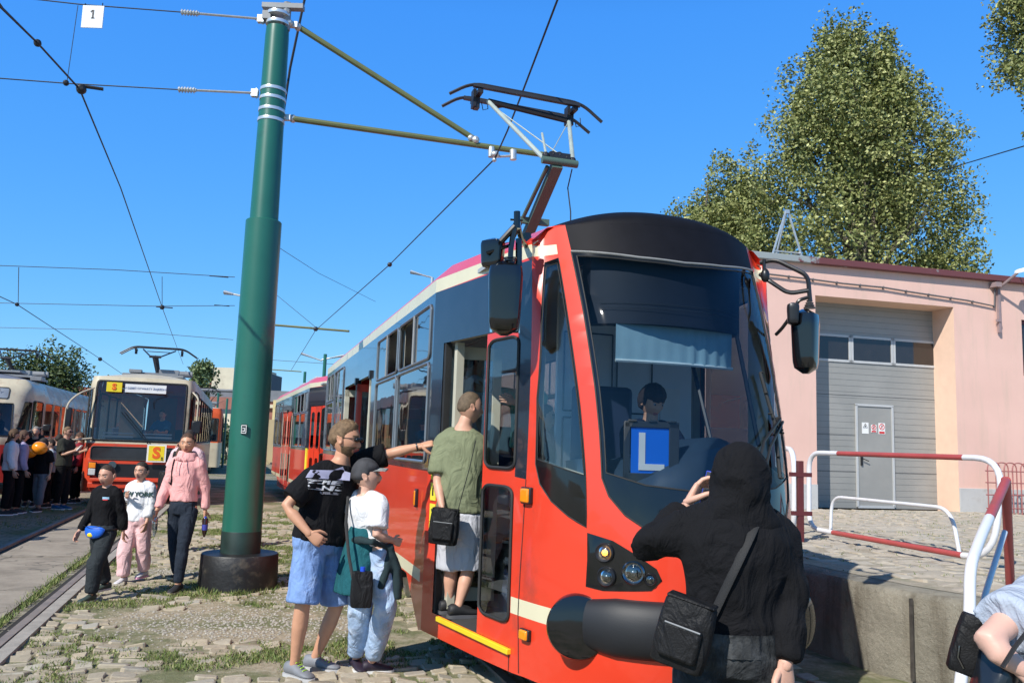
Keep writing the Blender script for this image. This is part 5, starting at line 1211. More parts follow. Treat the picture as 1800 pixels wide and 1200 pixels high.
MB().box((-1.5, -.24, 2.0), (.14, .08, .5)).build('mirror', BLK, stram, bevel=.03)
MB().tube(arc_pts([(1.15, .1, 2.75), (1.3, -.1, 2.6), (1.3, -.12, 2.0)], .1), .02, 6).build('mirror_arm', SG, stram); MB().box((1.3, -.12, 1.9), (.22, .08, .32)).build('mirror', BLK, stram, bevel=.03)
MB().box((-.35, 1.5, 1.9), (.55, .03, 1.5)).build('cab_partition', pm('tan_panel', (.50, .38, .26), .6), stram); MB().box((.35, 1.7, 1.8), (.7, .03, 1.7)).build('cab_partition', pm('brown_panel', (.16, .08, .06), .6), stram)
MB().box((.1, .5, 1.55), (1.7, .5, .12)).build('dashboard', BLK, stram, bevel=.03)
for x in (-.45, .42): MB().box((x, .08, 1.62), (.66, .03, .05)).box((x, .08, 1.70), (.66, .03, .03)).build_sep('heater_rail', LGREY, stram)
# next red, yellow and cream tram in line behind it
FRB = [('windscreen_frame', rr(-.485, 1.50, .485, 2.6, .06, .5)), ('windscreen_glass', rr(-.465, 1.53, .465, 2.57, .06, .5)), ('corner_window', rr(.66, 1.52, .98, 2.6, .05, .5))]
qt, qmp = old_tram('tram', 'pale tram with orange and yellow end standing in line behind the S tram', W(-4.75, -36), TA+rad(1), US_, PS_, lambda z: 0, .06, 13.2, FRB, sw,
    {'shell': pm('orange_red_end', (.70, .10, .02), .5), 'lower': OLDCREAM, 'windscreen_frame': RUB, 'windscreen_glass': GLD, 'corner_window': GLD}, roofm=OLDCREAM)
panto(qt, 3.3, .9, 3.2)
# beige tram on the far left
UB = [0, .3, .5, .6, .7, .78, 1]; PBg = [(0, 0), (.62, .09), (.95, .30), (1.09, .52), (1.18, .85), (1.2, 1.15), (1.2, 2.3)]
FRG = [('windscreen_frame', [(-.47, 1.50), (.47, 1.50), (.42, 2.42), (-.42, 2.42)]), ('windscreen_glass', [(-.455, 1.53), (-.01, 1.53), (-.01, 2.39), (-.41, 2.39)]), ('windscreen_glass', [(.01, 1.53), (.455, 1.53), (.41, 2.39), (.01, 2.39)]),
       ('sign_window', rr(-.33, 2.52, .33, 2.82, .06, .5)), ('corner_window', [(.50, 1.55), (.69, 1.50), (.69, 2.45), (.57, 2.45)]), ('corner_window', [(-.69, 1.50), (-.50, 1.55), (-.57, 2.45), (-.69, 2.45)]), ('corner_window', rr(.73, 1.50, .97, 2.5, .06, .5)), ('corner_window', rr(-.97, 1.50, -.73, 2.5, .06, .5))]
sw2 = [rr(2.4+1.2*i, 1.50, 3.45+1.2*i, 2.5, .08) for i in range(8)]
bt, bmp = old_tram('tram', 'old beige and red tram with rounded roof behind the waiting crowd', W(-9.35, -19.0), TA, UB, PBg, lambda z: max(0, z-1.45)*.42, .28, 12.5, FRG, sw2,
    {'shell': pm('beige_tram_paint', (.56, .49, .36), .45, var=.08, coat=.2, dirt=(.34, .22, .15), dirt_amt=.35), 'lower': DRED, 'windscreen_frame': OLDCREAM, 'windscreen_glass': GLD, 'sign_window': pm('grey_sign_field', (.20, .23, .28), .4), 'corner_window': GLD, 'frame': OLDCREAM}, roofm=RGR, zr=3.08, red_z=1.30)
panto(bt, 3.6, .85, 3.2)
for i, (s_, z_) in enumerate((('DZIEŃ OTWARTY', 2.73), ('ZAJEZDNI', 2.61))):
    me = text_mesh(s_, .12, depth=.003); me.transform(basis((1, 0, 0), (0, 0, 1), (0, -1, 0)).to_4x4()); me.transform(Matrix.Translation((0, bmp(0, z_).y-.02, z_))); finish('lettering', me, BLK, bt, 0)
MB().box((.1, .9, 3.14), (.16, .16, .12)).build('orange_beacon', ORL, bt, bevel=.02); MB().box((0, 1.6, 3.3), (1.5, .9, .06)).box((.9, 2.6, 3.2), (.3, .5, .12)).build('roof_box', GREY, bt, bevel=.01)
MB().tube([(.9, .3, 1.5), (1.5, .1, 1.75), (1.75, .1, 1.8)], .02, 6).build('mirror_arm', BEZ, bt); MB().box((1.75, .1, 1.78), (.2, .08, .18)).build('mirror', BLK, bt, bevel=.03)
MB().box((0, 2.0, 2.0), (2.1, .03, 1.6)).build('cab_partition', pm('dim_panel', (.12, .12, .13), .6), bt); MB().tube([(-.5, .0, 1.5), (.1, .12, 2.0)], .01, 5).build('wiper', BLK, bt)
def copy_thing(src, loc, rz, label):
    r = src.copy(); C.objects.link(r); r.location = loc; r.rotation_euler = (0, 0, rz); r['label'] = label
    for ch in list(src.children):
        c = ch.copy(); C.objects.link(c); c.parent = r
        for g in ch.children: d = g.copy(); C.objects.link(d); d.parent = c
    return r
copy_thing(bt, W(-9.38, -3.7), TA, 'old tram whose tail end only just enters the left edge of the photo')
# ---- rear car of the big tram: same body, doors shut
rear = thing('tram', 'second red tram car coupled behind the big tram, both red doors shut', 'tram', W(0, -13.55), TA+rad(2.6), 'trams in the depot yard')
skip = ('driver_seat', 'mirror', 'pantograph', 'roller_blind', 'cab_gear', 'yellow_rail', 'stick', 'shelf', 'sill_bar', 'wiper', 'side_indicator', 'tow_mark', 'notice_sheet', 'sticker')
for ch in list(tram.children):
    if ch.name.split('.')[0] in skip: continue
    c = ch.copy(); C.objects.link(c); c.parent = rear
    for g in ch.children: d = g.copy(); C.objects.link(d); d.parent = c
def shutleaf(mp, x0, x1, z0, z1, off, parent):
    o = skin([(x0, z0), (x1, z0), (x1, z1), (x0, z1)], [('g', rr(x0+(x1-x0)*.2, 1.5, x1-(x1-x0)*.2, z1-.12, .05, .4 if abs(x1-x0) < .12 else 1)), ('h', rr(x0+(x1-x0)*.2, z0+.15, x1-(x1-x0)*.2, 1.3, .05, .4 if abs(x1-x0) < .12 else 1))], mp, .2, .3)
    s = o['shell'].build('door_leaf', RED, parent); o['g'].build('door_pane', GLSS, s, smooth=0); o['h'].build('door_pane', GLSS, s, smooth=0)
shutleaf(lambda u, z, o=0: nose(u, z, .004), -.963, -.902, .42, 2.44, 0, rear); shutleaf(lambda u, z, o=0: nose(u, z, .004), -.899, -.84, .42, 2.44, 0, rear)
for a, b_ in ((-6.48, -5.87), (-5.84, -5.24), (-5.06, -4.43), (-4.40, -3.77)): shutleaf(lambda x, z, o=0: sl(x, z, .004), a, b_, .42, 2.45, 0, rear)
for f_ in (-.21,): MB().box(nose(fu(f_), 1.2, .01), (.03, .09, .6), rotz(rad(11.5))).build('warning_strip', YST, rear)
MB().box((0, 11.6, .5), (.3, 1.6, .2)).build('coupler', BOG, tram)
cbx = MB().tube(arc_pts([Vector((-.75, 10.9, 3.0)), Vector((-.8, 11.6, 3.35)), Vector((-.75, 12.3, 3.0))], .4), .03, 6).build('jumper_cable', RUB, tram)
# ======================= PEOPLE ===========================================
from mathutils.bvhtree import BVHTree
def solid(mb, vox, sm=4):
    """join overlapping closed pieces into one continuous skin"""
    me = bpy.data.meshes.new('s'); me.from_pydata(mb.v, [], mb.f); o = bpy.data.objects.new('s', me); C.objects.link(o)
    m = o.modifiers.new('r', 'REMESH'); m.mode = 'VOXEL'; m.voxel_size = vox
    if sm: k = o.modifiers.new('k', 'SMOOTH'); k.factor = .5; k.iterations = sm
    bpy.context.view_layer.update(); dg = bpy.context.evaluated_depsgraph_get(); r = bpy.data.meshes.new_from_object(o.evaluated_get(dg)); bpy.data.objects.remove(o); bpy.data.meshes.remove(me)
    out = MB(); out.v = [tuple(v.co) for v in r.vertices]; out.f = [list(p.vertices) for p in r.polygons]; out.m = [0]*len(out.f); bpy.data.meshes.remove(r); return out
def wrinkle(mb, amp, fr=9, joints=(), seed=0, hang=.5):
    n_ = len(mb.v); V = np.array(mb.v); N = np.zeros_like(V)
    F = np.array([(list(f)+[f[-1]])[:4] for f in mb.f]); c = np.cross(V[F[:, 2]]-V[F[:, 0]], V[F[:, 3]]-V[F[:, 1]])
    for k in range(4): np.add.at(N, F[:, k], c)
    N /= np.linalg.norm(N, axis=1)[:, None]+1e-9
    for i in range(n_):
        p = Vector(V[i]); a = amp*.6
        for j in joints:
            d = (p-j).length
            if d < .22: a = max(a, amp*(1.5-d*5))
        q = Vector((p.x*fr, p.y*fr, p.z*fr*(1-hang*.5)))+Vector((seed, 0, 0)); w_ = noise.noise(q+Vector((0, 0, noise.noise(q*.6)*2)))
        r_ = 1-abs(noise.noise(q*1.1+Vector((9, 3, 1))))*2.2
        V[i] += N[i]*a*(.9*w_+.7*r_-.3)
    mb.v = [tuple(v) for v in V]; return mb
SK1 = dict(a=(.56, .32, .225), b=(.50, .27, .18))
def skinm(tone): return pm('skin_%d' % int(tone[0]*100), tone, .5, var=.05, scale=15, bump=.05, bscale=150)
LIP = pm('lips', (.42, .14, .12), .45); EYW = pm('eye_white', (.33, .28, .26), .3, var=.02); IRI = pm('iris', (.03, .02, .015), .2)
def head_pt(d):
    x, y, z = d.x*.074, d.y*.094, d.z*.114
    if z < -.015: k = min(1, (-z-.015)/.1); x *= 1-.34*k**1.3; y = y*(1-.62*k) if y < 0 else y*(1-.10*k)
    if z > .03: x *= 1+.05*(z-.03)/.08
    if y > 0:
        g = lambda a, s: math.exp(-(a/s)**2)
        y *= .96
        if y > .02:
            y += .024*g(x, .0105)*max(0, 1-abs((z+.034)/.034))**.7*(1 if z < -.034 else 1)+.004*g(z-.026, .01)*g(x, .05)
            y -= .010*g(abs(x)-.031, .014)*g(z-.008, .011)
            y += .006*g(x, .022)*(g(z+.060, .0045)+g(z+.071, .0055))-.003*g(x, .02)*g(z+.0655, .002)
            y += .009*g(x, .022)*g(z+.100, .016)+.004*g(abs(x)-.045, .018)*g(z+.022, .02)
    return Vector((x, y, z))
def headm(c, yaw, pitch=0, roll=0, s=1.0):
    m = Matrix.Rotation(-yaw, 3, 'Z') @ Matrix.Rotation(pitch, 3, 'X') @ Matrix.Rotation(roll, 3, 'Y'); return lambda p: c+(m @ p)*s
def add_head(mb, T, n=30, m=40, brow=2):
    rows = []
    for i in range(1, n):
        ph = math.pi*i/n; rows.append([T(head_pt(Vector((math.sin(ph)*math.sin(2*math.pi*j/m), math.sin(ph)*math.cos(2*math.pi*j/m), -math.cos(ph))))) for j in range(m)])
    k0 = len(mb.f); mb.loft(rows, True, 0)
    for i in range(n-2):
        ph = math.pi*(i+1.5)/n; z = -math.cos(ph)*.114
        for j in range(m):
            x = math.sin(ph)*math.sin(2*math.pi*(j+.5)/m)*.074; f = math.cos(2*math.pi*(j+.5)/m) > .5
            if f and -.074 < z < -.055 and abs(x) < .022: mb.m[k0+i*m+j] = 1
            if f and .020 < z < .030 and .014 < abs(x) < .048: mb.m[k0+i*m+j] = brow
    for sx in (-1, 1):
        e = [T(Vector((sx*.031, .0695, .006))), T(Vector((sx*.031, .0765, .005)))]; s_ = (T(Vector((0, 0, 1)))-T(Vector((0, 0, 0)))).length
        mb.sphere(e[0], .0118*s_, 10, 8, mi=3); mb.sphere(e[1], .0068*s_, 8, 6, mi=4)
        ring = []
        for (x, y, z, r_) in ((.071, .004, -.004, .010), (.077, -.004, -.003, .027), (.083, -.010, -.002, .029), (.085, -.012, -.002, .022), (.080, -.006, -.003, .012)):
            ring.append([T(Vector((sx*x, y+r_*.62*math.cos(a)-(.006*math.sin(a)), z+r_*math.sin(a)))) for a in [2*math.pi*k/12 for k in range(12)]])
        mb.loft(ring, True, 0)
def hair_shell(T, line, thick, seed=0, n=30, m=40, fr=26, am=.010, dome=None):
    mb = MB(); rows = []
    for i in range(1, n):
        ph = math.pi*i/n; row = []
        for j in range(m):
            d = Vector((math.sin(ph)*math.sin(2*math.pi*j/m), math.sin(ph)*math.cos(2*math.pi*j/m), -math.cos(ph))); p = head_pt(d); z = d.z*.114
            e = line(d) ; k = min(1, max(0, (z-e)/.030)); q = noise.noise(Vector((d.x*fr*.4, d.y*fr*.4, d.z*fr*.22+seed)))+.5*noise.noise(Vector((d.x*fr, d.y*fr, d.z*fr*.3+seed)))
            t_ = thick(d) if callable(thick) else thick
            row.append(T(p*(.93+.07*k)+d*(k*(t_+am*q))))
        rows.append(row)
    return mb.loft(rows)
def line_short(d):
    f = max(0, d.y); return .080*f**.55-.012+.006*noise.noise(d*9) if d.y > .15 else (-.012 if d.y > -.15 else -.012-.045*min(1, (-d.y-.15)/.5))
def line_low(d): return .040*max(0, d.y)**.6-.02 if d.y > .2 else -.085
def line_fringe(d): return .022 if d.y > .3 else (-.03 if d.y > -.1 else -.075)
def add_hand(mb, wr, d, pn, side, s=1.0, curl=.35, spread=.06, thumb=.5, mi=0):
    """palm + four fingers of different length + thumb leaving the side of the palm"""
    d = d.normalized(); pn = (pn-d*pn.dot(d)).normalized(); ax = d.cross(pn).normalized()*side     # ax points to the thumb side
    rg = []
    for t, w_, h_ in ((-.012, .026, .019), (.01, .029, .017), (.04, .037, .016), (.07, .041, .0145), (.09, .040, .012), (.097, .034, .008)):
        c = wr+d*t*s; rg.append([c+ax*w_*s*math.copysign(abs(math.cos(a))**.7, math.cos(a))+pn*h_*s*math.sin(a) for a in [2*math.pi*k/14 for k in range(14)]])
    mb.loft(rg, True, mi)
    for k, (of, ln) in enumerate(((.028, .066), (.0095, .074), (-.0095, .069), (-.028, .054))):
        p = wr+d*.086*s+ax*of*s; a = curl*.8+.06*k; dd = (d+ax*spread*(1.5-k)).normalized(); pts = [p-dd*.012*s, p]; ang = 0
        for seg, fr_ in ((.45, 1.0), (.30, 1.25), (.25, .9)):
            ang += a*fr_; q = dd*math.cos(ang)+pn*math.sin(ang); p = p+q*ln*seg*s; pts.append(p)
        mb.tube(pts, [.0092*s, .0092*s, .0082*s, .0075*s, .0062*s], 8, mi, rnd=True)
    p = wr+d*.022*s+ax*.024*s; dd = (d*.62+ax*.62+pn*thumb).normalized(); p1 = p+dd*.04*s; d2 = (d*.85+ax*.2+pn*thumb).normalized(); p2 = p1+d2*.032*s; d3 = (d*.9-ax*.05+pn*(thumb+.2)).normalized(); p3 = p2+d3*.024*s
    mb.tube([p-dd*.01*s, p, p1, p2, p3], [.012*s, .0135*s, .0115*s, .010*s, .0075*s], 8, mi, rnd=True)
def shoe(mu, ms, ank, d, s=1.0, z0=None, h=.075, slope=0):
    d = Vector((d.x, d.y, 0)).normalized(); r_ = Vector((d.y, -d.x, 0)); up = Vector((0, 0, 1)); zg = (ank.z-.085*s if z0 is None else z0); b = Vector((ank.x, ank.y, zg))
    dd = (d+up*slope).normalized(); uu = (up-d*slope).normalized()
    prof = ((-.075, .030, .070, .012), (-.068, .036, .085, .008), (-.03, .038, .092, .008), (.02, .038, .088, .008), (.06, .042, .066, .006), (.11, .047, .050, .006), (.155, .042, .040, .008), (.178, .030, .030, .012), (.186, .016, .024, .016))
    def sec(y, w_, a, b_): return [b+dd*y*s+r_*w_*s*math.copysign(abs(math.cos(t))**.8, math.cos(t))+uu*s*(b_+(a-b_)*(.5+.5*math.sin(t))+.012) for t in [2*math.pi*k/14 for k in range(14)]]
    mu.loft([sec(*q) for q in prof])
    ms.loft([[b+dd*y*s+r_*w_*1.07*s*cx+uu*s*z for cx, z in ((-1, .001), (-1, .024), (1, .024), (1, .001))] for y, w_, a, b_ in ((-.082, .026, 0, 0),)+prof[1:8]+((.194, .014, 0, 0),)])
def limb(mb, pts, rs, n=14): mb.tube(pts, rs, n, rnd=True)
def torso(mb, J, sc, infl=0.0, low=0.0, top=1.0, belly=0):
    """lofted trunk between pelvis and neck, twisting from the hip line to the shoulder line"""
    P, N = J['pelvis'], J['neck']; hx = (J['hr']-J['hl']).normalized(); sx = (J['sr']-J['sl']).normalized(); mid = (J['sl']+J['sr'])/2
    S = [(-.16, .150, .105), (-.05, .168, .118), (.10, .163, .112), (.28, .145, .100+belly), (.48, .155, .108+belly*.7), (.66, .170, .116), (.80, .178, .108), (.90, .150, .090), (.97, .085, .068), (1.04, .058, .058)]
    rg = []; spn = J.get('spine', P.lerp(N, .5))
    for t, w_, d_ in S:
        if t < low-.001 or t > top+.001: continue
        tc = max(-.2, t); c = P*(1-tc)**2+spn*2*tc*(1-tc)*1.0+N*tc*tc if 0 <= tc <= 1 else P.lerp(N, tc)
        if 0 <= tc <= 1: c = P.lerp(N, tc)+(spn-P.lerp(N, .5))*(4*tc*(1-tc))
        x = hx.lerp(sx, min(1, max(0, t))).normalized(); ax = (N-P).normalized(); y = ax.cross(x).normalized(); x = y.cross(ax).normalized()
        w2 = w_*sc*J.get('wide', 1)+infl; d2 = d_*sc+infl
        rg.append([c+x*w2*math.copysign(abs(math.cos(a))**.85, math.cos(a))+y*d2*math.sin(a) for a in [2*math.pi*k/20 for k in range(20)]])
    mb.loft(rg)
def make_person(label, J, o):
    sc = o.get('sc', 1.0); hero = o.get('hero', False); vox = o.get('vox', .011 if hero else .018); tone = o.get('skin', (.56, .31, .21)); SKM = skinm(tone)
    HAIRM = pm('hair_'+o.get('hairname', 'brown'), o.get('hair', (.09, .05, .025)), .75, var=.35, scale=40, bump=.5, bscale=90)
    base = Vector((J['pelvis'].x, J['pelvis'].y, o.get('z0', 0)))
    m = MB(); R = sc
    torso(m, J, sc*.95, 0, -.2, 1.1)
    limb(m, [J['neck'].lerp(J['head'], -.15), J['neck'].lerp(J['head'], .45)+J.get('nk', Vector((0, 0, 0)))], [.060*R, .054*R])
    for s in 'lr':
        a, b, c = J['s'+s], J['e'+s], J['w'+s]
        cv = .62 if o.get('shirt', {}).get('sleeve', 0) > 1 else 1; limb(m, [a, a.lerp(b, .35), b, b.lerp(c, .3), c], [.050*R*cv, .046*R*cv, .038*R*cv, .040*R*cv, .026*R])
        a, b, c = J['h'+s], J['k'+s], J['a'+s]
        limb(m, [a, a.lerp(b, .4), b, b.lerp(c, .35), c.lerp(b, .12), c], [.080*R, .073*R, .052*R, .055*R, .034*R, .034*R])
    m = solid(m, vox, 3)
    T = headm(J['head'], o.get('hyaw', 0), o.get('hpitch', 0), o.get('hroll', 0), o.get('hs', 1.0)*(.5+.5*sc) if sc < .95 else o.get('hs', 1.0))
    add_head(m, T, *((34, 48) if hero else (20, 28)), brow=2)
    for s in 'lr':
        h = o.get('hand_'+s, {}); d = h.get('d', (J['w'+s]-J['e'+s])); pn = h.get('pn', Vector((0, 0, -1)).cross(d)*(1 if s == 'l' else -1)+Vector((.01, .02, 0)))
        add_hand(m, J['w'+s], d, pn, h.get('side', 1 if s == 'r' else -1), sc*h.get('s', 1.0), h.get('curl', .35), h.get('spread', .06), h.get('thumb', .4))
    bo = m.build('person', [SKM, LIP, HAIRM, EYW, IRI], smooth=60, base=base); tag(bo, label, 'person', o.get('group'))
    par = bo
    # hair / headgear
    hk = o.get('hairstyle', 'short'); n_, m_ = (40, 56) if hero else (22, 30)
    if hk == 'short': hair_shell(T, line_short, o.get('ht', .010), n=n_, m=m_, am=o.get('ham', .006)).build('hair', HAIRM, par, 60, world=True)
    if hk == 'fringe': hair_shell(T, line_fringe, .020, n=n_, m=m_, am=.006).build('hair', HAIRM, par, 60, world=True)
    if hk in ('long', 'pony'):
        h = hair_shell(T, line_short if hk == 'pony' else line_low, .006 if hk == 'pony' else .012, n=n_, m=m_, am=.004)
        if hk == 'long':
            for k in range(9): x = -.08+.02*k; h.tube([T(Vector((x*.8, -.05, .03))), T(Vector((x, -.09+.02*abs(x)*10, -.09))), T(Vector((x*1.15, -.085, -.22-.02*(k % 3))))], [.026, .026, .008], 7)
        else:
            h.sphere(T(Vector((0, -.105, .035))), .024, 8, 6); h.tube([T(Vector((0, -.10, .035))), T(Vector((.02, -.135, .0))), T(Vector((.05, -.12, -.10))), T(Vector((.06, -.10, -.18)))], [.018, .028, .024, .008], 8)
        h.build('hair', HAIRM, par, 60, world=True)
    if hk == 'bald': pass
    if o.get('beard'):
        b = MB(); b = hair_shell(T, lambda d: -1 if False else (-.2), 0, n=n_, m=m_)
        bb = MB(); rows = []
        for i in range(1, 24):
            ph = math.pi*i/24; row = []
            for j in range(32):
                d = Vector((math.sin(ph)*math.sin(2*math.pi*j/32), math.sin(ph)*math.cos(2*math.pi*j/32), -math.cos(ph))); p = head_pt(d); z = p.z
                inb = z < -.035-.0*abs(p.x) and d.y > -.05 and not (abs(p.x) < .02 and -.078 < z < -.055); k = 1 if inb else 0
                row.append(T(p*(.955+.06*k)))
            rows.append(row)
        bb.loft(rows).build('beard', HAIRM, par, 60, world=True)
    if o.get('glasses'):
        g = MB()
        for sx in (-1, 1):
            g.sphere(T(Vector((sx*.032, .088, .006))), (.024, .024, .018), 12, 8)
            g.tube([T(Vector((sx*.055, .078, .012))), T(Vector((sx*.078, .0, .008)))], .0035, 6)
        g.tube([T(Vector((-.05, .088, .014))), T(Vector((.05, .088, .014)))], .004, 6); g.build('sunglasses', BLKG, par, 60, world=True)
    if o.get('spectacles'):
        g = MB()
        for sx in (-1, 1): g.tube([T(Vector((sx*.032+.021*math.cos(a), .094, .004+.016*math.sin(a)))) for a in np.linspace(0, 6.283, 13)], .0018, 5)
        g.tube([T(Vector((-.012, .095, .006))), T(Vector((.012, .095, .006)))], .0018, 5); g.build('spectacles', BLK, par, 60, world=True)
    # clothes
    jt = [J[k] for k in ('el', 'er', 'kl', 'kr', 'pelvis')]
    def cloth(mb, name, mat, amp, fr=9, vx=None, smt=3):
        q = solid(mb, vx or vox*1.05, smt); wrinkle(q, amp, fr, jt, seed=len(name)+base.x*7); return q.build(name, mat, par, 70, world=True)
    ev, hv = {}, {}
    sh = o.get('shirt')
    if sh:
        q = MB(); torso(q, J, sc, sh.get('fit', .022), sh.get('low', -.05), .98, sh.get('belly', 0)); sl_ = sh.get('sleeve', .75); f_ = sh.get('fit', .022)
        for s in 'lr':
            a, b, c = J['s'+s], J['e'+s], J['w'+s]; N = J['neck']
            limb(q, [a.lerp(N, .45)+Vector((0, 0, .005)), a], [.052*R+f_*.5, .056*R+f_*.6])
            if sl_ <= 1: e = a.lerp(b, sl_); q.tube([a, a.lerp(e, .5), e], [.056*R+f_*.8, .052*R+f_*1.1, .050*R+f_*1.35*sh.get('flare', 1)], 16)
            else: e = b.lerp(c, sl_-1); q.tube([a, a.lerp(b, .5), b, b.lerp(e, .5), e.lerp(b, .08), e], [.056*R+f_, .050*R+f_, .044*R+f_, .042*R+f_*.9, .036*R+f_*.9, .032*R+f_*.55], 16)
        ev['shirt'] = cloth(q, sh.get('name', 'shirt'), sh['mat'], sh.get('amp', .007))
    tr_ = o.get('pants')
    if tr_:
        q = MB(); f_ = tr_.get('fit', .018); ln = tr_.get('len', 1.9)
        torso(q, J, sc, f_*.75, -.2, .12)
        for s in 'lr':
            a, b, c = J['h'+s], J['k'+s], J['a'+s]; wd = tr_.get('wide', 1)
            if ln <= 1.001+.35 and ln < 1.5:
                e = b.lerp(c, ln-1) if ln > 1 else a.lerp(b, ln); pts = [a, a.lerp(b, .5)]+([b] if ln > 1 else [])+[e]; rs = [.086*R+f_, .080*R+f_*1.1]+([.060*R+f_*1.5] if ln > 1 else [])+[(.062 if ln > 1 else .068)*R+f_*1.6]
            else: e = b.lerp(c, ln-1); pts = [a, a.lerp(b, .45), b, b.lerp(c, .4), e.lerp(b, .06), e]; rs = [.086*R+f_, .078*R+f_, .058*R+f_*wd*1.1, .058*R+f_*wd, .045*R+f_*wd*1.05, .043*R+f_*.8*wd]
            q.tube(pts, rs, 16)
        ev['pants'] = cloth(q, tr_.get('name', 'trousers'), tr_['mat'], tr_.get('amp', .008))
    so = o.get('shoes')
    if so:
        for s in 'lr':
            mu, ms = MB(), MB(); shoe(mu, ms, J['a'+s], J.get('f'+s, J.get('fdir', Vector((0, -1, 0)))), sc*1.02, z0=so.get('z'+s, so.get('z')), slope=so.get('sl'+s, 0))
            u_ = mu.build('shoe', so['mat'], par, 60, world=True); ms.build('sole', so.get('sole', WHITE), u_, 40, world=True)
            if so.get('lace'):
                q = MB(); d = J.get('f'+s, J.get('fdir')); d = Vector((d.x, d.y, 0)).normalized(); r_ = Vector((d.y, -d.x, 0)); zg = J['a'+s].z-.085*sc
                for k in range(4): p = Vector((J['a'+s].x, J['a'+s].y, zg))+d*(.03+.025*k)*sc+Vector((0, 0, (.108-.013*k)*sc)); q.tube([p-r_*.022, p+r_*.022+d*.01], .004, 5)
                q.build('lace', so['lace'], u_, 60, world=True)
            if so.get('sock'): MB().tube([J['a'+s]+Vector((0, 0, -.02)), J['a'+s].lerp(J['k'+s], .16)], [.041*R, .040*R], 14).build('sock', so['sock'], par, 60, world=True)
    return bo, ev, T
def pose(pos, h, az, o=None):
    """standing or walking figure: az = heading from +Y towards +X"""
    o = o or {}; F = Vector((math.sin(az), math.cos(az), 0)); Rt = Vector((math.cos(az), -math.sin(az), 0)); U = Vector((0, 0, 1)); P = Vector(pos); k = h/1.75; st = o.get('step', 0.0); lean = o.get('lean', 0)
    w_ = o.get('w', 1); sz = o.get('hipz', .905*k)
    J = {'pelvis': P+U*(sz+.03*k)}; J['hl'] = P+U*sz-Rt*.085*k; J['hr'] = P+U*sz+Rt*.085*k; J['neck'] = P+U*1.49*k+F*lean; J['head'] = P+U*1.635*k+F*(lean*1.2+.02)
    J['sl'] = P+U*1.41*k-Rt*.175*k*w_+F*lean*.9; J['sr'] = P+U*1.41*k+Rt*.175*k*w_+F*lean*.9
    for s, sg, x in (('l', 1, -1), ('r', -1, 1)):
        fw = st*sg; J['a'+s] = P+U*(.085*k+max(0, -fw)*.22)+F*fw*.5+Rt*x*.075*k; J['k'+s] = P+U*.49*k+F*(fw*.30+.02+abs(st)*.08)+Rt*x*.09*k
        ar = o.get('arm_'+s)
        if ar: J['e'+s] = J['s'+s]+(F*ar[0][0]+Rt*x*ar[0][1]+U*ar[0][2])*k; J['w'+s] = J['e'+s]+(F*ar[1][0]+Rt*x*ar[1][1]+U*ar[1][2])*k
        else: J['e'+s] = J['s'+s]+(F*(-fw*.25-.02)+Rt*x*.05-U*.28)*k; J['w'+s] = J['e'+s]+(F*(-fw*.25+.06)+Rt*x*.02-U*.24)*k
    J['fdir'] = F; return J
def cm(name, col, **k):
    d = dict(rough=.9, var=.10, scale=5, bump=.25, bscale=180, spec=.2); d.update(k); new = name not in _mc; m = pm(name, col, **d)
    if new:      # soft cloth folds on top of the weave
        n = m.node_tree; b = n.nodes['Principled BSDF']; tc = n.nodes.new('ShaderNodeTexCoord'); mp_ = n.nodes.new('ShaderNodeMapping'); mp_.inputs['Scale'].default_value = (1, 1, .6); mp_.inputs['Rotation'].default_value = (.4, .3, 0)
        no = n.nodes.new('ShaderNodeTexNoise'); no.inputs['Scale'].default_value = 9; no.inputs['Detail'].default_value = 3; no.inputs['Distortion'].default_value = 1.6; n.links.new(tc.outputs['Object'], mp_.inputs[0]); n.links.new(mp_.outputs[0], no.inputs['Vector'])
        bp = n.nodes.new('ShaderNodeBump'); bp.inputs['Strength'].default_value = .8; bp.inputs['Distance'].default_value = .035; n.links.new(no.outputs['Fac'], bp.inputs['Height'])
        for l in list(b.inputs['Normal'].links): n.links.new(l.from_node.outputs[0], bp.inputs['Normal']); n.links.remove(l)
        n.links.new(bp.outputs[0], b.inputs['Normal'])
    return m
TBLK = cm('black_cotton', (.0075, .0075, .009)); TWHT = cm('white_cotton', (.74, .74, .76), var=.03); OLV_ = cm('olive_cotton', (.20, .22, .13)); DEN = cm('light_blue_denim', (.20, .32, .60), var=.22, scale=9, dirt=(.42, .52, .72), dirt_amt=.25, dscale=5); DEN2 = cm('bleached_denim', (.36, .48, .66), var=.25, scale=10, dirt=(.66, .72, .82), dirt_amt=.4, dscale=7)
GSH = cm('pale_grey_cotton', (.52, .53, .58)); TEAL = cm('teal_fleece', (.015, .10, .12)); PINK = cm('pink_fleece', (.80, .40, .38), var=.05); NVJ = cm('navy_jeans', (.022, .030, .045)); PPK = cm('pale_pink_cotton', (.78, .50, .50), var=.06); CHR = cm('charcoal_jogger', (.030, .036, .040)); DGJ = cm('black_washed_denim', (.028, .030, .032), var=.5, scale=14, dirt=(.11, .115, .12), dirt_amt=.45, dscale=9)
LAV = cm('lavender_cotton', (.36, .32, .48)); WIN = cm('wine_red_cotton', (.22, .02, .03)); BLU = cm('blue_cotton', (.03, .12, .25)); MINT = cm('mint_cotton', (.20, .58, .48)); BGR = cm('blue_grey_cotton', (.42, .47, .56)); BST = pm('black_strap', (.014, .014, .015), .7, bump=.3, bscale=300); BAGM = cm('black_nylon', (.013, .013, .014), rough=.55)
SHG = pm('grey_sport_shoe', (.22, .23, .25), .6, dirt=(.06, .06, .06), dirt_amt=.4); SHB = pm('black_shoe', (.02, .02, .022), .6); SHW = pm('pale_shoe', (.6, .58, .6), .6)
D_ = dep
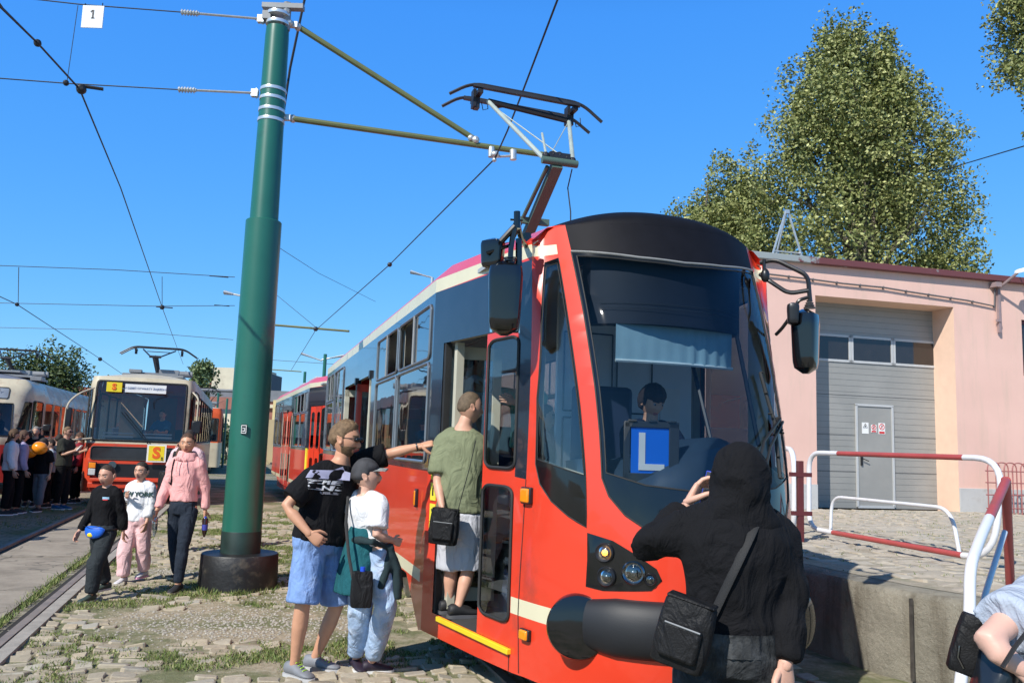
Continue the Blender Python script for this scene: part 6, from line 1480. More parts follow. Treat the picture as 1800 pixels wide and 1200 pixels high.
def strap(name, pts, w_, th, parent, mat=BST):
    """flat webbing band through the given world points"""
    mb = MB(); pts = [Vector(p) for p in pts]; mb.tube(pts, [(w_/2, th/2)]*len(pts), 8); return mb.build(name, mat, parent, 50, world=True)
def on_surface(obj, pts, toward, off=.006):
    me = obj.data; M_ = wm(obj); bv = BVHTree.FromPolygons([M_ @ v.co for v in me.vertices], [list(p.vertices) for p in me.polygons]); out = []
    for p, q in pts:
        d = (q-p).normalized(); h = bv.ray_cast(p, d)
        out.append(h[0]-d*off if h[0] is not None else q)
    return out
def decal(s, size, obj, center, xd, ud, mat, **k):
    me = text_mesh(s, size, **k); bm = bmesh.new(); bm.from_mesh(me); bmesh.ops.triangulate(bm, faces=bm.faces[:]); bmesh.ops.subdivide_edges(bm, edges=[e for e in bm.edges if e.calc_length() > .012], cuts=2, use_grid_fill=True); bmesh.ops.triangulate(bm, faces=bm.faces[:]); bm.to_mesh(me); bm.free(); M_ = wm(obj); bv = BVHTree.FromPolygons([M_ @ v.co for v in obj.data.vertices], [list(p.vertices) for p in obj.data.polygons])
    x = xd.normalized(); u = (ud-x*ud.dot(x)).normalized(); n_ = x.cross(u)
    for v in me.vertices:
        p = center+x*v.co.x+u*v.co.y; h = bv.ray_cast(p+n_*.4, -n_); v.co = (h[0]+n_*(.009+v.co.z)) if h[0] is not None and (h[0]-p).length < .25 else Vector((0, 0, -99))
    bm = bmesh.new(); bm.from_mesh(me); bmesh.ops.delete(bm, geom=[v for v in bm.verts if v.co.z < -50], context='VERTS'); bm.to_mesh(me); bm.free()
    return finish('shirt_print', me, mat, obj, 0, world=True)
def decal_poly(P, obj, center, xd, ud, mat, name='shirt_print', g=.02):
    M_ = wm(obj); bv = BVHTree.FromPolygons([M_ @ v.co for v in obj.data.vertices], [list(p.vertices) for p in obj.data.polygons]); x = xd.normalized(); u = (ud-x*ud.dot(x)).normalized(); n_ = x.cross(u)
    def mp(a, b, o=0):
        p = center+x*a+u*b; h = bv.ray_cast(p+n_*.4, -n_); return (h[0] if h[0] is not None else p)+n_*.003
    s = skin(P, [], mp, g, g); return s['shell'].build(name, mat, obj, 60, world=True)
def bag(label, c, size, yaw, mat=BAGM, name='shoulder_bag', pocket=True, tilt=0, straps=None, bev=.02):
    t = thing(name, label, 'bag', c); r = Matrix.Rotation(-yaw, 3, 'Z') @ Matrix.Rotation(tilt, 3, 'Y'); w_, d_, h_ = size; rg = []
    for z, k in ((-.5, .86), (-.47, .96), (-.2, 1.02), (.2, 1.0), (.44, .94), (.5, .86)):
        rg.append([r @ Vector((w_/2*k*math.copysign(abs(math.cos(a))**.35, math.cos(a)), d_/2*k*math.copysign(abs(math.sin(a))**.45, math.sin(a)), z*h_)) for a in [2*math.pi*q/28 for q in range(28)]])
    q = MB().loft(rg); wrinkle(q, .003, 18); b_ = q.build('bag_body', mat, t, 60)
    if pocket:
        MB().box(r @ Vector((0, -d_/2-.008, -.10*h_)), (w_*.72, .03, h_*.52), r).build('pocket', mat, t, bevel=.012)
        MB().tube([r @ Vector((-w_*.33, -d_/2-.024, .14*h_)), r @ Vector((w_*.33, -d_/2-.024, .14*h_))], .003, 5).build('zip', GREY, t)
        MB().box(r @ Vector((0, 0, .5*h_)), (w_*.9, d_*.9, .012), r).build('flap', mat, t, bevel=.006)
    if straps: strap('strap', straps[0], straps[1], .006, t)
    return t
# ---- 1 bearded man reaching for the door post
az = rad(102); J = dict(pelvis=D_(562, 945, 6.28), neck=D_(600, 812, 6.32), head=D_(607, 772, 6.30), sl=D_(630, 812, 6.47), sr=D_(552, 836, 6.14), el=D_(690, 796, 6.50), wl=D_(738, 784, 6.50), er=D_(503, 889, 6.02), wr=D_(543, 937, 5.98),
     hl=D_(584, 962, 6.38), hr=D_(545, 966, 6.22), kl=D_(592, 1062, 6.42), kr=D_(532, 1062, 6.18), wide=1.08)
J['al'] = gnd(553, 1182, 0)+Vector((-.02, .08, .085)); J['ar'] = gnd(516, 1190, 0)+Vector((0, 0, .085)); J['fl'] = Vector((.95, -.25, 0)); J['fr'] = Vector((.8, -.6, 0)); J['spine'] = J['pelvis'].lerp(J['neck'], .5)+Vector((-.03, 0, .01))
m1_, ev, T = make_person('bearded man in sunglasses and black T-shirt, arm stretched to the tram door post', J, dict(hero=True, sc=1.04, hs=1.16, hyaw=az-rad(4), hpitch=-rad(4), hair=(.17, .105, .055), hairname='sandy', ht=.013, ham=.010, beard=True, glasses=True, skin=(.60, .31, .19),
    shirt=dict(mat=TBLK, fit=.030, low=-.05, sleeve=.80, name='t_shirt', amp=.009), pants=dict(mat=DEN, fit=.030, len=.97, name='denim_shorts', amp=.008), shoes=dict(mat=SHG, z=0, sole=pm('pale_sole', (.5, .5, .5), .6), lace=pm('lime_lace', (.45, .75, .05), .5)),
    hand_l=dict(curl=.75, thumb=.9, pn=Vector((.3, .5, -.8))), hand_r=dict(curl=.7, d=Vector((.8, .1, -.55)))))
cpt = on_surface(ev['shirt'], [(Vector((0, 0, CH)), D_(600, 852, 6.4))], 0, 0)[0]; xd = Vector((.80, -.60, 0)); ud = Vector((.10, .0, 1))
decal_poly([(-.085, .035), (.085, .035), (.085, .09), (.02, .10), (.0, .13), (-.015, .10), (-.085, .09)], ev['shirt'], cpt, xd, ud, pm('print_lilac', (.34, .34, .48), .7))
decal('BEZPIECZNY', .036, ev['shirt'], cpt+ud*.010, xd, ud, TWHT, bold=.0012, shear=.2); decal('TRANSPORT', .046, ev['shirt'], cpt-ud*.030, xd, ud, TWHT, bold=.0015, shear=.2); decal('PUBLICZNY', .022, ev['shirt'], cpt-ud*.064, xd, ud, pm('print_grey', (.25, .25, .28), .7), bold=.001)
MB().tube([J['wl'].lerp(J['el'], .07), J['wl'].lerp(J['el'], .12)], .034, 14).build('wristband', BLK, m1_, 60, world=True)
# ---- 2 youngster in cap
az = rad(66); J = dict(pelvis=D_(648, 950, 6.30), neck=D_(641, 868, 6.28), head=D_(644, 836, 6.28), sr=D_(666, 884, 6.15), sl=D_(617, 880, 6.40), er=D_(662, 941, 6.08), wr=D_(690, 949, 6.18), el=D_(606, 940, 6.50), wl=D_(640, 955, 6.62), hr=D_(664, 965, 6.22), hl=D_(634, 965, 6.36), kr=D_(679, 1066, 6.22), kl=D_(634, 1064, 6.30))
J['ar'] = gnd(650, 1186, 0)+Vector((0, .05, .08)); J['al'] = gnd(622, 1180, 0)+Vector((0, .05, .08)); J['fdir'] = Vector((.8, .3, 0)); J['fl'] = Vector((.4, -.7, 0))
k1, ev, T = make_person('youngster in white T-shirt and pale jeans, dark cap, jacket tied at the waist', J, dict(hero=True, sc=.86, hs=1.10, hyaw=rad(82), hpitch=rad(10), hair=(.03, .02, .015), hairname='dark', ht=.006, ham=.003, skin=(.62, .36, .26), spectacles=True,
    shirt=dict(mat=TWHT, fit=.030, low=-.12, sleeve=.78, name='t_shirt', amp=.009), pants=dict(mat=DEN2, fit=.024, len=1.9, wide=1.15, name='jeans', amp=.016), shoes=dict(mat=pm('purple_black_shoe', (.02, .012, .025), .6), z=0, sole=WHITE),
    hand_r=dict(curl=.5, s=.9), hand_l=dict(curl=.5)))
cp = hair_shell(T, lambda d: .018 if d.y > .2 else (-.004 if d.y > -.3 else -.03), .016, n=30, m=40, am=.001)
cpo = cp.build('cap', pm('faded_black_cap', (.045, .045, .05), .8, var=.3, scale=20, bump=.3), k1, 60, world=True)
rg = []
for y_, w_, z_ in ((.075, .062, .040), (.105, .062, .036), (.135, .052, .030), (.158, .030, .024), (.163, .01, .022)): rg.append([T(Vector((w_*c_, y_-.012*abs(c_)*2, z_-.012*c_*c_+dz))) for c_, dz in ((-1, 0), (-.5, .004), (0, .006), (.5, .004), (1, 0), (.5, -.002), (0, 0), (-.5, -.002))])
MB().loft(rg).build('visor', pm('camo_grey', (.28, .29, .28), .8, var=.5, scale=30), cpo, 60, world=True)
# jacket tied round the waist
q = MB(); P0 = J['pelvis']; hx = Vector((.4, -.92, 0)).normalized(); fy = Vector((.92, .4, 0)).normalized(); rg = []
for t, w_, d_ in ((.10, .135, .110), (.0, .150, .125), (-.12, .175, .14), (-.26, .20, .15), (-.36, .205, .15)):
    c = P0+Vector((-.03-.12*max(0, -t), -.01, t)); rg.append([c+hx*w_*math.cos(a)+fy*d_*math.sin(a)*(1 if math.sin(a) < 0 else max(.35, 1+t*2.2)) for a in [2*math.pi*k/22 for k in range(22)]])
q.loft(rg); jk = solid(q, .013, 2); wrinkle(jk, .016, 9, hang=1); jo = jk.build('tied_jacket', TEAL, k1, 70, world=True)
q = MB(); kn = D_(684, 962, 6.18); q.sphere(kn, (.04, .04, .035)); q.tube([kn, kn+Vector((.06, .02, -.15)), kn+Vector((.07, .02, -.36))], [.03, .04, .035], 10); q.tube([kn, kn+Vector((-.01, -.02, -.14)), kn+Vector((-.04, -.04, -.28))], [.026, .036, .028], 10); q.tube([kn, D_(655, 952, 6.02), D_(622, 948, 6.2)], [.022, .026, .03], 8)
q = solid(q, .012, 2); wrinkle(q, .010, 12); q.build('jacket_sleeve', pm('dark_teal_fleece', (.012, .03, .035), .85, bump=.3, bscale=150), jo, 70, world=True)
bs = D_(636, 1035, 6.03)
bag('slim black bottle pouch hanging on the hip of the capped youngster', bs, (.15, .07, .24), rad(-10), pocket=False, name='bottle_pouch', straps=([D_(612, 872, 6.22), D_(608, 920, 6.12), D_(613, 975, 6.04), D_(620, 1015, 6.0)], .022))
MB().tube([Vector((0, 0, .10)), Vector((0, 0, .15))], .018, 10).build('bottle_cap', pm('cap_blue', (.02, .08, .6), .4), bpy.data.objects['bottle_pouch'], 60)
# ---- 3 boy in the doorway
zf = .41; az = rad(28); p0 = Vector((-.42, 6.50, zf)); J = pose(p0, 1.68, az, dict(w=1.05)); off = {}
J.update(neck=D_(815, 752, 6.50), head=D_(826, 716, 6.50), sl=D_(779, 776, 6.52), sr=D_(838, 780, 6.50), el=D_(769, 846, 6.46), wl=D_(777, 890, 6.36), er=D_(850, 850, 6.6), wr=D_(855, 800, 6.75), pelvis=D_(808, 915, 6.52), hl=D_(795, 925, 6.54), hr=D_(825, 925, 6.50), kl=D_(793, 1000, 6.58), kr=D_(823, 1002, 6.50), wide=1.05)
J['al'] = Vector((D_(789, 1065, 6.60).x, 6.60, zf+.085)); J['ar'] = Vector((D_(806, 1065, 6.46).x, 6.44, zf+.085)); J['fdir'] = Vector((.85, .35, 0))
b1_, ev, T = make_person('boy in olive T-shirt and pale grey shorts standing on the tram step', J, dict(hero=True, sc=.96, hs=1.05, z0=zf, hyaw=rad(66), hair=(.13, .09, .055), hairname='cropped', ht=.002, ham=.001, skin=(.64, .35, .24),
    shirt=dict(mat=OLV_, fit=.028, low=.04, sleeve=.82, name='t_shirt', amp=.010, belly=.03), pants=dict(mat=GSH, fit=.030, len=.98, name='shorts', amp=.008), shoes=dict(mat=SHB, z=zf, sole=pm('dark_sole', (.09, .09, .10), .7)),
    hand_l=dict(curl=.6, d=Vector((.1, -.3, -1)))))
bag('black messenger bag at the hip of the boy in the doorway', D_(781, 925, 6.26), (.21, .10, .25), rad(8), tilt=rad(4), straps=([D_(803, 905, 6.20), D_(812, 870, 6.17), D_(826, 820, 6.17), D_(836, 775, 6.22)], .040))
# ---- 4 hooded man with phone
J = dict(pelvis=D_(1287, 1105, 3.02), neck=D_(1297, 893, 3.0), head=D_(1302, 846, 3.02), sl=D_(1208, 930, 3.02), sr=D_(1366, 938, 3.04), el=D_(1143, 962, 3.08), wl=D_(1206, 892, 3.18), er=D_(1389, 1060, 2.98), wr=D_(1380, 1168, 2.92), wide=1.0)
J['pelvis'].z = 1.00; J['hl'] = Vector((J['pelvis'].x-.09, 3.02, .93)); J['hr'] = Vector((J['pelvis'].x+.09, 3.02, .93)); J['kl'] = Vector((J['hl'].x-.02, 3.0, .50)); J['kr'] = Vector((J['hr'].x+.03, 2.98, .50)); J['al'] = Vector((J['hl'].x-.02, 3.06, .085)); J['ar'] = Vector((J['hr'].x+.06, 3.03, .085)); J['fdir'] = Vector((-.15, 1, 0))
h1_, ev, T = make_person('person in black hoodie seen from behind, phone raised to photograph the tram', J, dict(hero=True, vox=.010, sc=1.0, hyaw=rad(-28), hairstyle='bald', skin=(.66, .38, .28),
    shirt=dict(mat=TBLK, fit=.020, low=.07, sleeve=1.93, name='hoodie', amp=.013), pants=dict(mat=DGJ, fit=.026, len=1.93, name='jeans', amp=.010), shoes=dict(mat=SHB, z=0),
    hand_l=dict(curl=.42, thumb=.75, d=Vector((.42, .10, .75)), pn=Vector((.7, -.3, -.35)), s=1.02), hand_r=dict(curl=.35, d=Vector((-.05, .0, -1)))))
q = MB(); HC = D_(1304, 838, 3.0); rows = []
for i in range(1, 26):
    ph = math.pi*i/26; row = []
    for j in range(36):
        d = Vector((math.sin(ph)*math.sin(2*math.pi*j/36), math.sin(ph)*math.cos(2*math.pi*j/36), -math.cos(ph))); w_ = .100+(.014 if d.z < -.3 else 0)
        row.append(HC+Vector((d.x*w_-.003, d.y*.118, d.z*.126+(-.012 if d.z < 0 else 0))))
    rows.append(row)
q.loft(rows); NB = J['neck']; rg = []
for z_, w_, d_ in ((.075, .092, .10), (.035, .100, .10), (.0, .125, .105), (-.045, .165, .11), (-.08, .19, .10)): rg.append([NB+Vector((w_*math.cos(a), d_*math.sin(a)*.95, z_-.0*abs(math.cos(a)))) for a in [2*math.pi*k/24 for k in range(24)]])
q.loft(rg); q = solid(q, .011, 5); wrinkle(q, .012, 9, [NB, NB+Vector((-.08, -.05, .03)), NB+Vector((.08, -.05, .03))], seed=3); q.build('hood', TBLK, h1_, 70, world=True)
q = MB(); c = J['pelvis']+Vector((0, 0, .03)); rg = []
for z_ in np.linspace(-.035, .04, 7): rg.append([c+Vector(((.182+.003*math.sin(a*38))*math.cos(a), (.142+.003*math.sin(a*38))*math.sin(a), z_)) for a in [2*math.pi*k/120 for k in range(120)]])
q.loft(rg, cap=False); q.build('waistband', DGJ, bpy.data.objects[[o.name for o in h1_.children if o.name.startswith('jeans')][0]], 60, world=True)
ph_ = thing('phone', 'dark phone with blue case held up by the hooded person', 'phone', D_(1252, 866, 3.24)); r = rotz(rad(-22)) @ Matrix.Rotation(rad(12), 3, 'Y')
MB().box((0, 0, 0), (.076, .010, .155), r).build('case', pm('blue_phone_case', (.03, .05, .45), .25, coat=.5), ph_, bevel=.004); MB().box(r @ Vector((0, -.006, 0)), (.070, .003, .148), r).build('screen', pm('dim_screen', (.05, .055, .07), .1), ph_, bevel=.001)
bg = bag('black cross-body bag on the left hip of the hooded person', D_(1203, 1112, 2.84), (.175, .08, .215), rad(24), tilt=rad(14))
bk = on_surface(ev['shirt'], [(D_(u, v, 2.2), D_(u, v, 2.95)) for u, v in ((1244, 1100), (1262, 1062), (1282, 1020), (1302, 978), (1320, 940), (1334, 908))], 0, .008)
strap('strap', [D_(1222, 1128, 2.80)]+bk+[bk[-1]+Vector((.02, .1, .03))], .030, .006, bg)
# ---- 5 person cut off by the right edge
J = dict(pelvis=Vector((1.58, 2.55, .80)), neck=Vector((1.62, 2.58, 1.31)), head=Vector((1.70, 2.62, 1.46))); J.update(sl=D_(1800, 1068, 2.44), sr=Vector((1.84, 2.55, 1.22)), el=D_(1732, 1128, 2.32), wl=D_(1800, 1178, 2.30), er=Vector((1.98, 2.5, 1.0)), wr=Vector((1.95, 2.3, .85)), hl=Vector((1.58, 2.52, .74)), hr=Vector((1.74, 2.5, .74)), kl=Vector((1.56, 2.5, .42)), kr=Vector((1.76, 2.5, .42)), al=Vector((1.56, 2.55, .085)), ar=Vector((1.76, 2.52, .085)), fdir=Vector((0, 1, 0)))
r1_, ev, T = make_person('person in blue-grey T-shirt cut off by the right edge, jacket over the arm', J, dict(hero=True, sc=.88, hyaw=0, hair=(.10, .06, .03), skin=(.70, .42, .33), shirt=dict(mat=BGR, fit=.03, low=-.1, sleeve=.52, name='t_shirt', amp=.008), pants=dict(mat=NVJ, len=1.9), shoes=dict(mat=SHB, z=0), hand_l=dict(curl=.6)))
LEA = pm('black_leather', (.012, .014, .018), .28, var=.2, coat=.3, bump=.3, bscale=20)
jk = thing('jacket', 'black leather jacket hanging from the forearm at the right edge', 'jacket', D_(1775, 1170, 2.38)); q = MB(); q.tube([Vector((-.02, 0, .05)), Vector((-.05, 0, -.1)), Vector((-.10, 0, -.34))], [(.05, .05), (.075, .05), (.07, .04)], 14); q.tube([Vector((.03, .02, .04)), Vector((.02, .02, -.12)), Vector((0, .02, -.36))], [(.04, .04), (.07, .05), (.06, .04)], 14); q = solid(q, .009, 2); wrinkle(q, .014, 12, hang=1); q.build('leather', LEA, jk, 70)
hb = bag('small black round bag beside the white stair rail', D_(1705, 1132, 2.46), (.085, .06, .16), rad(20), pocket=False, tilt=rad(16), name='hand_bag'); MB().tube([Vector((-.03, -.02, -.06)), Vector((-.045, -.02, -.03)), Vector((-.04, -.02, .0))], .004, 6).build('buckle', BEZ, hb)
strap('strap', [D_(1712, 1092, 2.45), D_(1738, 1085, 2.42), D_(1790, 1060, 2.35)], .02, .006, hb); strap('strap', [D_(1762, 1172, 2.25), D_(1785, 1135, 2.25), D_(1815, 1098, 2.25)], .022, .006, jk)
# ---- 6-9 family walking towards the camera
az = rad(200); J = pose(Vector((-4.10, 8.9, 0)), 1.32, az, dict(step=.30, w=.92)); J['wide'] = .9; bb_, ev, T = make_person('boy in black tracksuit top with a blue waist bag walking towards the camera', J, dict(hero=True, vox=.012, sc=.78, hs=1.12, hyaw=rad(192), hpitch=-rad(8), hair=(.045, .028, .018), hairname='crewcut', ht=.002, ham=.002, skin=(.58, .31, .21),
    shirt=dict(mat=TBLK, fit=.016, low=-.05, sleeve=1.92, name='zip_top', amp=.009), pants=dict(mat=CHR, fit=.024, len=1.92, wide=1.2, name='joggers', amp=.009), shoes=dict(mat=pm('dark_green_shoe', (.04, .06, .05), .6), zl=0, sole=pm('pale_sole', (.5, .5, .5), .6))))
Fv = Vector((math.sin(az), math.cos(az), 0)); Rv = Vector((math.cos(az), -math.sin(az), 0)); c = J['pelvis']+Vector((0, 0, .0)); MB().tube([c+Rv*.155*math.sin(a)+Fv*.125*math.cos(a) for a in np.linspace(-3.1, 3.1, 30)], .010, 6).build('belt', BLK, bb_, 60, world=True)
wb = thing('waist_bag', 'blue waist bag with a yellow print on the walking boy', 'bag', c+Fv*.145); q = MB(); rg = []
for x in np.linspace(-1, 1, 13): e = math.sqrt(max(.03, 1-abs(x)**2.6)); rg.append([Rv*x*.125-Fv*.03*abs(x)**2+Fv*.028*math.sin(a)*e+Vector((0, 0, -.03*e+.062*e*math.cos(a))) for a in [2*math.pi*k/14 for k in range(14)]])
q.loft(rg).build('pouch', pm('bright_blue_nylon', (.01, .12, .60), .5, bump=.3), wb, 60); MB().sphere(Fv*.026+Vector((0, 0, -.055)), (.032, .008, .022)).build('print', YEL, wb, 60)
MB().tube([Rv*-.11+Vector((0, 0, .035))+Fv*.02, Fv*.034+Vector((0, 0, .012)), Rv*.11+Vector((0, 0, .035))+Fv*.02], .0022, 5).build('zip', BLK, wb, 60)
decal_poly([(-.03, -.01), (.03, -.01), (.03, .012), (-.03, .012)], ev['shirt'], J['neck']+Fv*.1+Rv*-.075+Vector((0, 0, -.11)), -Rv, Vector((0, 0, 1)), pm('badge_pale_blue', (.3, .5, .65), .6), 'badge', .01); decal_poly([(-.025, -.022), (.02, -.022), (.02, -.01), (-.025, -.01)], ev['shirt'], J['neck']+Fv*.1+Rv*-.075+Vector((0, 0, -.11)), -Rv, Vector((0, 0, 1)), SRED, 'badge', .01)
az = rad(188); J = pose(Vector((-4.20, 9.95, 0)), 1.33, az, dict(step=-.22, w=.86, arm_r=((.02, .04, -.19), (.20, -.10, .06)))); g1_, ev, T = make_person('girl in white sweatshirt and pale pink trousers walking beside the woman', J, dict(hero=True, vox=.012, sc=.77, hs=1.10, hyaw=rad(186), hair=(.022, .014, .010), hairname='dark', hairstyle='pony', skin=(.58, .33, .24),
    shirt=dict(mat=TWHT, fit=.022, low=-.05, sleeve=1.7, name='sweatshirt', amp=.011), pants=dict(mat=PPK, fit=.024, len=1.93, wide=1.4, name='cargo_trousers', amp=.011), shoes=dict(mat=SHW, sole=pm('pink_sole', (.75, .35, .5), .6))))
Fv = Vector((math.sin(az), math.cos(az), 0)); Rv = Vector((math.cos(az), -math.sin(az), 0)); decal('NEW YORK', .072, ev['shirt'], J['neck']+Fv*.1+Vector((0, 0, -.14)), -Rv, Vector((0, 0, 1)), pm('print_dark_green', (.03, .07, .06), .7), bold=.002)
az = rad(186); J = pose(Vector((-3.55, 9.55, 0)), 1.69, az, dict(step=.26, w=.86)); J['wide'] = .88; w1_, ev, T = make_person('woman in pink roll-neck sweatshirt and dark jeans holding a bottle', J, dict(hero=True, vox=.012, sc=.95, hs=1.02, hyaw=rad(172), hair=(.085, .042, .024), hairname='auburn', hairstyle='pony', skin=(.60, .33, .25),
    shirt=dict(mat=PINK, fit=.015, low=-.04, sleeve=1.93, name='sweatshirt', amp=.011, belly=.008), pants=dict(mat=NVJ, fit=.010, len=1.93, wide=1.0, name='jeans', amp=.007), shoes=dict(mat=SHB, sole=pm('tan_sole', (.5, .42, .3), .7), slr=.35)))
q = MB(); rg = [[J['neck']+Vector((r_*math.cos(a), r_*.95*math.sin(a), z_+.012*math.sin(a*2))) for a in [2*math.pi*k/24 for k in range(24)]] for z_, r_ in ((-.05, .12), (-.02, .125), (.015, .108), (.045, .096), (.06, .085), (.045, .07))]
q.loft(rg); q = solid(q, .012, 2); wrinkle(q, .010, 14); q.build('roll_neck', PINK, w1_, 70, world=True)
Fv = Vector((math.sin(az), math.cos(az), 0)); Rv = Vector((math.cos(az), -math.sin(az), 0))
MB().tube([T(Vector((.01, -.10, .03))), T(Vector((.07, -.075, -.01))), T(Vector((.098, -.03, -.09))), T(Vector((.095, .0, -.17))), T(Vector((.085, .01, -.23)))], [.022, .026, .024, .018, .006], 8).build('ponytail', pm('hair_auburn', (.085, .042, .024), .75), w1_, 60, world=True)
MB().tube([J['neck']+Fv*.14+Rv*.03, J['neck']+Fv*.165+Rv*.035+Vector((0, 0, -.16))], .005, 5).tube([J['neck']+Fv*.14-Rv*.03, J['neck']+Fv*.165-Rv*.05+Vector((0, 0, -.12))], .005, 5).build('drawstring', PINK, w1_, 60, world=True)
sb = bag('black shoulder bag hanging at the side of the woman in pink', J['pelvis']+Rv*.25-Fv*.05+Vector((0, 0, .22)), (.10, .22, .30), az, pocket=False, straps=(on_surface(ev['shirt'], [(p_+Fv*.5, p_) for p_ in [J['sr']-Rv*.03+Vector((0, 0, .05-.07*i_)) for i_ in range(5)]], 0, .012)+[J['pelvis']+Rv*.26+Vector((0, 0, .36))], .03))
def bottle(label, wp, empty=False):
    b = thing('bottle', label, 'bottle', wp); prof = ((0, .026), (.01, .031), (.08, .031), (.13, .030), (.165, .022), (.195, .012), (.205, .012)); n16 = [2*math.pi*k/16 for k in range(16)]
    MB().loft([[Vector((r_*math.cos(a), r_*math.sin(a), -z)) for a in n16] for z, r_ in prof[::-1]][::-1]).build('plastic', glass('bottle_plastic', (.75, .82, .85), .2) if empty else pm('cola_brown', (.03, .012, .01), .15, coat=.6), b, 60)
    MB().tube([(0, 0, -.07), (0, 0, -.13)], .0318, 16).build('label', pm('bottle_blue', (.05, .06, .35), .5) if not empty else glass('bottle_film', (.6, .65, .7), .3), b, 60); MB().tube([(0, 0, .0), (0, 0, .015)], .014, 12).build('cap', BLK if empty else pm('cap_blue', (.02, .08, .6), .4), b, 60)
bottle('dark cola bottle with blue label in the left hand of the woman in pink', J['wl']+Vector((.02, -.03, -.08))); bottle('clear plastic bottle in the right hand of the woman in pink', J['wr']+Vector((0, -.03, -.07)), True)
az = rad(8); J = pose(Vector((-4.72, 12.7, 0)), 1.76, az, dict(step=.2, arm_l=((.05, .10, -.26), (.05, -.03, .26)))); p9, ev, T = make_person('man in pale pink T-shirt with a backpack behind the woman in pink', J, dict(sc=1, hyaw=rad(20), hair=(.03, .022, .018), hairname='black', skin=(.55, .3, .2), shirt=dict(mat=cm('light_pink_cotton', (.72, .50, .52)), fit=.03, sleeve=.8), pants=dict(mat=CHR, len=1.9), shoes=dict(mat=SHB, z=0)))
bp_ = bag('black backpack with red pocket on the man behind the woman in pink', J['pelvis']+Vector((.02, -.20, .30)), (.30, .16, .42), 0, pocket=False, name='backpack'); MB().box((.02, -.09, -.11), (.24, .05, .18)).build('pocket', pm('red_nylon', (.55, .03, .03), .5), bp_, bevel=.02)
# ---- waiting crowd on the left
def crowd(u, v, h, azd, label, shirt, pants, **k):
    p = gnd(u, v, 0); az = rad(azd); J = pose(p, h, az, dict(step=k.pop('step', .08), w=k.pop('w', 1), arm_l=k.pop('arm_l', None), arm_r=k.pop('arm_r', None))); d = dict(sc=h/1.75, hyaw=rad(k.pop('look', azd)), skin=(.5, .28, .19), group='people waiting by the beige tram')
    d['shirt'] = dict(mat=shirt, fit=.03, sleeve=k.pop('sleeve', .8)); d['pants'] = dict(mat=pants, fit=.02, len=k.pop('pl', 1.9)); d['shoes'] = dict(mat=k.pop('shoe', SHB), z=0); d.update(k); b, e, T = make_person(label, J, d); return b, e, T, J
crowd(8, 905, 1.70, 60, 'person in white top with dark strap at the far left edge', TWHT, TBLK, hairstyle='long', sleeve=1.8)
b_, e_, T_, J_ = crowd(26, 902, 1.68, 50, 'woman with long brown hair in a lavender top among the crowd', LAV, TBLK, hair=(.10, .055, .035), hairname='chestnut', hairstyle='long', sleeve=1.9)
bag('black bag slung behind the woman in the lavender top', J_['pelvis']+Vector((-.14, -.16, .18)), (.30, .12, .26), rad(-20), pocket=False)
crowd(50, 890, 1.78, 160, 'grey-haired man in black T-shirt behind the orange balloons', TBLK, TBLK, hair=(.25, .23, .21), hairname='grey', step=0)
b_, e_, T_, J_ = crowd(66, 899, 1.52, 195, 'dark-haired youngster in black holding the orange balloons', TBLK, cm('grey_jeans', (.16, .17, .19)), hair=(.02, .015, .012), hairname='black', hairstyle='fringe', arm_r=((.16, .1, -.12), (.12, .0, .14)), pl=1.8)
ORB = pm('orange_balloon', (.85, .28, .01), .25, coat=.4)
for k, (u, v, lab) in enumerate(((52, 793, 'left one of the two orange balloons held in the crowd'), (69, 787, 'right one of the two orange balloons held in the crowd'))):
    b_ = thing('balloon', lab, 'balloon', D_(u, v, J_['pelvis'].y-.35), 0, 'orange balloons in the crowd'); MB().sphere((0, 0, 0), (.165, .14, .135), 20, 14, rot=Matrix.Rotation(rad(-12+20*k), 3, 'Y')).build('envelope', ORB, b_, 60); MB().sphere((.0 if k else .15, 0, -.10 if k else -.02), .02, 8, 6).build('knot', ORB, b_, 60)
crowd(80, 892, 1.50, 240, 'child in blue-grey jacket half hidden beside the balloons', BGR, TBLK, hair=(.05, .035, .025), hairname='dark', sleeve=1.9)
b_, e_, T_, J_ = crowd(104, 895, 1.80, 95, 'man in cap, sunglasses and dark T-shirt looking at his phone', cm('dark_olive_cotton', (.035, .037, .030)), TBLK, hair=(.22, .15, .09), hairname='sandy', glasses=True, arm_r=((.10, .04, -.26), (.24, -.02, .10)), arm_l=((.10, .02, -.26), (.24, -.06, .10)), shoe=BLU)
ph2 = thing('phone', 'white phone in the hands of the man in the crowd', 'phone', J_['wr']+Vector((.10, 0, .06))); MB().box((0, 0, 0), (.02, .075, .15), Matrix.Rotation(rad(40), 3, 'Y')).build('case', WHITE, ph2, bevel=.004)
crowd(131, 884, 1.68, 250, 'woman in wine-red top standing between the crowd and the S tram', WIN, TBLK, hair=(.16, .08, .05), hairname='auburn', hairstyle='long', sleeve=1.9)
crowd(92, 886, 1.62, 20, 'person in navy jacket with backpack straps behind the man with the phone', NVJ, TBLK, hair=(.02, .015, .012), hairname='black', sleeve=1.9)
crowd(17, 888, 1.74, 110, 'man in black jacket standing between the two long-haired women', TBLK, CHR, hair=(.03, .02, .015), hairname='black', sleeve=1.9)
crowd(38, 884, 1.66, 330, 'person in charcoal sweatshirt with back turned behind the lavender top', CHR, TBLK, hair=(.06, .04, .025), hairname='dark', sleeve=1.9)
crowd(60, 882, 1.58, 30, 'youngster in dark teal fleece facing the beige tram', TEAL, TBLK, hair=(.05, .03, .02), hairname='dark', sleeve=1.9)
crowd(119, 880, 1.60, 300, 'person in black shirt half hidden between the phone user and the woman in wine red', TBLK, NVJ, hair=(.03, .02, .015), hairname='black', sleeve=.8)
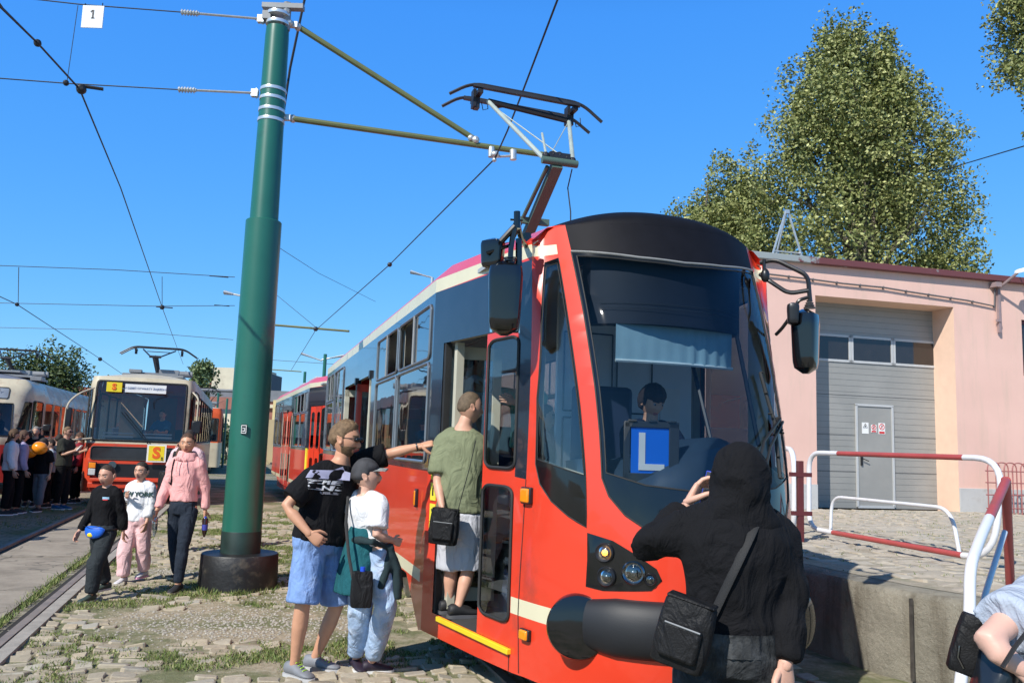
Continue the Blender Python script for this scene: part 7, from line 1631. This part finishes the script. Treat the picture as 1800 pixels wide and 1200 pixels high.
# ---- people inside the trams
def seated(head, h, azd, label, shirt, k=None, **o):
    az = rad(azd); F = Vector((math.sin(az), math.cos(az), 0)); Rt = Vector((math.cos(az), -math.sin(az), 0)); U = Vector((0, 0, 1)); s = h/1.75; H = Vector(head); N = H-U*.15*s-F*.02; P = N-U*.54*s-F*.04; k = k or {}
    J = dict(head=H, neck=N, pelvis=P, hl=P-Rt*.09-U*.03, hr=P+Rt*.09-U*.03, sl=N-U*.08*s-Rt*.17*s, sr=N-U*.08*s+Rt*.17*s); J['kl'] = J['hl']+F*.38*s; J['kr'] = J['hr']+F*.38*s; J['al'] = J['kl']-U*.38*s+F*.03; J['ar'] = J['kr']-U*.38*s+F*.03
    J['el'] = J['sl']+F*.14-U*.22*s-Rt*.04; J['er'] = J['sr']+F*.14-U*.22*s+Rt*.04; J['wl'] = J['el']+F*.22*s+Rt*.05; J['wr'] = J['er']+F*.22*s-Rt*.05; J['fdir'] = F; J.update(k)
    d = dict(sc=s, hyaw=az, hero=o.pop('hero', False), skin=(.6, .34, .25), shirt=dict(mat=shirt, fit=.026, sleeve=o.pop('sleeve', .8)), pants=dict(mat=TBLK), shoes=dict(mat=SHB)); d.update(o); d['z0'] = P.z; return make_person(label, J, d)
seated(D_(1146, 706, 5.75), 1.6, 160, 'boy with a dark fringe sitting in the driver seat, looking down', cm('navy_cotton', (.012, .018, .04)), hero=True, vox=.013, hairstyle='fringe', hair=(.03, .018, .016), hairname='black_brown', hyaw=rad(150), hpitch=-rad(22), hs=1.02)
seated(wm(stram) @ Vector((.42, 1.05, 2.2)), 1.75, 190, 'driver in a blue shirt behind the windscreen of the S tram', BLU)
seated(wm(bt) @ Vector((.30, 1.2, 2.1)), 1.75, 200, 'driver silhouette in the cab of the beige tram', TBLK)
az = rad(60); J = pose(wm(tram) @ Vector((-.70, 1.0, .9)), 1.60, az, dict(arm_l=((.1, .25, -.05), (.05, .12, .2)))); make_person('person in white T-shirt standing inside the tram behind the doorway', J, dict(sc=.95, z0=J['pelvis'].z-.9, hyaw=az, hair=(.03, .02, .02), hairname='black', shirt=dict(mat=TWHT, fit=.03), pants=dict(mat=TBLK), shoes=dict(mat=SHB)))
J = pose(wm(tram) @ Vector((-.38, .30, .9)), 1.45, rad(230), dict(arm_r=((.2, .0, .02), (.22, .02, .04)), arm_l=((.18, .05, -.12), (.2, 0, .05)))); make_person('youngster in a mint top inside the tram seen through the door glass', J, dict(sc=.86, z0=.9, hyaw=rad(250), hair=(.10, .06, .035), shirt=dict(mat=MINT, fit=.03, sleeve=1.5), pants=dict(mat=CHR), shoes=dict(mat=SHB)))
J = pose(wm(tram) @ Vector((-.45, -.25, .72)), 1.25, rad(100), dict()); make_person('child in a striped grey top beside the cab door inside the tram', J, dict(sc=.76, z0=.9, hyaw=rad(100), hair=(.05, .03, .02), hairname='dark', shirt=dict(mat=cm('grey_stripe', (.25, .24, .25), var=.3, scale=30), fit=.03), pants=dict(mat=CHR), shoes=dict(mat=SHB)))
# ======================= TREES ============================================
def leafmat(name, a, b_, c):
    m, n, b = nodes_mat(name); ge = n.nodes.new('ShaderNodeNewGeometry')
    n.links.new(ramp(n, ge.outputs['Random Per Island'], [(0, a), (.5, b_), (.85, c), (1, tuple(min(1, x*1.5) for x in c))]), b.inputs['Base Color']); b.inputs['Roughness'].default_value = .62
    return m
POP = leafmat('poplar_leaf', (.12, .145, .035), (.22, .245, .07), (.33, .335, .13)); DKL = leafmat('dark_leaf', (.03, .055, .015), (.06, .095, .025), (.10, .13, .04))
BIR = leafmat('birch_leaf', (.08, .12, .04), (.14, .19, .07), (.20, .25, .11)); BARK = pm('bark', (.16, .135, .10), .9, var=.3, scale=8, bump=.6, bscale=12)
def tree(name, label, base, lobes, nclump, leaf, mat, seed, trunk, per=26, spread=.55, limbs=14, rough=.3, group=None):
    """lobes: (x, y, z, rx, ry, rz) ellipsoids relative to the base; leaves hang in clumps through their outer volume"""
    r = random.Random(seed); o = thing(name, label, 'tree', base, 0, group)
    vol = [l[3]*l[4]*l[5] for l in lobes]; V = []; Fc = []; boughs = []
    for l in lobes:            # leafy boughs crowd the outside of each lobe
        for q in range(max(5, int(9+(l[3]*l[5])*2.0))):
            d = Vector((r.gauss(0, 1), r.gauss(0, 1), r.gauss(.15, 1))).normalized(); k = r.uniform(.45, 1.0); s_ = r.uniform(.75, 1.3)
            boughs.append((Vector((l[0]+d.x*l[3]*k, l[1]+d.y*l[4]*k, l[2]+d.z*l[5]*k)), .17*l[3]*s_+.10, (.20*l[5]*s_+.10)*1.1))
    cl = []
    while len(cl) < nclump:
        c0, rh, rv = boughs[int(r.random()*len(boughs))] if r.random() < .86 else (Vector(r.choices(lobes, vol)[0][:3]), 1.6*lobes[0][3]/5, 2.2*lobes[0][3]/5)
        g3 = Vector((r.gauss(0, 1), r.gauss(0, 1), r.gauss(0, 1))); g3 = g3.normalized()*min(g3.length, 1.9)
        cl.append(c0+Vector((g3.x*rh*.62, g3.y*rh*.62, g3.z*rv*.62)))
    for p in cl:
        s = spread*r.uniform(.35, .85)
        for q in range(per):
            g3 = Vector((r.gauss(0, 1), r.gauss(0, 1), r.gauss(0, 1))); g3 = g3.normalized()*min(g3.length, 1.7); c = p+Vector((g3.x*s, g3.y*s, g3.z*s*1.2)); a = Vector((r.gauss(0, 1), r.gauss(0, 1), r.gauss(0, .7))).normalized(); b_ = a.cross(Vector((r.gauss(0, 1), r.gauss(0, 1), r.gauss(0, 1)))).normalized(); h = leaf*r.uniform(.6, 1.25)
            n0 = len(V); V.extend([c-a*h, c+b_*h*.62, c+a*h, c-b_*h*.62]); Fc.append((n0, n0+1, n0+2, n0+3))
    me = bpy.data.meshes.new('crown'); me.from_pydata([tuple(v) for v in V], [], Fc); finish('crown', me, mat, o, smooth=0)
    mb = MB(); h, r0 = trunk; top = max(l[2]+l[5]*.8 for l in lobes); ax = [Vector((.25*math.sin(i*1.3+seed), .25*math.cos(i*1.7), top*i/8)) for i in range(9)]
    mb.tube(ax, [r0*(1-.9*i/8) for i in range(9)], 9)
    t_ = mb.build('trunk', BARK, o)
    mb = MB()
    for i in range(limbs):
        k = r.uniform(.2, .75); p0 = Vector(ax[int(k*8)]).lerp(ax[min(int(k*8)+1, 8)], (k*8) % 1); tgt = r.choice(cl); 
        if tgt.z < p0.z-1: tgt = Vector((tgt.x, tgt.y, p0.z+abs(r.gauss(1, 1)))); 
        m1 = p0.lerp(tgt, .4)+Vector((0, 0, .12*(tgt-p0).length)); rr_ = r0*(1-k)*.45+.02; mb.tube([p0, m1, tgt], [rr_, rr_*.6, .015], 6)
        for q in range(3): t2 = tgt+Vector((r.gauss(0, .5), r.gauss(0, .5), r.gauss(-.2, .5))); mb.tube([m1.lerp(tgt, .3*q), t2], [rr_*.35, .01], 4)
    mb.build('limb', BARK, t_)
    return o
def tb(u, v, y): p = dep(u, v, y); return Vector((p.x, p.y, 0))
y = 38; b = tb(1515, 500, y); m = y/1500
tree('poplar_tree', 'largest poplar, full oval crown rising behind the pink depot', b, [(-.3, 0, 14.2, 4.7, 4.2, 6.4), (-1.6, 0, 16.5, 2.6, 2.6, 3.4), (1.9, 0, 16.3, 2.4, 2.6, 3.4), (-.9, 0, 20.2, 1.0, 1.2, 2.0), (.9, 0, 19.6, .9, 1.2, 2.2), (-1.0, 0, 18.4, 2.7, 2.6, 3.3), (1.7, .4, 18.0, 1.7, 2.0, 3.6), (-2.9, 0, 12.0, 2.6, 2.6, 4.0), (2.6, 0, 12.2, 2.7, 2.8, 4.6), (3.6, 0, 9.4, 1.9, 2, 1.6)], 2900, .088, POP, 3, (16, .55), per=32, spread=.42, limbs=34, group='poplars behind the depot')
y = 42; b = tb(1248, 480, y)
tree('poplar_tree', 'smaller poplar left of the largest one, partly hidden by the tram front', b, [(0, 0, 11.2, 3.0, 3, 4.6), (-1.5, 0, 10.3, 1.6, 2, 3.3), (1.5, 0, 12, 1.9, 2, 3.9)], 1900, .09, POP, 8, (12, .4), per=30, spread=.4, limbs=14, group='poplars behind the depot')
y = 30; b = tb(1880, 480, y)
tree('poplar_tree', 'poplar cut off by the top right corner of the photo', b, [(0, 0, 17.3, 2.5, 3, 3.2), (-.3, 0, 20.6, 2.4, 2.5, 3.5), (1.9, 0, 16, 2.6, 3, 5)], 1300, .078, POP, 11, (17, .45), per=30, spread=.36, limbs=14, group='poplars behind the depot')
y = 52; b = tb(45, 740, y)
tree('broadleaf_tree', 'dark green tree rising behind the beige tram on the left', b, [(0, 0, 4.2, 4.3, 3, 3.1), (-4, 0, 4.0, 3.4, 3, 2.9), (2.0, 0, 4.0, 2.0, 2, 2.4)], 1100, .10, DKL, 5, (5, .3), per=22, spread=.45, limbs=10)
y = 66; b = tb(347, 740, y)
tree('birch_tree', 'pale green birch beyond the rear end of the S tram', b, [(0, 0, 4.9, 1.35, 1.3, 2.3), (.1, 0, 6.5, .8, .8, 1.1)], 170, .14, BIR, 6, (6, .14), per=20, spread=.35, limbs=8)
y = 75; b = tb(492, 745, y)
tree('shrub_tree', 'small green bush in front of the brick shed', b, [(0, 0, 1.5, 1.0, .8, 1.4)], 60, .16, BIR, 9, (1.6, .08), per=18, spread=.3, limbs=4)
y = 58; b = tb(398, 745, y)
tree('shrub_tree', 'low bush beside the thin masts left of the pole', b, [(0, 0, 1.6, .9, .8, 1.3)], 50, .15, BIR, 12, (1.6, .08), per=18, spread=.3, limbs=4)
